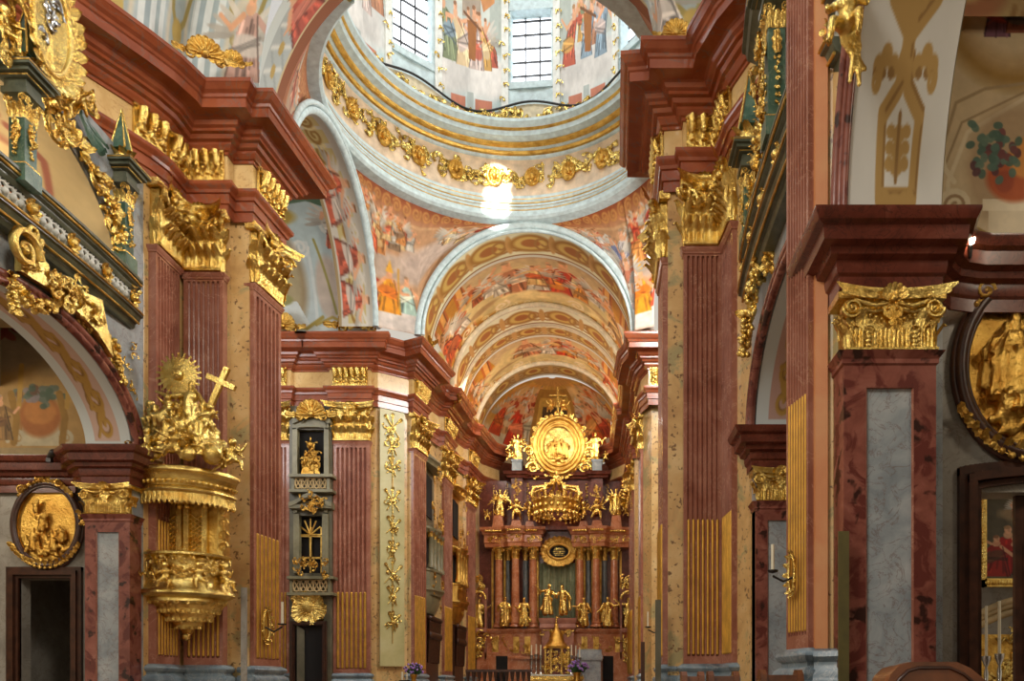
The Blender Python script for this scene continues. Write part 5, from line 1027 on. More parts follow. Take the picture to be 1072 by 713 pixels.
cv.curl(-4, 40, 10, g, 5, 1.5, 0); cv.curl(-4, 60, 10, g, 5, 1.5, 0, -1); cv.ell(2, 50, 8, 8, g); cv.ell(-12, 50, 6, 14, g)
cv = cv0
fresco('ceiling_right_near_arch', cv, lambda s, t: Vector((lerp(3.5, 4.86, t), RN[0] + RN[1] * cos(s * PI * .62), E + RN[3] + RN[2] * sin(s * PI * .62))))
m = MB()
for k, dx, r_ in ((1.0, 0, .05), (1.015, -.05, .05), (1.03, -.1, .07)): m.tube([Vector((3.47 + dx, RN[0] + RN[1] * k * cos(q * .05), E + RN[3] + RN[2] * k * sin(q * .05))) for q in range(40)], r_, 8)
solo('archivolt', m, M['red_dark'], 'red marble moulding along the left edge of the white chapel arch at right', 'moulding', smooth=60, loc=(3.45, 11, E + 6.5))
m = MB(); rg = random.Random(3)
b0 = W(886, 28, 10.4)
putto(m, 1.0, 4, b0 + Vector((0, -.1, -.45)), -.5, wings=False, tilt=.15)
for k in range(14): m.limb(b0 + Vector((rg.uniform(-.14, .14), -.06, rg.uniform(-.25, .1))), .05, b0 + Vector((rg.uniform(-.02, .22), -.1, rg.uniform(-.95, -.3))), .03)
for k in range(8): m.limb(b0 + Vector((rg.uniform(-.16, .1), -.05, rg.uniform(.0, .5))), .06, b0 + Vector((rg.uniform(-.16, .1), -.12, rg.uniform(.2, .6))), .05)
solo('arch_mask_carving', fuse('arch_mask_carving', m, M['gold'], .022), None, 'drooping gilded head-and-leaf carving at the top of the nearest right arch', 'carving')
# chapel far wall with a doorway, painted lunette above the cornice
struct('wall_right_chapel', holewall(4.6, 10, 12.0, 12.45, E + 6.6, 5.78, 7.3, E + 2.95), M['greywall'])
struct('trim_right_chapel_strip', MB().box(4.84, 5.16, 11.86, 12.0, 0, E + 5.7), M['grey'])
struct('door_2', door_frame(5.78, 7.3, 12.0, E + 2.95, .34, .14), M['wood'])
cv = Cv(96, 250, (196, 176, 142), 76, .06); w_ = (212, 198, 168)
cv.ell(84, 12, 68, 74, (150, 114, 52)); cv.ell(84, 10, 58, 62, (186, 158, 116)); cv.ell(84, 6, 46, 50, (206, 186, 150)); cv.fig(64, 44, 50, (120, 80, 96), (150, 70, 60)); cv.fig(86, 40, 50, (150, 90, 70), (110, 100, 96))
cv.line([(10, 150), (22, 110), (52, 96), (96, 90)], 3, (160, 138, 104)); cv.line([(12, 246), (14, 190), (34, 140), (96, 104)], 4, w_); cv.line([(6, 240), (8, 180), (28, 130), (96, 98)], 2, (150, 128, 96))
cv.ell(84, 178, 46, 58, (164, 138, 106), 0, .8); cv.curl(22, 214, 18, w_, 7, 1.5, 2); cv.curl(22, 214, 13, (150, 124, 92), 3, 1.4, 2); cv.line([(6, 150), (10, 176), (20, 190)], 5, w_)
cv.rect(56, 216, 96, 250, (206, 190, 160)); cv.rect(50, 208, 96, 220, (216, 202, 174)); cv.ell(82, 186, 26, 22, (170, 84, 44)); cv.ell(92, 166, 14, 18, (200, 136, 66)); cv.ell(72, 190, 9, 10, (146, 66, 40), 0, .8)
for k in range(60): cv.ell(66 + cv.rg.gauss(0, 11), 158 + cv.rg.gauss(0, 13), 4.5, 3.5, cv.rg.choice([(80, 108, 96), (92, 116, 100), (110, 60, 60), (84, 50, 56), (70, 96, 84)]), cv.rg.uniform(0, 3), .9)
cv.line([(30, 246), (44, 238), (60, 246)], 4, (150, 120, 56)); cv.mot(.05, 9, 3)
fresco('wall_right_chapel_lunette', cv, lambda s, t: Vector((lerp(X_(978, 12), X_(1074, 12), s), 11.98, lerp(Z_(-5, 12), Z_(252, 12), t))))
struct('wall_right_chapel_upper', MB().box(X_(1074, 12), 10, 11.95, 12.3, E + 6.5, E + 11.2), M['vault'])
struct('ceiling_right_chapel_cap', MB().box(4.86, 11, 1, 12, E + 11.3, E + 11.5), M['vault']); struct('wall_right_near_arch', archwall(3.52, 4.84, 1.0, 11.2, 16.0, [(RN[0], RN[1] + .03, RN[2] + .03, RN[3], -E)], 60), M['white']); struct('wall_right_chapel_side', MB().box(9.4, 9.6, 1, 12.4, 0, E + 11.4).box(4.86, 9.6, .8, 1, 0, E + 11.4), M['greywall'])  # unseen arch wall and chapel side added to block light from behind
m = MB(); pp = ell_arc(*RN[:1], RN[1], RN[2], RN[3], 4.86, 40)
struct('wall_right_arch_inner', MB().grid(lambda s, t: Vector((4.87, RN[0] + (RN[1] + .0 + 1.5 * t) * cos(s * 2.2), E + RN[3] + (RN[2] + 1.5 * t) * sin(s * 2.2))), 30, 1), M['vault'], 180)
relief_oval('large oval gilded relief of robed figures in a dark frame at the right edge', 6.52, 11.98, E + 4.82, 1.1, 1.36, 9, [(-.25, -.72, 1.5, 11, -.1), (-.5, -.5, 1.15, 12, .2), (.25, -.8, 1.4, 13, .1), (.6, -.6, 1.2, 14, -.1)], 'wood')
# steps of masonry in the relief are part of the chapel behind the door: altar, painting and candlesticks
ca = thing('chapel_altar', 'gilded side altar seen through the dark doorway at right', 'altar', (8.9, 17, 0)); y = 17.0
part('frontal', MB().box(8.05, 10.2, y - .1, y + .6, 0, E - .3), M['goldR'], ca); part('mensa', MB().box(7.95, 10.3, y - .25, y + .6, E - .3, E - .1), M['brown_red'], ca)
m = MB(); m.box(8.1, 10.3, y + .1, y + .5, E - .1, E + 1.1); part('retable', m, M['goldR'], ca); rg = random.Random(7); m = MB()
for k in range(40): m.acanthus((rg.uniform(8.6, 9.8), y + .08, rg.uniform(E, E + .95)), rg.uniform(0, 6.3), 6, .45, Vector((1, 0, 0)), Vector((0, 0, 1)), Vector((0, -1, 0)), rg, .07)
part('carving', m, M['gold'], ca, 60); m = MB()
for k in range(8): m.tube([(8.55 + .2 * k, y, E + 1.02), (8.65 + .2 * k, y, E + .9), (8.75 + .2 * k, y, E + 1.02)], .03, 6)
part('scalloped_canopy', m, M['goldP'], ca, 60); m = MB()
for q, r_ in ((0, .08), (.14, .06), (.24, .08)): m.tube([(8.1 + .12 * k, y - .05, E + 1.25 + q + .36 * sin(k / 18 * PI)) for k in range(19)], r_, 7)
part('arched_cornice', m, M['buff'], ca, 60)
cv = Cv(90, 120, (92, 84, 64), 78, .2); cv.cloud(52, 26, 46, 26, (150, 126, 92)); cv.crowd(36, 66, 22, 40, 26, 5, [(190, 140, 100), (176, 110, 80)], .4); cv.fig(28, 112, 70, (166, 36, 28), (150, 30, 26)); cv.fig(14, 116, 60, (150, 40, 30), (96, 60, 40)); cv.fig(52, 114, 74, (26, 24, 24), (30, 28, 28)); cv.fig(78, 112, 70, (186, 170, 140), (150, 130, 100)); cv.mot(.1, 8, 2)
pt = thing('altar_painting', 'gilt-framed painting of robed figures seen through the doorway at right', 'painting', (9.2, 17.05, E + 2.0)); px0, px1, pz0, pz1 = 8.32, 9.9, E + 2.3, E + 4.1
cvp = fresco('canvas', cv, lambda s, t: Vector((lerp(px0, px1, s), 17.0, lerp(pz1, pz0, t))) - pt.location, parent=pt)
m = MB(); m.box(px0 - .16, px0, 16.92, 17.1, pz0 - .18, pz1 + .16); m.box(px1, px1 + .16, 16.92, 17.1, pz0 - .18, pz1 + .16); m.box(px0 - .16, px1 + .16, 16.92, 17.1, pz0 - .18, pz0); m.box(px0 - .16, px1 + .16, 16.92, 17.1, pz1, pz1 + .16)
for k in range(26): m.ball((px0 - .08, 16.9, lerp(pz0, pz1, k / 25)), .05, 6, 4); m.ball((lerp(px0, px1, k / 25), 16.9, pz0 - .09), .05, 6, 4)
part('frame', m, M['gold'], pt, 40)
struct('wall_right_next_chapel', MB().box(5, 12, 17.6, 17.8, 0, 8), M['greywall'])
def candlestick(label, x, y, z, h, ch, mat='silver', group=None):
    t = thing('candlestick', label, 'candlestick', (x, y, z), group=group)
    part('stand', MB().lathe([(0, 0), (h * .16, 0), (h * .16, h * .04), (h * .06, h * .1), (h * .03, h * .2), (h * .07, h * .3), (h * .03, h * .4), (h * .05, h * .62), (h * .025, h * .75), (h * .09, h * .9), (h * .1, h), (0, h)], (0, 0, 0), 12), M[mat], t, 60, True)
    part('candle', MB().lathe([(0, h), (.022 * max(1, h / .7), h), (.02 * max(1, h / .7), h + ch), (0, h + ch)], (0, 0, 0), 10), M['wax'], t, 60, True); return t
candlestick('left of two silver candlesticks on the side altar through the right doorway', 8.05, 16.4, E - .35, .95, 1.05); candlestick('right of two silver candlesticks on the side altar through the right doorway', 8.3, 16.35, E - .35, 1.0, 1.1)
m = MB().box(X_(1063, 12.2), X_(1063, 12.2) + .9, 12.2, 12.28, 0, E + 2.95); dl = thing('door_leaf', 'dark wooden door leaf half closing the doorway at the right edge', 'door', (X_(1063, 12.2), 12.2, 0)); part('panel', m, M['wood'], dl)
m = MB(); 
for q in (.25, 1.4, 2.5): m.box(X_(1063, 12.2) + .12, X_(1063, 12.2) + .8, 12.17, 12.2, q, q + .9)
part('raised_panels', m, M['wood'], dl)
sp = thing('spotlight', 'small glowing spotlight on the dark cornice at upper right', 'lamp', W(1017, 256, 11.3)); p = W(1017, 250, 11.3); part('bulb', MB().ball(p, (.05, .05, .075), 10, 8), emit('lamp_glow', (255, 236, 200), 150), sp, 60); part('holder', MB().limb(p + Vector((0, .05, -.08)), .04, p + Vector((.02, .1, -.2)), .03), M['iron'], sp, 60)
for lab, u in (('black spotlight on the left chapel cornice', 52), ('white-rimmed spotlight on the left chapel cornice', 71)):
    p = W(u, 480, 20.3); s_ = thing('spotlight', lab, 'lamp', p); part('housing', MB().limb(p + Vector((0, 0, .03)), .07, p + Vector((.16, -.1, .12)), .09), M['iron'] if u == 52 else M['white'], s_, 60); part('foot', MB().box(p.x - .06, p.x + .06, p.y - .06, p.y + .06, p.z - .1, p.z), M['iron'], s_)
# ================================================================== pulpit
PX, PY = -11.42, 21.62
pu = thing('pulpit', 'gilded carved pulpit with a canopy of figures on the left crossing pier', 'pulpit', (PX, PY, E + 1.3))
def half(prof, n=40, mat='gold', name='', sm_=50, **k): return part(name, MB().lathe([(r_, E + z) for r_, z in prof], (PX, PY, 0), n, PI, 2 * PI), M[mat], pu, sm_, **k)
half([(0, 5.7), (1.42, 5.7), (1.46, 5.66), (1.46, 5.58), (1.38, 5.54), (1.34, 5.45), (1.3, 5.3), (1.28, 5.22), (1.34, 5.16), (1.36, 5.1), (1.32, 5.04), (1.22, 5.02), (0, 5.02)], name='canopy', mat='goldP')
fr = MB()
for k in range(30):
    a = PI + PI * (k + .5) / 30; p = Vector((PX + 1.3 * cos(a), PY + 1.3 * sin(a), E + 5.05)); nn = Vector((cos(a), sin(a), 0)); fr.leaf(p, (0, 0, -1), nn, .3, .15, .04, 5); fr.ball(p + Vector((0, 0, -.28)), .05, 6, 5); fr.ball(p + nn * .06 + Vector((0, 0, .25)), .06, 6, 5)
part('tasselled_fringe', fr, M['gold'], pu, 60)
# back panel with trellis and little pilasters
bp = MB().box(PX - 1.1, PX + 1.1, PY - .2, PY + .1, E + 3.5, E + 5.1); part('back_panel', bp, M['goldD'], pu); m = MB()
for x in (-1.05, -.62, -.08, .12, .62, 1.05): m.box(PX + x - .07, PX + x + .07, PY - .34, PY - .18, E + 3.5, E + 4.85); m.ball((PX + x, PY - .3, E + 4.85), (.11, .1, .08), 8, 6)
for cx in (-.35, .37):
    for k in range(7):
        z = E + 3.6 + .13 * k; m.tube([(PX + cx - .2, PY - .23, z), (PX + cx + .2, PY - .23, z + .3)], .018, 5); m.tube([(PX + cx + .2, PY - .23, z), (PX + cx - .2, PY - .23, z + .3)], .018, 5)
for k in range(12): m.ball((PX - 1.0 + .18 * k, PY - .32, E + 4.98), .08, 6, 5)
for sg in (-1, 1):
    for k in range(4): m.spiral((PX + sg * 1.12, PY - .35, E + 3.75 + .32 * k), (sg, 0, 0), (0, 0, 1), .15, 1.4, .28, 14)
part('back_ornament', m, M['gold'], pu, 60); rg = random.Random(31)
# basket
half([(.0, 3.52), (1.16, 3.52), (1.2, 3.5), (1.2, 3.44), (1.1, 3.4), (1.04, 3.3), (1.06, 3.05), (1.14, 2.75), (1.2, 2.55), (1.3, 2.5), (1.32, 2.42), (1.24, 2.36), (1.1, 2.3), (1.12, 2.22), (1.0, 2.14), (.8, 2.05), (.0, 2.0)], name='basket', mat='goldP')
m = MB()
for k in range(64): a = PI + PI * (k + .5) / 64; p = Vector((PX + 1.1 * cos(a), PY + 1.1 * sin(a), E + 2.95)); nn = Vector((cos(a), sin(a), 0)); m.acanthus(p + Vector((0, 0, rg.uniform(-.36, .4))), rg.uniform(0, 6.3), 6, .5, Vector((-sin(a), cos(a), 0)), Vector((0, 0, 1)), nn, rg, .09)
part('basket_relief', m, M['gold'], pu, 60); m = MB()
for q, (a, hh) in enumerate(((1.08, .85), (1.3, .7), (1.52, .75), (1.72, .8), (1.9, .85))): m = MB(); putto(m, hh, q, (PX + 1.24 * cos(a * PI), PY + 1.24 * sin(a * PI), E + 2.5), (a - 1.5) * PI); part('putto', fuse('putto', m, M['gold'], .025), None, pu, local=True).location = -pu.location
# hanging drop
half([(.9, 2.1), (.82, 1.95), (.62, 1.85), (.4, 1.72), (.22, 1.55), (.12, 1.42), (.0, 1.3)], name='pendant', mat='goldD'); m = MB()
for row, (r_, z, n, h) in enumerate(((1.02, 2.2, 13, .42), (.8, 1.98, 9, .4), (.45, 1.75, 7, .34))):
    for k in range(n): a = PI + PI * (k + .5) / n; nn = Vector((cos(a), sin(a), 0)); m.leaf((PX + r_ * cos(a), PY + r_ * sin(a), E + z), nn * -.7 + Vector((0, 0, -.75)), nn, h, h * .7, .16, 7); m.spiral((PX + (r_ + .06) * cos(a), PY + (r_ + .06) * sin(a), E + z), Vector((-sin(a), cos(a), 0)), (0, 0, 1), h * .22, 1.4, .3, 12)
m.ball((PX, PY - .1, E + 1.33), .12, 8, 6); part('pendant_leaves', m, M['gold'], pu, 60)
# sculpture on the canopy
GX, GY = PX + .32, PY - .45
m = MB(); zc = E + 5.7
for k in range(110):
    a = rg.uniform(PI, 2 * PI); q = rg.random() ** .7; r_ = 1.3 * (1 - q * .72); m.ball((GX + r_ * cos(a) * rg.uniform(.7, 1), GY + r_ * sin(a) * rg.uniform(.5, 1) - .05, zc + .1 + 1.6 * q), (rg.uniform(.1, .24), rg.uniform(.1, .2), rg.uniform(.09, .2)), 8, 6)
for k in range(60): a = rg.uniform(PI * 1.05, PI * 1.95); z = rg.uniform(.2, 1.6); r_ = 1.34 * (1 - z / 2.5); p = V(GX + r_ * cos(a), GY + r_ * sin(a), zc + z); m.limb(p, .05, p + V(rg.uniform(-.4, .4), rg.uniform(-.1, .05), rg.uniform(-.35, .1)), .035)
robed(m, 1.6, 5, [((-.3, -.1, .72), (-.5, -.1, .8)), ((.26, -.1, .62), (.2, -.25, .78))], lean=.1, org=(GX + .24, GY - .5, zc + .7)); robed(m, 1.2, 6, lean=-.7, org=(GX - .25, GY - .8, zc + .4)); robed(m, 1.3, 7, lean=.7, org=(GX + .55, GY - .55, zc + .4))
putto(m, 1.1, 1, (GX - 1.22, GY - .45, zc), -.5); putto(m, .95, 2, (GX + 1.28, GY - .35, zc - .05), .6); putto(m, .8, 3, (GX - .6, GY - 1.0, zc + .15), -.2); putto(m, .8, 5, (GX + .2, GY - 1.15, zc + .1), .2, tilt=.4); putto(m, .8, 6, (GX - .75, GY - .6, zc + 1.0), -.6); putto(m, .8, 8, (GX + .75, GY - .6, zc + .9), .6, tilt=.3); robed(m, 1.0, 9, lean=-.9, org=(GX - .75, GY - .5, zc + .55)); putto(m, .75, 11, (GX - .2, GY - .75, zc + 1.15), .1)
m.ball((GX + .95, GY - .75, zc + .3), .27, 12, 8); part('figure_group', fuse('figure_group', m, M['goldP'], .03), None, pu, local=True, label='pale gilded figures and cherubs on clouds').location = -pu.location
sb = MB(); ctr = W(187, 393, 20.62)
for k in range(44):
    a = 2 * PI * k / 44; L = .6 if k % 2 else .48; d = V(cos(a), 0, sin(a)); s_ = V(-sin(a), 0, cos(a)); w = .05; b_ = ctr + d * .12; e_ = ctr + d * L
    sb.add([b_ + s_ * w * .5 + V(0, -.04, 0), b_ - s_ * w * .5 + V(0, -.04, 0), e_ - s_ * w * .6, e_ + s_ * w * .6, b_ + V(0, .03, 0), e_ + V(0, .03, 0)], [(0, 1, 2, 3), (1, 4, 5, 2), (4, 0, 3, 5), (3, 2, 5), (0, 4, 1)])
part('sunburst', sb, M['goldP'], pu); fc = MB().ball(ctr + V(0, -.05, 0), (.16, .1, .16), 12, 10)
for sg in (-1, 1): fc.ball(ctr + V(sg * .06, -.14, .03), (.03, .02, .018)); fc.ball(ctr + V(sg * .07, -.12, -.04), .04)
fc.ball(ctr + V(0, -.16, -.01), (.02, .03, .035)); fc.ball(ctr + V(0, -.14, -.075), (.045, .02, .014)); part('sun_face', fc, M['goldP'], pu, 60)
cm = MB(); Mc = Matrix.Translation((GX + .66, GY - .6, E + 6.95)) @ Matrix.Rotation(.42, 4, 'Y'); c2 = MB().box(-.07, .07, -.06, .06, 0, 1.5).box(-.4, -.07, -.06, .06, 1.02, 1.16).box(.07, .4, -.06, .06, 1.02, 1.16); part('cross', MB().merge(c2, Mc), M['goldP'], pu)

# ================================================================== grey-green oratory tower between the far left pilasters
Y0 = 37.2
ot = thing('oratory_tower', 'grey-green oratory with two windows one above the other beside the far left pier', 'oratory', (X_(325, Y0), Y0, 0))
m = MB(); m.pbox(303, 430, 347, 713, Y0 + .25, .12)
b1 = (311, 450, 339, 497); b2 = (313, 540, 337, 600)
m = MB()
for (u0, v0, u1, v1) in ((303, 425, b1[0], 713), (b1[2], 425, 347, 713), (b1[0], 425, b1[2], b1[1]), (b1[0], b1[3], b1[2], b2[1]), (b1[0], b2[3], b1[2], 648), (b1[0], b2[1], b2[0], b2[3]), (b2[2], b2[1], b1[2], b2[3])): m.pbox(u0, v0, u1, v1, Y0 + .1, .4)
part('wall_panel', m, M['oliveD'], ot); m = MB().pbox(303, 440, 347, 610, Y0 + .4, .05); part('interior_shade_sheet', m, M['black'], ot)  # black sheet stands in for the unlit depth behind the windows
def surround(u0, v0, u1, v1, w, Y, arch=6):
    m = MB(); m.pbox(u0 - w, v0 - 2, u0, v1, Y, .3).pbox(u1, v0 - 2, u1 + w, v1, Y, .3); n = 10
    for i in range(n): q0, q1 = i / n, (i + 1) / n; qa = (q0 + q1) / 2; h = arch * math.sqrt(max(0, 1 - (2 * qa - 1) ** 2)); m.pbox(lerp(u0 - w, u1 + w, q0), v0 - h - w, lerp(u0 - w, u1 + w, q1), v0 - h + 1, Y, .3)
    return m
def ogee(u0, u1, v, h, Y, mat='olive'):
    m = MB(); n = 16; pts = [(lerp(u0, u1, i / n), v - h * sm(1 - abs(2 * i / n - 1)) ) for i in range(n + 1)]
    for o, t in ((0, 3), (3, 1.5)):
        for a, b in zip(pts, pts[1:]): m.prism([W(a[0], a[1] - o, Y), W(b[0], b[1] - o, Y), W(b[0], b[1] - o - t, Y), W(a[0], a[1] - o - t, Y)], (0, .45, 0))
    return m
part('upper_window_surround', surround(*b1, 5, Y0 - .05, 4), M['olive'], ot); part('upper_pediment', ogee(306, 345, 443, 10, Y0 - .2).merge(MB().pbox(310, 436, 341, 447, Y0 - .08, .3)), M['olive'], ot, 40)
sh_ = MB()
def shell(m, u, v, Y, r, n=9, yaw=0.):
    c = W(u, v, Y); ex = V(cos(yaw), sin(yaw), 0); nn = V(sin(yaw), -cos(yaw), 0)
    for k in range(n): a = PI * k / (n - 1); d = ex * cos(a) + V(0, 0, sin(a)); m.leaf(c, d, nn, r, r * .42, r * .25, 6); m.limb(c + nn * .03, r * .04, c + d * r * .85 + nn * r * .12, r * .07, 6)
    for sg in (-1, 1): m.spiral(c + ex * (sg * r * .75) + V(0, 0, -r * .15), ex * sg, (0, 0, 1), r * .32, 1.5, .28, 16); m.leaf(c + ex * (sg * r * .8), ex * sg, nn, r * .9, r * .3, r * .2, 6)
    m.ball(c + nn * r * .15, r * .2, 8, 6); return m
part('gilded_shell_crest', shell(sh_, 326, 434, Y0 - .3, .75), M['goldD'], ot, 60)
def balustrade(u0, u1, v0, v1, Y, name):
    m = MB(); m.pbox(u0 - 3, v0 - 3, u1 + 3, v0, Y - .15, .6).pbox(u0 - 3, v1, u1 + 3, v1 + 3, Y - .12, .6).pbox(u0, v0, u0 + 3, v1, Y, .2).pbox(u1 - 3, v0, u1, v1, Y, .2); part(name, m, M['olive'], ot); q = MB(); n = 5
    for i in range(n):
        u = lerp(u0 + 4, u1 - 4, (i + .5) / n); c = W(u, (v0 + v1) / 2, Y + .05); rx = (u1 - u0) / n * .42 / F * Y; rz = (v1 - v0) * .45 / F * Y
        q.tube([c + V(rx * cos(k * PI / 6), 0, rz * sin(k * PI / 6)) for k in range(12)], .045, 5, True); q.tube([c + V(-rx, 0, -rz), c + V(rx, 0, rz)], .035, 5); q.tube([c + V(rx, 0, -rz), c + V(-rx, 0, rz)], .035, 5)
    part(name + '_openwork', q, M['buff'], ot, 60)
balustrade(305, 345, 499, 512, Y0 - .15, 'upper_balcony'); balustrade(303, 346, 606, 620, Y0 - .15, 'lower_balcony')
part('middle_pediment', ogee(302, 347, 530, 10, Y0 - .25).merge(MB().pbox(302, 528, 347, 532, Y0 - .2, .5)), M['olive'], ot, 40); part('lower_window_surround', surround(*b2, 6, Y0 - .05, 10), M['olive'], ot)
m = MB(); m.pbox(313, 560, 337, 562, Y0 + .2, .1).pbox(313, 583, 337, 585, Y0 + .2, .1).pbox(324, 552, 326, 600, Y0 + .2, .1).pbox(313, 552, 314.5, 600, Y0 + .2, .1).pbox(335.5, 552, 337, 600, Y0 + .2, .1)
for k in range(7): a = PI * k / 6; m.tube([W(325, 560, Y0 + .2), W(325 + 12 * cos(a), 560 - 17 * sin(a), Y0 + .2)], .04, 5)
part('gilded_sash_bars', m, M['goldD'], ot, 40)
rg = random.Random(44); m = MB()
for q in range(16): m.acanthus(W(rg.uniform(316, 336), rg.uniform(520, 531), Y0 - .3), rg.uniform(0, 6.3), 6, .55, V(1, 0, 0), V(0, 0, 1), V(0, -1, 0), rg, .09)
part('pediment_carving', m, M['goldR'], ot, 60); m = MB()
for q in range(16): m.acanthus(W(rg.uniform(309, 341), rg.uniform(588, 600), Y0 - .3), rg.uniform(0, 6.3), 6, .5, V(1, 0, 0), V(0, 0, 1), V(0, -1, 0), rg, .09)
part('carved_ornament', m, M['goldR'], ot, 60)
rq = thing('reliquary', 'gilded pyramid-shaped reliquary shrine in the upper window of the oratory tower', 'reliquary', W(325, 496, Y0 - .1)); m = MB(); rg = random.Random(45)
for q in range(30): v = rg.uniform(468, 495); hw = 4 + (v - 466) * .3; m.acanthus(W(325 + rg.uniform(-hw, hw), v, Y0 - .02 - rg.random() * .1), rg.uniform(0, 6.3), 6, .45, V(1, 0, 0), V(0, 0, 1), V(0, -1, 0), rg, .1)
m.ball(W(325, 466, Y0), .18, 8, 6); m.tube([W(325, 466, Y0), W(325, 458, Y0)], .05, 6); m.prism([W(315, 496, Y0), W(335, 496, Y0), W(330, 476, Y0), W(320, 476, Y0)], (0, .12, 0)); part('shrine', m, M['goldR'], rq, 60)
ca_ = thing('gilded_cartouche', 'bright gilded star-shaped cartouche over the dark door below the oratory', 'cartouche', W(323, 636, Y0)); m = MB(); m.ball(W(323, 636, Y0), (.45, .12, .4), 12, 8); rg = random.Random(46)
for k in range(18): a = k * 2 * PI / 18; m.leaf(W(323, 636, Y0 - .05) + V(.3 * cos(a), 0, .25 * sin(a)), (cos(a), 0, sin(a) * .7), (0, -1, 0), rg.uniform(.45, .7), .3, .2, 6)
part('carving', m, M['gold'], ca_, 60)
struct('door_3', door_frame(X_(309, Y0), X_(338, Y0), Y0 - .02, Z_(655, Y0), .2), M['wood']); m = MB().pbox(309, 655, 338, 745, Y0 + .02, .05); struct('wall_far_doorway_shade', m, M['black']); m = MB().prism([W(311, 655, Y0 - .04), W(319, 660, Y0 - .04), W(319, 745, Y0 - .04), W(311, 745, Y0 - .04)], (0, -.03, 0)); dl = solo('door_leaf', m, M['oliveD'], 'grey door leaf standing half open under the gilded star cartouche', 'door')  # black sheet fills the doorway in place of its shade
# grey strips beside the tower
# ================================================================== pale panel with gilded trophies
A_, B_ = Vector((-10.78, 37.62)), Vector((-9.66, 38.5)); dd = (B_ - A_).normalized(); yaw = math.atan2(dd.y, dd.x); nn2 = Vector((dd.y, -dd.x)); mid = (A_ + B_) / 2 + nn2 * .05; ex = V(dd.x, dd.y, 0); nr = V(nn2.x, nn2.y, 0)
tp = thing('trophy_panel', 'tall pale green panel hung with gilded trophies on the far left pier', 'panel', (mid.x, mid.y, E + .9)); m = MB(); hw = .62
m.prism([V(mid.x, mid.y, E + .9) - ex * hw, V(mid.x, mid.y, E + .9) + ex * hw, V(mid.x, mid.y, E + 13.3) + ex * hw, V(mid.x, mid.y, E + 13.3) - ex * hw], nr * .06); part('panel', m, M['panel'], tp)
m = MB(); q0 = V(mid.x, mid.y, 0) + nr * .1
m.tube([q0 + V(0, 0, E + 2), q0 + V(0, 0, E + 13.2)], .02, 5); part('gilded_cord', m, M['goldR'], tp, 60)
for k, v in enumerate((448, 468, 490, 525, 552, 578, 602, 625, 652)):
    rg = random.Random(60 + k); m = MB(); c = q0 + V(0, 0, Z_(v, 38)); s_ = .62 if k % 3 else .8
    for a in (.8 + .2 * (k % 2), 2.2 - .15 * (k % 3), 1.57): d = ex * cos(a) + V(0, 0, sin(a)); m.limb(c - d * s_ * .7, .03, c + d * s_ * .7, .045, 6); m.leaf(c + d * s_ * .6, d, nr, .22, .16, .05, 6)
    for _ in range(4): m.acanthus(c + ex * rg.uniform(-.2, .2), rg.uniform(0, 6.3), 6, .5, ex, V(0, 0, 1), nr, rg, .08)
    m.ball(c + nr * .03, (.12, .06, .12), 8, 6); part('gilded_trophy', m, M['goldP'], tp, 60)

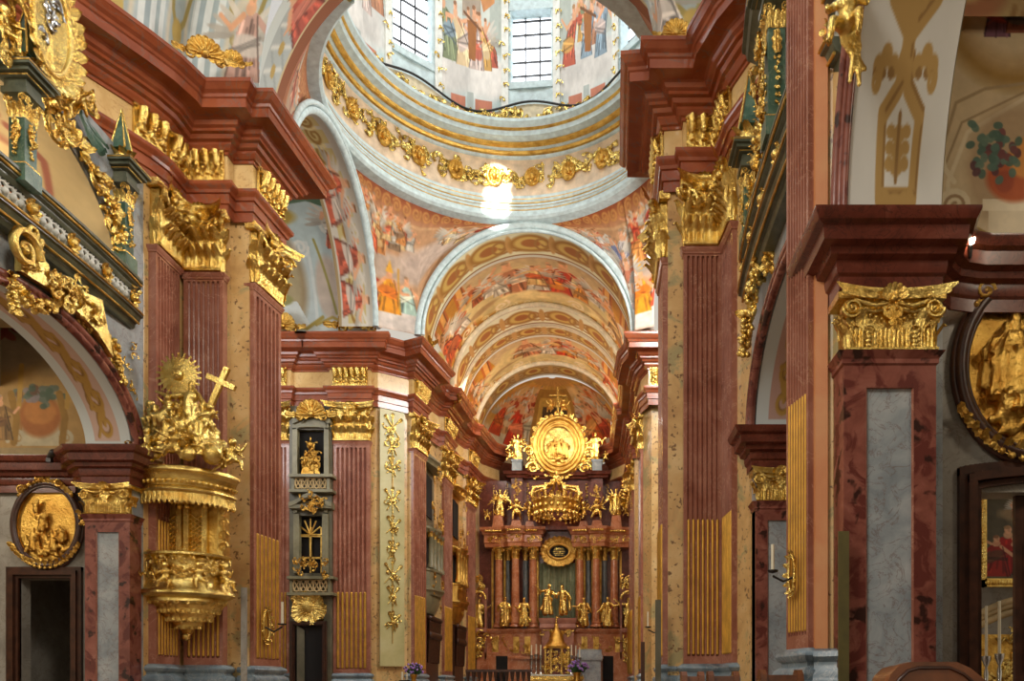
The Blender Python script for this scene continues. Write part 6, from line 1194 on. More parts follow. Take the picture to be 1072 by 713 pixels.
# ================================================================== choir oratories on the left choir wall
def choir_oratory(name, label, y0, y1, x, mats, sd, z1=12.6):
    t = thing(name, label, 'oratory', (x, (y0 + y1) / 2, 0)); ym = (y0 + y1) / 2; L = y1 - y0; A, B = mats; rg = random.Random(sd)
    part('back', MB().box(x - .3, x, y0, y1, 0, E + z1), M[A], t)
    path = lambda o: [(x, y0 + .05), (x + o * .55, y0 + .3), (x + o, ym), (x + o * .55, y1 - .3), (x, y1 - .05)]
    for nm, z, o in (('lower_balcony', 5.0, .75), ('middle_cornice', 8.2, .6), ('upper_cornice', 11.9, .55)):
        m = MB().sweep(path(o), zz([(-.5, z - .3), (0, z - .3), (.05, z - .12), (.15, z - .05), (.15, z + .05), (-.5, z + .08)]))
        if nm == 'lower_balcony': m.sweep(path(o - .1), zz([(-.5, z), (.05, z), (.05, z + .9), (.12, z + .95), (.12, z + 1.05), (-.5, z + 1.05)])); m.sweep(path(o - .25), zz([(-.5, z - 1.2), (-.2, z - 1.2), (.05, z - .7), (.1, z - .3), (-.5, z - .3)]))
        part(nm, m, M[B], t, 40)
    for y in (y0 + .35, ym - L * .14, ym + L * .14, y1 - .35):
        m = MB().lathe([(.2, 0), (.2, .15), (.14, .25), (.13, 1.85), (.18, 1.9), (.2, 2.05)], (x + .45, y, E + 6.1), 12); part('column', m, M[B], t, 50); m = MB()
        for k in range(6): m.leaf((x + .45 + .13 * cos(k), y + .13 * sin(k), E + 7.7), (0, 0, 1), (cos(k), sin(k), 0), .3, .16, .1, 5)
        part('gilded_capital', m, M['goldD'], t, 60)
    m = MB()
    for q in range(26): m.acanthus((x + .55, rg.uniform(y0 + .2, y1 - .2), E + rg.choice((4.3, 5.5, 8.7, 9.4, 11.2)) + rg.uniform(-.4, .4)), rg.uniform(0, 6.3), 6, .6, V(0, 1, 0), V(0, 0, 1), V(1, -.3, 0), rg, .09)
    part('carving', m, M['goldR'], t, 60); part('opening_shade_sheet', MB().box(x - .01, x + .06, ym - L * .3, ym + L * .3, E + 6.2, E + 7.8), M['black'], t); part('opening_shade_sheet', MB().box(x - .01, x + .06, ym - L * .25, ym + L * .25, E + 9., E + 11.2), M['black'], t)  # black slabs on the wall stand in for shaded openings
    m = MB(); m.box(x - .02, x + .25, y0 + .1, y1 - .1, 0, E + 3.6); part('stall_back', m, M['wood'], t); m = MB()
    for q in range(14): y = lerp(y0 + .3, y1 - .3, q / 13); m.limb((x + .3, y, E + 1.2), .06, (x + .4, y, E + 3.3), .07, 6); m.ball((x + .4, y, E + 3.5), .14, 8, 6); m.ball((x + .42, y, E + 2.6), (.1, .12, .2), 8, 6)
    part('carved_figures_of_stall', m, M['wood'], t, 60); return t
choir_oratory('choir_oratory', 'grey-green two-storey oratory with columns on the left choir wall', 40.5, 43.7, -9.35, ('oliveD', 'olive'), 70); choir_oratory('choir_oratory', 'gilded choir oratory deeper in, close to the high altar on the left', 46.4, 49.6, -9.0, ('goldR', 'goldD'), 71)
# ================================================================== shells and crests standing on the cornices
for lab, u, v, Y, r_, yw in (('gilded shell crest on the far left cornice below the transept fresco', 374, 340, 36.6, .95, 0), ('gilded shell crest on the left main cornice under the painted upper wall', 215, 58, 21.2, .5, .5), ('gilded shell crest on the corner of the left main cornice', 243, 66, 22.0, .36, .1), ('gilded shell crest half hidden at the left end of the far cornice', 296, 342, 36.8, .7, 0), ('small gilded shell crest on the left choir cornice', 446, 362, 38.8, .6, -.6), ('gilded leaf crest curling over the right main cornice', 708, 36, 20.6, .4, 0), ('small gilded crest further along the left choir cornice', 478, 420, 43.5, .6, -1.0), ('gilded bust crest at the rear end of the left choir cornice', 500, 448, 50, .6, -1.2)):
    solo('shell_crest', shell(MB(), u, v, Y, r_, yaw=yw), M['goldD'], lab, 'ornament', smooth=60, loc=W(u, v, Y))
# ================================================================== candle sconces on the pilasters
def sconce(label, c, side, s_=1.):
    t = thing('candle_sconce', label, 'sconce', c); sx_ = V(*side); up = V(0, 0, 1); nn = sx_.cross(up) if abs(sx_.y) > 2 else sx_; m = MB(); tg = V(-nn.y, nn.x, 0)
    m.tube([c + tg * (.12 * s_ * cos(k * PI / 9)) + up * (.34 * s_ * sin(k * PI / 9)) + nn * .03 for k in range(18)], .03 * s_, 6, True)
    for k in range(14): a = k * 2 * PI / 14; m.leaf(c + nn * .03 + tg * .11 * s_ * cos(a) + up * .3 * s_ * sin(a), tg * cos(a) + up * sin(a), nn, .16 * s_, .09 * s_, .06, 5)
    part('back_plate', m, M['gold'], t, 60); e = c + nn * .4 * s_ + V(0, 0, .02); m = MB().tube([c + V(0, 0, -.05), c + nn * .2 * s_ + V(0, 0, -.14 * s_), e + V(0, 0, -.06)], .022 * s_, 6).lathe([(0, -.02), (.09 * s_, 0), (.1 * s_, .03), (0, .03)], e, 10); part('arm', m, M['iron'], t, 60)
    part('candle', MB().lathe([(.03 * s_, .03), (.028 * s_, .5 * s_), (0, .5 * s_)], e, 10), M['wax'], t, 60)
sconce('gilded sconce with one candle on the nearest right pilaster', V(2.96, 12.1, Z_(601, 12.1)), (-.98, -.2, 0), .85); sconce('gilded wreath sconce with candle on the pilaster right of the pulpit', V(-10.0, 23.3, Z_(655, 23.3)), (.98, -.15, 0), 1.35); sconce('tiny sconce with candle on the far side of the right crossing pier', V(1.66, 22.2, Z_(658, 22.2)), (-.98, -.2, 0), .9)
# ================================================================== boards, pews, railings
bd = lambda lab, u0, v0, u1, Y, th, mat: solo('board', MB().box(X_(u0, Y), X_(u1, Y), Y, Y + th, 0, Z_(v0, Y)), M[mat], lab, 'board', loc=(X_(u0, Y), Y, 0))
bd('tall olive-green board leaning in the corner behind the nearest tall pilaster', 878, 556, 889, 11.0, .04, 'felt'); bd('narrow dark board standing against the right crossing pier', 686, 628, 692, 20.7, .05, 'oliveD'); bd('slim grey board beside the pulpit pilaster', 252, 615, 258, 21.9, .05, 'greywall')
bd('dark plank leaning on the far right choir pier', 671, 672, 675, 37.0, .1, 'wood')
def pew(label, x0, x1, y, ztop, dpt=.5, rows=1):
    t = thing('pew', label, 'pew', ((x0 + x1) / 2, y, 0)); 
    prof = [(y, 0), (y, ztop - .14), (y + .03, ztop - .05), (y + .1, ztop), (y + .2, ztop), (y + .26, ztop - .06), (y + .27, ztop - .2), (y + dpt, .5), (y + dpt, 0)]
    for i, (a, b) in enumerate(((x0, x0 + .07), (x1 - .07, x1))): part('end_panel', MB().prism([(a, py, pz) for py, pz in prof], (b - a, 0, 0)), M['pew'], t, 30)
    part('backrest', MB().prism([(x0 + .07, py, pz - .02) for py, pz in [(y + .04, .5), (y + .04, ztop - .14), (y + .08, ztop - .04), (y + .18, ztop - .04), (y + .22, ztop - .1), (y + .2, .5)]], (x1 - x0 - .14, 0, 0)), M['pew'], t, 30); part('seat', MB().box(x0 + .07, x1 - .07, y + .2, y + dpt + .1, .45, .5), M['pew'], t); return t
# the nearest pew end rises as a rounded hood
t = thing('pew', 'nearest pew with a rounded hood-like end at the lower right', 'pew', (X_(975, 5.2), 5.2, 0)); y = 5.2; xa, xb = X_(928, y), X_(1024, y); zt = Z_(693, y); m = MB()
pr = [(y + .0, 0), (y, zt - .22)] + [(y + .2 - .2 * cos(k * PI / 8), zt - .22 + .22 * sin(k * PI / 8)) for k in range(1, 8)] + [(y + .4, zt - .22), (y + .4, 0)]
def hood(xs): return MB().grid(lambda s, q: (lerp(xs[0], xs[1], s) , pr[int(round(q * (len(pr) - 1)))][0], pr[int(round(q * (len(pr) - 1)))][1]), 6, len(pr) - 1)
arc = [(xa + .0, 0), (xa, zt - .16), (xa + .03, zt - .08), (xa + .09, zt - .02), (xa + .16, zt), (xb - .14, zt), (xb - .05, zt - .04), (xb + .06, zt - .13), (xb + .12, zt - .16), (xb + .12, 0)]
part('end_panel', MB().prism([(px, y, pz) for px, pz in arc], (0, .08, 0)), M['pew'], t, 40); part('hood', MB().prism([(px + .015 if px < (xa + xb) / 2 else px - .015, y + .08, pz - .015) for px, pz in arc], (0, .3, 0)), M['pew'], t, 40)
m = MB().tube([(px + .05 if px < (xa + xb) / 2 else px - .05, y - .005, pz - .04) for px, pz in arc[1:-1]], .012, 6); part('end_moulding', m, M['wood'], t, 60)
pew('low pew end in front of the right crossing pier base', X_(714, 9.6), X_(738, 9.6), 9.6, Z_(703, 9.6)); pew('second low pew beside the nearest tall pilaster base', X_(742, 9.5), X_(775, 9.5), 9.5, Z_(702.5, 9.5)); pew('dark pew top below the grey-panelled pilaster', X_(797, 9.), X_(842, 9.), 9.0, Z_(701, 9.))
# door and flue of the wall on the right, lower gilding under the pulpit handled by its pilaster
# ================================================================== high altar
AY = 52.6; ku = AY / F
def ax(u): return X_(u, AY)
def az(v): return Z_(v, AY)
AC = 583.
ha = thing('high_altar', 'towering red marble and gilt high altar closing the end of the choir', 'altar', (ax(AC), AY, 0))
# plinth zone
m = MB(); m.box(ax(498), ax(660), AY, AY + 1.2, 0, az(690)); m.box(ax(500), ax(555), AY - .3, AY + 1, 0, az(683)); m.box(ax(608), ax(660), AY - .3, AY + 1, 0, az(683)); part('plinth', m, M['altarcol'], ha)
m = MB(); m.sweep([(ax(499), AY + 1), (ax(499), AY - .05), (ax(518), AY - .1), (ax(560), AY - .5), (ax(567), AY - .4), (ax(567), AY + .4), (ax(600), AY + .4), (ax(600), AY - .4), (ax(607), AY - .5), (ax(648), AY - .1), (ax(661), AY - .05), (ax(661), AY + 1)], [(-.4, az(690)), (.1, az(690)), (.1, az(688)), (.0, az(687)), (.0, az(664)), (.12, az(662)), (.18, az(660)), (.18, az(658.5)), (-.6, az(658))]); part('pedestal_zone', m, M['altarcol'], ha, 30)
m = MB()
for u in (519, 530, 541, 553, 612, 624, 635, 647):
    yy = AY - .18 - .34 * min(1, max(0, (42 - abs(u - AC)) / 20 + .55)); m.box(ax(u - 3), ax(u + 3), yy, yy + .2, az(684), az(667)); rg = random.Random(u)
    for q in range(5): m.acanthus((ax(u + rg.uniform(-2, 2)), yy - .02, az(rg.uniform(670, 682))), rg.uniform(0, 6.3), 5, .45, V(1, 0, 0), V(0, 0, 1), V(0, -1, 0), rg, .1)
part('gilded_panels', m, M['goldD'], ha, 60)
m = MB(); m.box(ax(498), ax(662), AY + .9, AY + 1.4, az(690), az(500)); part('back_wall', m, M['brown_red'], ha)
m = MB(); m.box(ax(563), ax(603), AY + .7, AY + .9, az(660), az(560)); n = 30
cur = MB().grid(lambda s, q: (lerp(ax(564), ax(602), s), AY + .6 + .1 * sin(s * 42) + .06 * sin(s * 17 + 1), lerp(az(655), az(588), q)), 60, 2); part('green_curtain', cur, M['brocade'], ha, 60, label='pale green draped curtain')
# columns
COLS = [(522, .15), (540, -.25), (558, .05), (607, .05), (624, -.25), (643, .15)]
cap_me = None
def colm(u, dy, r_=.27, v0=657, v1=586, v2=573, mat='altarcol'):
    x, y = ax(u), AY + dy; m = MB().lathe([(r_ * 1.5, 0), (r_ * 1.5, .12), (r_ * 1.2, .2), (r_ * 1.3, .3), (r_, .38), (r_ * 1.03, 1.6), (r_ * .86, az(v1) - az(v0)), (0, az(v1) - az(v0))], (x, y, az(v0)), 16); o = part('column', m, M[mat], ha, 50)
    g = MB(); h = az(v2) - az(v1)
    g.lathe([(r_ * .8, 0), (r_ * 1.05, h * .8), (r_ * 1.5, h * .85), (r_ * 1.6, h), (0, h)], (x, y, az(v1)), 12)
    for k in range(8): a = k * PI / 4; d = V(cos(a), sin(a), 0); g.leaf(V(x, y, az(v1)) + d * r_ * .85, (0, 0, 1), d, h * .5, r_ * .7, r_ * .5, 5); g.leaf(V(x, y, az(v1) + h * .35) + d * r_ * .9, (0, 0, 1), d, h * .5, r_ * .6, r_ * .6, 5)
    for sx_ in (-1, 1): g.spiral((x + sx_ * r_ * 1.2, y - r_ * 1.2, az(v1) + h * .72), (1, 0, 0), (0, 0, 1), r_ * .4, 1.4, .3, 12)
    part('gilded_capital', g, M['gold'], ha, 60)
for u, dy in COLS: colm(u, dy)
for u, dy in ((531, .5), (549.5, .5), (616, .5), (633, .5)): colm(u, dy, .17, mat='navy')
m = MB()
for u in (514, 527, 535.5, 562, 603, 611.5, 620, 628.5, 650): part('gilded_pilaster_strip', MB().box(ax(u - 1.1), ax(u + 1.1), AY + .75, AY + .9, az(657), az(575)), M['goldR'], ha)
# entablature blocks over the columns
ent = [(ax(508), AY + 1), (ax(508), AY - .05), (ax(528), AY - .1), (ax(533), AY - .55), (ax(547), AY - .55), (ax(549), AY - .3), (ax(566), AY - .3), (ax(566), AY + .6)]
prof = [(-.5, az(573)), (.0, az(573)), (.04, az(569)), (.1, az(568.5)), (.06, az(568)), (.06, az(561)), (.16, az(560)), (.2, az(557)), (.32, az(555.5)), (.34, az(553)), (-.5, az(552))]
part('entablature', MB().sweep(ent, prof).merge(MB().sweep([(2 * ax(AC - .2) - x, y) for x, y in ent][::-1], prof)), M['altarcol'], ha, 30)
m = MB(); rg = random.Random(5)
for u0, u1, dy in ((509, 528, -.15), (533, 547, -.62), (550, 565, -.38), (601, 616, -.38), (619, 633, -.62), (638, 657, -.15)):
    for q in range(int((u1 - u0) * .7)): m.acanthus((ax(lerp(u0, u1, rg.random())), AY + dy, az(rg.uniform(562, 567))), rg.uniform(0, 6.3), 5, .4, V(1, 0, 0), V(0, 0, 1), V(0, -1, 0), rg, .1)
    for q in range(int((u1 - u0) * .5)): m.ball((ax(lerp(u0, u1, q / ((u1 - u0) * .5))), AY + dy - .2, az(557)), .09, 6, 4)
part('gilded_frieze', m, M['gold'], ha, 60)
# attic storey
m = MB(); m.box(ax(536), ax(631), AY + .5, AY + 1.1, az(553), az(497)); part('attic', m, M['brown_red'], ha); m = MB()
for u in (541, 625): m.box(ax(u - 6), ax(u + 6), AY + .1, AY + .8, az(553), az(497))
part('attic_pier', m, M['brown_red'], ha); m = MB().sweep([(ax(531), AY + 1.1), (ax(531), AY - .05), (ax(550), AY - .05), (ax(552), AY + .3), (ax(615), AY + .3), (ax(617), AY - .05), (ax(636), AY - .05), (ax(636), AY + 1.1)], [(-.4, az(500)), (.0, az(500)), (.06, az(498)), (.2, az(497)), (.24, az(495)), (.3, az(494)), (-.5, az(493))]); part('attic_cornice', m, M['brown_red'], ha, 30)
m = MB()
for u in (541, 625):
    m.box(ax(u - 5), ax(u + 5), AY + .0, AY + .7, az(493), az(482)); m.box(ax(u - 6), ax(u + 6), AY - .06, AY + .8, az(483), az(481))
part('statue_pedestals', m, M['navy'], ha); m = MB(); rg = random.Random(6)
for u in (541, 625):
    for q in range(8): m.acanthus((ax(u) + rg.uniform(-.2, .2), AY + .06, az(rg.uniform(503, 520))), rg.uniform(0, 6.3), 6, .5, V(1, 0, 0), V(0, 0, 1), V(0, -1, 0), rg, .07)
    for sg in (-1, 1): m.garland([(ax(u + sg * 11), AY + .4, az(505 + 3 * q)) for q in range(7)], .09, rg, 3)
part('gilded_drops', m, M['goldD'], ha, 60); m = MB()
for u, v0, v1, w in ((522, 553, 541, 6), (645, 553, 541, 6), (541, 553, 546, 6), (625, 553, 546, 6), (555, 553, 547, 5), (611, 553, 547, 5)):
    m.prism([(ax(u - w), AY - .4, az(v0)), (ax(u + w), AY - .4, az(v0)), (ax(u + w * .7), AY - .4, az(v1)), (ax(u - w * .7), AY - .4, az(v1))], (0, .9, 0))
part('figure_plinths', m, M['altarcol'], ha)
# glory with oval relief
gl = thing('altar_glory', 'gilded oval glory of figures with sunburst frame topping the high altar', 'relief', (ax(584), AY, az(493))); c = V(ax(585), AY + .2, az(466)); m = MB().lathe([(0, 0), (1.05, 0), (1.1, -.1)], (0, 0, 0), 36, sy=1.2); Mx = Matrix.Translation(c) @ Matrix.Rotation(PI / 2, 4, 'X'); part('background', MB().merge(m, Mx), M['goldP'], gl, 40)
m = MB()
for s_, r_ in ((1.15, .12), (1.38, .09), (1.6, .16)): m.tube([c + V(s_ * cos(k * PI / 20), -.1, s_ * 1.18 * sin(k * PI / 20)) for k in range(40)], r_, 7, True)
m.merge(MB().lathe([(1.05, .0), (1.3, .12), (1.6, .02), (1.62, -.3)], (0, 0, 0), 36, sy=1.2), Mx); part('frame', m, M['goldD'], gl, 60); m = MB(); rg = random.Random(9)
for k in range(34):
    a = k * 2 * PI / 34; d = V(cos(a), 0, sin(a)); p = c + V(1.6 * cos(a), -.05, 1.85 * sin(a)); m.leaf(p, d, (0, -1, 0), rg.uniform(.3, .6), .26, .15, 6)
    if k % 4 == 0: m.spiral(p + d * .12, (1, 0, 0), (0, 0, 1), .28, 1.5, .28, 16, cos(a) > 0)
for sg in (-1, 1):
    m.spiral(c + V(sg * 1.75, -.05, -1.5), (sg, 0, 0), (0, 0, 1), .42, 1.6, .28, 20); m.spiral(c + V(sg * 2.0, -.05, -.4), (sg, 0, 0), (0, 0, 1), .34, 1.6, .28, 20)
    for q in range(12): m.acanthus(c + V(sg * rg.uniform(1.5, 2.2), 0, rg.uniform(-1.9, .6)), rg.uniform(0, 6.3), 6, .7, V(1, 0, 0), V(0, 0, 1), V(0, -1, 0), rg, .1)
part('carved_border', m, M['gold'], gl, 60); m = MB()
robed(m, 1.5, 3, lean=.4, org=c + V(-.45, -.1, -.95)); robed(m, 1.4, 4, lean=-.5, org=c + V(.45, -.1, -.9)); robed(m, 1.1, 5, org=c + V(0, -.1, -.6))
for q in range(14): m.ball(c + V(rg.uniform(-.8, .8), -.05, rg.uniform(-1.1, -.5)), rg.uniform(.12, .25), 8, 6)
part('figures', fuse('figures', m, M['goldD'], .035), None, gl, local=True).location = -gl.location; m = MB()
putto(m, 1.1, 1, (ax(577), AY, az(434)), -.3); putto(m, 1.1, 2, (ax(590), AY, az(434)), .3); part('cherubs', fuse('cherubs', m, M['goldD'], .03), None, gl, local=True).location = -gl.location
cr = thing('gilded_cross', 'slender gilded cross rising above the oval glory of the high altar', 'cross', (ax(584), AY + .1, az(436))); part('cross', MB().box(ax(584) - .07, ax(584) + .07, AY, AY + .14, az(436), az(405)).box(ax(575), ax(593), AY + .02, AY + .12, az(415), az(413)), M['goldP'], cr)
lamp('altar_fill_light', 'AREA', (-7.2, 50.5, 18), (-2, 52.6, 9), 110, (1, .94, .84), 2); lamp('altar_fill_light', 'AREA', (.6, 50.5, 18), (-3, 52.6, 9), 110, (1, .94, .84), 2)  # added warm lamps that brighten the altar
# big hanging crown
cw = thing('hanging_crown', 'huge gilded crown hanging before the upper part of the high altar', 'crown', (ax(583), AY - .8, az(545))); x, y = ax(583), AY - .8; R_ = 24 * ku
part('band', MB().lathe([(R_ * .82, 0), (R_ * .9, .1), (R_ * .86, .25), (R_ * .95, .6), (R_ * 1.0, .95), (R_ * .97, 1.0), (R_ * .8, .9)], (x, y, az(543)), 36), M['goldD'], cw, 50); m = MB(); rg = random.Random(3)
for k in range(22): a = 2 * PI * k / 22; d = V(cos(a), sin(a), 0); p = V(x, y, az(543)) + d * R_ * .92; m.ball(p + V(0, 0, .05), (.16, .16, .2), 8, 6); m.ball(p + d * .05 + V(0, 0, .5), (.12, .1, .16), 6, 5); m.leaf(p + d * .1 + V(0, 0, .85), (0, 0, 1), d, .5, .28, .15, 6); m.ball(p + V(0, 0, -.22), .09, 6, 5)
part('jewelled_rim', m, M['gold'], cw, 60); m = MB()
for k in range(8):
    a = 2 * PI * (k + .5) / 8; d = V(cos(a), sin(a), 0); pts = [V(x, y, az(543)) + d * R_ * q + V(0, 0, z) for q, z in ((.98, .9), (1.12, 1.35), (.98, 1.75), (.66, 1.85), (.36, 1.95), (.16, 2.3))]; m.tube(pts, [.13, .14, .13, .12, .11, .1], 7)
    for p in pts: m.ball(p + d * .08, .11, 6, 5)
m.ball((x, y, az(543) + 2.5), .26, 10, 8); m.limb((x, y, az(543) + 2.7), .06, (x, y, az(543) + 3.0), .05); m.limb((x - .14, y, az(543) + 2.88), .045, (x + .14, y, az(543) + 2.88), .045); part('arches', m, M['gold'], cw, 60)
# oval plaque
pq = thing('oval_plaque', 'dark oval plaque in a gilded frame below the hanging crown', 'plaque', (ax(585), AY + .4, az(577))); c = V(ax(585), AY + .3, az(577)); part('tablet', MB().merge(MB().lathe([(0, .03), (.62, .03), (.62, -.05)], (0, 0, 0), 30, sy=.66), Matrix.Translation(c) @ Matrix.Rotation(PI / 2, 4, 'X')), M['black'], pq, 40); m = MB()
for k in range(5): m.box(c.x - .42 + .06 * abs(k - 2), c.x + .42 - .06 * abs(k - 2), c.y - .05, c.y - .03, c.z - .22 + .11 * k - .015, c.z - .22 + .11 * k + .015)
part('gilded_lines', m, M['goldP'], pq); m = MB(); rg = random.Random(8); m.tube([c + V(.72 * cos(k * PI / 14), -.08, .5 * sin(k * PI / 14)) for k in range(28)], .1, 7, True)
for k in range(22): a = 2 * PI * k / 22; m.leaf(c + V(.78 * cos(a), -.08, .56 * sin(a)), (cos(a + .4), 0, sin(a + .4)), (0, -1, 0), .55, .3, .2, 6)
for k in range(14): a = rg.uniform(0, 6.28); m.acanthus(c + V(.95 * cos(a), -.03, .72 * sin(a)), a, 6, .5, V(1, 0, 0), V(0, 0, 1), V(0, -1, 0), rg, .12)
part('carved_frame', m, M['goldD'], pq, 60)
# side niches with shells
for nm, u in (('left', 502), ('right', 657)):
    nt_ = thing('statue_niche', 'arched gilded niche at the %s end of the high altar' % nm, 'niche', (ax(u), AY, az(690))); m = MB(); w = 8
    m.box(ax(u - w), ax(u - w + 2), AY - .3, AY + .4, az(690), az(628)); m.box(ax(u + w - 2), ax(u + w), AY - .3, AY + .4, az(690), az(628)); m.box(ax(u - w), ax(u + w), AY + .4, AY + .6, az(690), az(615)); m.box(ax(u - w), ax(u + w), AY - .35, AY + .5, az(662), az(658)); part('surround', m, M['red'], nt_)
    m = MB().tube([(ax(u) + 7 * ku * cos(k * PI / 12), AY - .25, az(628) + 8 * ku * sin(k * PI / 12)) for k in range(13)], .1, 7); rg = random.Random(u)
    part('gilded_arch', m, M['gold'], nt_, 60); m = MB()
    for k in range(10): m.acanthus((ax(u) + rg.uniform(-.3, .3), AY - .25, az(rg.uniform(605, 620))), rg.uniform(0, 6.3), 6, .7, V(1, 0, 0), V(0, 0, 1), V(0, -1, 0), rg, .1)
    part('gilded_crest', m, M['gold'], nt_, 60); m = MB()
    for k in range(16): m.acanthus((ax(u) + rg.uniform(-.4, .4), AY - .38, az(rg.uniform(665, 688))), rg.uniform(0, 6.3), 6, .7, V(1, 0, 0), V(0, 0, 1), V(0, -1, 0), rg, .11)
    part('gilded_carving', m, M['gold'], nt_, 60)
# ---------------------------------------------------------------- statues
def statue(label, u, v, h, seed, dy=-.35, **k):
    hh = h * ku * 1.08; m = MB(); robed(m, hh, seed, **k); o = solo('gilded_statue', fuse('gilded_statue', m, M['gold'], .028 * max(.8, hh / 2)), None, label, 'statue', loc=(ax(u), AY + dy, az(v))); return o
statue('gilded robed saint with a raised arm in the left niche of the high altar', 502, 658, 29, 1, .0, arms=[((-.2, -.08, .6), (-.12, -.2, .7)), ((.24, -.05, .66), (.36, -.1, .74))])
statue('gilded robed saint between the first two left columns of the high altar', 529, 657, 29, 2, -.5, turn=.3); statue('gilded robed saint beside the innermost left column of the high altar', 550, 657, 28, 3, -.75, arms=[((-.2, -.1, .6), (-.3, -.2, .66)), ((.2, -.08, .6), (.1, -.2, .7))])
statue('gilded robed saint beside the innermost right column of the high altar', 612, 657, 28, 4, -.75, arms=[((-.24, -.1, .66), (-.38, -.15, .68)), ((.2, -.08, .58), (.1, -.2, .6))]); statue('gilded robed saint with outstretched arm between the outer right columns', 636, 657, 29, 5, -.5, arms=[((-.22, -.06, .58), (-.3, -.14, .5)), ((.24, -.08, .68), (.4, -.1, .72))], turn=-.2)
statue('gilded saint with one arm flung up in the right niche of the high altar', 657, 658, 30, 6, .0, arms=[((-.26, -.05, .8), (-.42, -.08, .92)), ((.2, -.08, .6), (.12, -.2, .6))], mitre=False)
statue('left of the two central gilded saints clasping hands above the tabernacle', 574, 645, 30, 7, -.7, arms=[((-.28, -.05, .74), (-.44, -.1, .9)), ((.2, -.12, .66), (.36, -.2, .72))], turn=.5, lean=.2); statue('right of the two central gilded saints clasping hands above the tabernacle', 591, 645, 29, 8, -.7, arms=[((-.2, -.12, .66), (-.34, -.2, .7)), ((.22, .0, .6), (.3, -.05, .5))], turn=-.5, lean=-.2)
statue('winged gilded angel with staff high on the left side of the altar', 524, 542, 27, 9, -.1, wings=True, staff=True); statue('winged gilded angel high on the right side of the altar', 645, 541, 27, 10, -.1, wings=True)
statue('gilded figure atop the left attic pier beside the oval glory', 542, 482, 27, 11, .3, wings=True); statue('gilded figure atop the right attic pier beside the oval glory', 623, 481, 28, 12, .3, arms=[((-.2, -.08, .62), (-.3, -.16, .55)), ((.24, -.05, .66), (.36, -.1, .76))])
def cherub(label, u, v, h, seed, dy, turn=0.):
    m = MB(); putto(m, h * ku, seed, turn=turn); return solo('gilded_cherub', fuse('gilded_cherub', m, M['gold'], .03), None, label, 'statue', loc=(ax(u), AY + dy, az(v)))
cherub('gilded cherub seated in front of the left attic pier', 541, 546, 24, 21, -.3, .3); cherub('gilded cherub seated in front of the right attic pier', 625, 546, 24, 22, -.3, -.3); cherub('gilded cherub leaning toward the crown from its left', 555, 547, 22, 23, -.3, .6); cherub('gilded cherub leaning toward the crown from its right', 611, 547, 22, 24, -.3, -.6); cherub('small gilded cherub by the left end of the altar attic', 510, 545, 13, 25, .2); cherub('small gilded urn-bearing cherub by the right end of the altar attic', 655, 541, 13, 26, .2); cherub('small gilded cherub behind the upper left altar figure', 533, 482, 15, 27, .5); cherub('small gilded cherub beside the upper right altar figure', 634, 481, 12, 28, .5)
# ---------------------------------------------------------------- tabernacle, mensa, candles
TY = AY - 2.2; kt = TY / F
tx = lambda u: X_(u, TY); tz = lambda v: Z_(v, TY)
tb = thing('tabernacle', 'gilded domed tabernacle in front of the high altar', 'tabernacle', (tx(582), TY, 0)); part('body', MB().box(tx(570), tx(596), TY, TY + 1, tz(706), tz(678)), M['brown_red'], tb); part('pedestal_above', MB().box(tx(566), tx(600), TY + .9, TY + 1.6, tz(690), tz(646)).sweep([(tx(566), TY + 1.6), (tx(566), TY + .9), (tx(600), TY + .9), (tx(600), TY + 1.6)], [(0, tz(660)), (.15, tz(656)), (.1, tz(652)), (.2, tz(648)), (.2, tz(646)), (-.2, tz(645.5))]), M['red'], tb, 30)
m = MB().lathe([(13 * kt, 0), (13.4 * kt, .15), (11 * kt, .3), (8 * kt, .5), (7 * kt, .9), (4 * kt, 1.2), (2 * kt, 1.35), (2.5 * kt, 1.55), (0, 1.75)], (tx(582), TY + .45, tz(679)), 24); part('dome', m, M['goldR'], tb, 50); m = MB(); rg = random.Random(14)
for q in range(60): m.acanthus((tx(rg.uniform(571, 595)), TY - .04, tz(rg.uniform(682, 704))), rg.uniform(0, 6.3), 6, .5, V(1, 0, 0), V(0, 0, 1), V(0, -1, 0), rg, .1)
for u in (571, 577, 588, 595): m.limb((tx(u), TY - .1, tz(704)), .1, (tx(u), TY - .1, tz(681)), .08); m.ball((tx(u), TY - .1, tz(679)), .15, 8, 6)
for q in range(40): m.acanthus((tx(rg.uniform(567, 599)), TY + .85, tz(rg.uniform(649, 662))), rg.uniform(0, 6.3), 6, .5, V(1, 0, 0), V(0, 0, 1), V(0, -1, 0), rg, .1)
m.limb((tx(582), TY + .4, tz(652)), .06, (tx(582), TY + .4, tz(645)), .05); part('gilding', m, M['gold'], tb, 60)
mn = thing('altar_table', 'gilded and linen-fringed altar table below the tabernacle', 'altar table', (tx(581), TY - .6, 0)); part('frontal', MB().box(tx(555), tx(610), TY - 1, TY + .2, 0, tz(708)), M['goldR'], mn); part('linen', MB().box(tx(554), tx(611), TY - 1.05, TY + .2, tz(708), tz(706.5)), M['linen'], mn); m = MB()
for k in range(26): x = lerp(tx(555), tx(610), k / 25); m.leaf((x, TY - 1.04, tz(707.5)), (0, 0, -1), (0, -1, 0), .3, .16, .05, 5)
part('gilded_fringe', m, M['gold'], mn, 60)
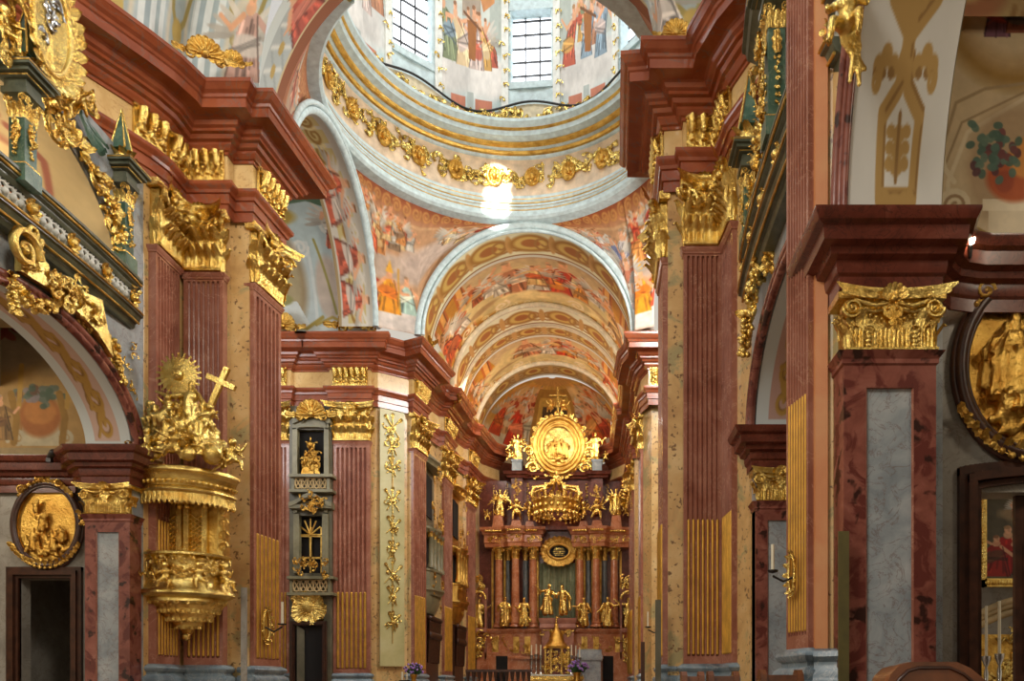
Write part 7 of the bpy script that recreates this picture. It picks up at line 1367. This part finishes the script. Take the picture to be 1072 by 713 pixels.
for lab, u, dy, h in (('outermost silver candlestick left of the tabernacle', 557, -.4, 1.25), ('middle silver candlestick left of the tabernacle', 562, -.5, 1.3), ('inner silver candlestick left of the tabernacle', 566.5, -.4, 1.25), ('inner silver candlestick right of the tabernacle', 598.5, -.4, 1.25), ('middle silver candlestick right of the tabernacle', 603, -.5, 1.2), ('outermost silver candlestick right of the tabernacle', 607, -.4, 1.1)): candlestick(lab, tx(u), TY + dy, tz(706.5), h, .65)
sp_ = thing('side_pedestal', 'pale grey marble pedestal right of the tabernacle', 'pedestal', (ax(618), AY - 1.4, 0)); m = MB().sweep([(ax(606), AY), (ax(606), AY - 1.3), (ax(629), AY - 1.3), (ax(629), AY)], [(-.5, 0), (.0, 0), (0, az(693)), (.08, az(692)), (.12, az(688)), (.04, az(684)), (.06, az(681)), (-.5, az(680))]); part('pedestal', m, M['grey'], sp_, 30)
for lab, u0, u1 in (('dark low doorway left of the high altar', 520, 532), ('dark low doorway right of the high altar', 631, 642)): solo('altar_doorway', MB().box(ax(u0), ax(u1), AY - .36, AY - .2, 0, az(687)), M['black'], lab, 'doorway', loc=(ax(u0), AY - .36, 0))  # solid black boxes stand in for the shade inside the doorways
# communion rail and flowers
RY = 34.; rx_ = lambda u: X_(u, RY); rz_ = lambda v: Z_(v, RY)
rl = thing('communion_rail', 'dark wooden communion rail in front of the choir', 'railing', (rx_(525), RY, 0)); part('hand_rail', MB().box(rx_(488), rx_(557), RY - .15, RY + .2, rz_(703.5), rz_(701)), M['wood'], rl)
for k in range(12): u = 490 + 5.8 * k; part('baluster', MB().lathe([(.1, 0), (.1, .1), (.05, .2), (.1, .6), (.05, .9), (.1, rz_(703.5) - .45)], (rx_(u), RY, .45), 8), M['wood'], rl, 60)
part('sill', MB().box(rx_(488), rx_(557), RY - .2, RY + .3, 0, .46), M['base'], rl)
struct('floor_choir_step', MB().box(-9, 2, 34.3, 53, 0, .35), M['floor'])
def flowers(label, u, v, Y, r_, sd):
    t = thing('flower_arrangement', label, 'flowers', W(u, v, Y)); c = W(u, v, Y); rg = random.Random(sd); g = MB(); p = MB()
    for k in range(40): d = V(rg.gauss(0, 1), rg.gauss(0, 1), abs(rg.gauss(0, 1)) + .2).normalized(); g.leaf(c + d * r_ * .1, d, V(d.y + .3, -d.x, .4), r_ * rg.uniform(.6, 1.0), r_ * .18, r_ * .2, 5); e = c + d * r_ * rg.uniform(.7, 1.05); p.ball(e, r_ * .11, 6, 5)
    part('leaves', g, M['leafg'], t, 60); part('blossoms', p, M['petal'], t, 60); part('vase', MB().lathe([(0, -r_ * .9), (r_ * .3, -r_ * .9), (r_ * .22, -r_ * .4), (r_ * .38, 0), (0, 0)], c, 12), M['goldR'], t, 60)
    solo_ = None
    part('stand', MB().box(c.x - r_ * .35, c.x + r_ * .35, c.y - r_ * .35, c.y + r_ * .35, 0, c.z - r_ * .88), M['wood'], t)
flowers('flower arrangement right of the altar table', 604, 704, 48.5, .75, 1); flowers('violet flower arrangement at the foot of the trophy panel', 433, 706, 33, .45, 2)
for lab, u, Y in (('thin white candle on a stand by the left choir pier', 421, 33.5), ('white candle standing by the flowers before the choir', 426, 33.2)): candlestick(lab, X_(u, Y), Y, 0, Z_(712, Y), .35, 'iron')
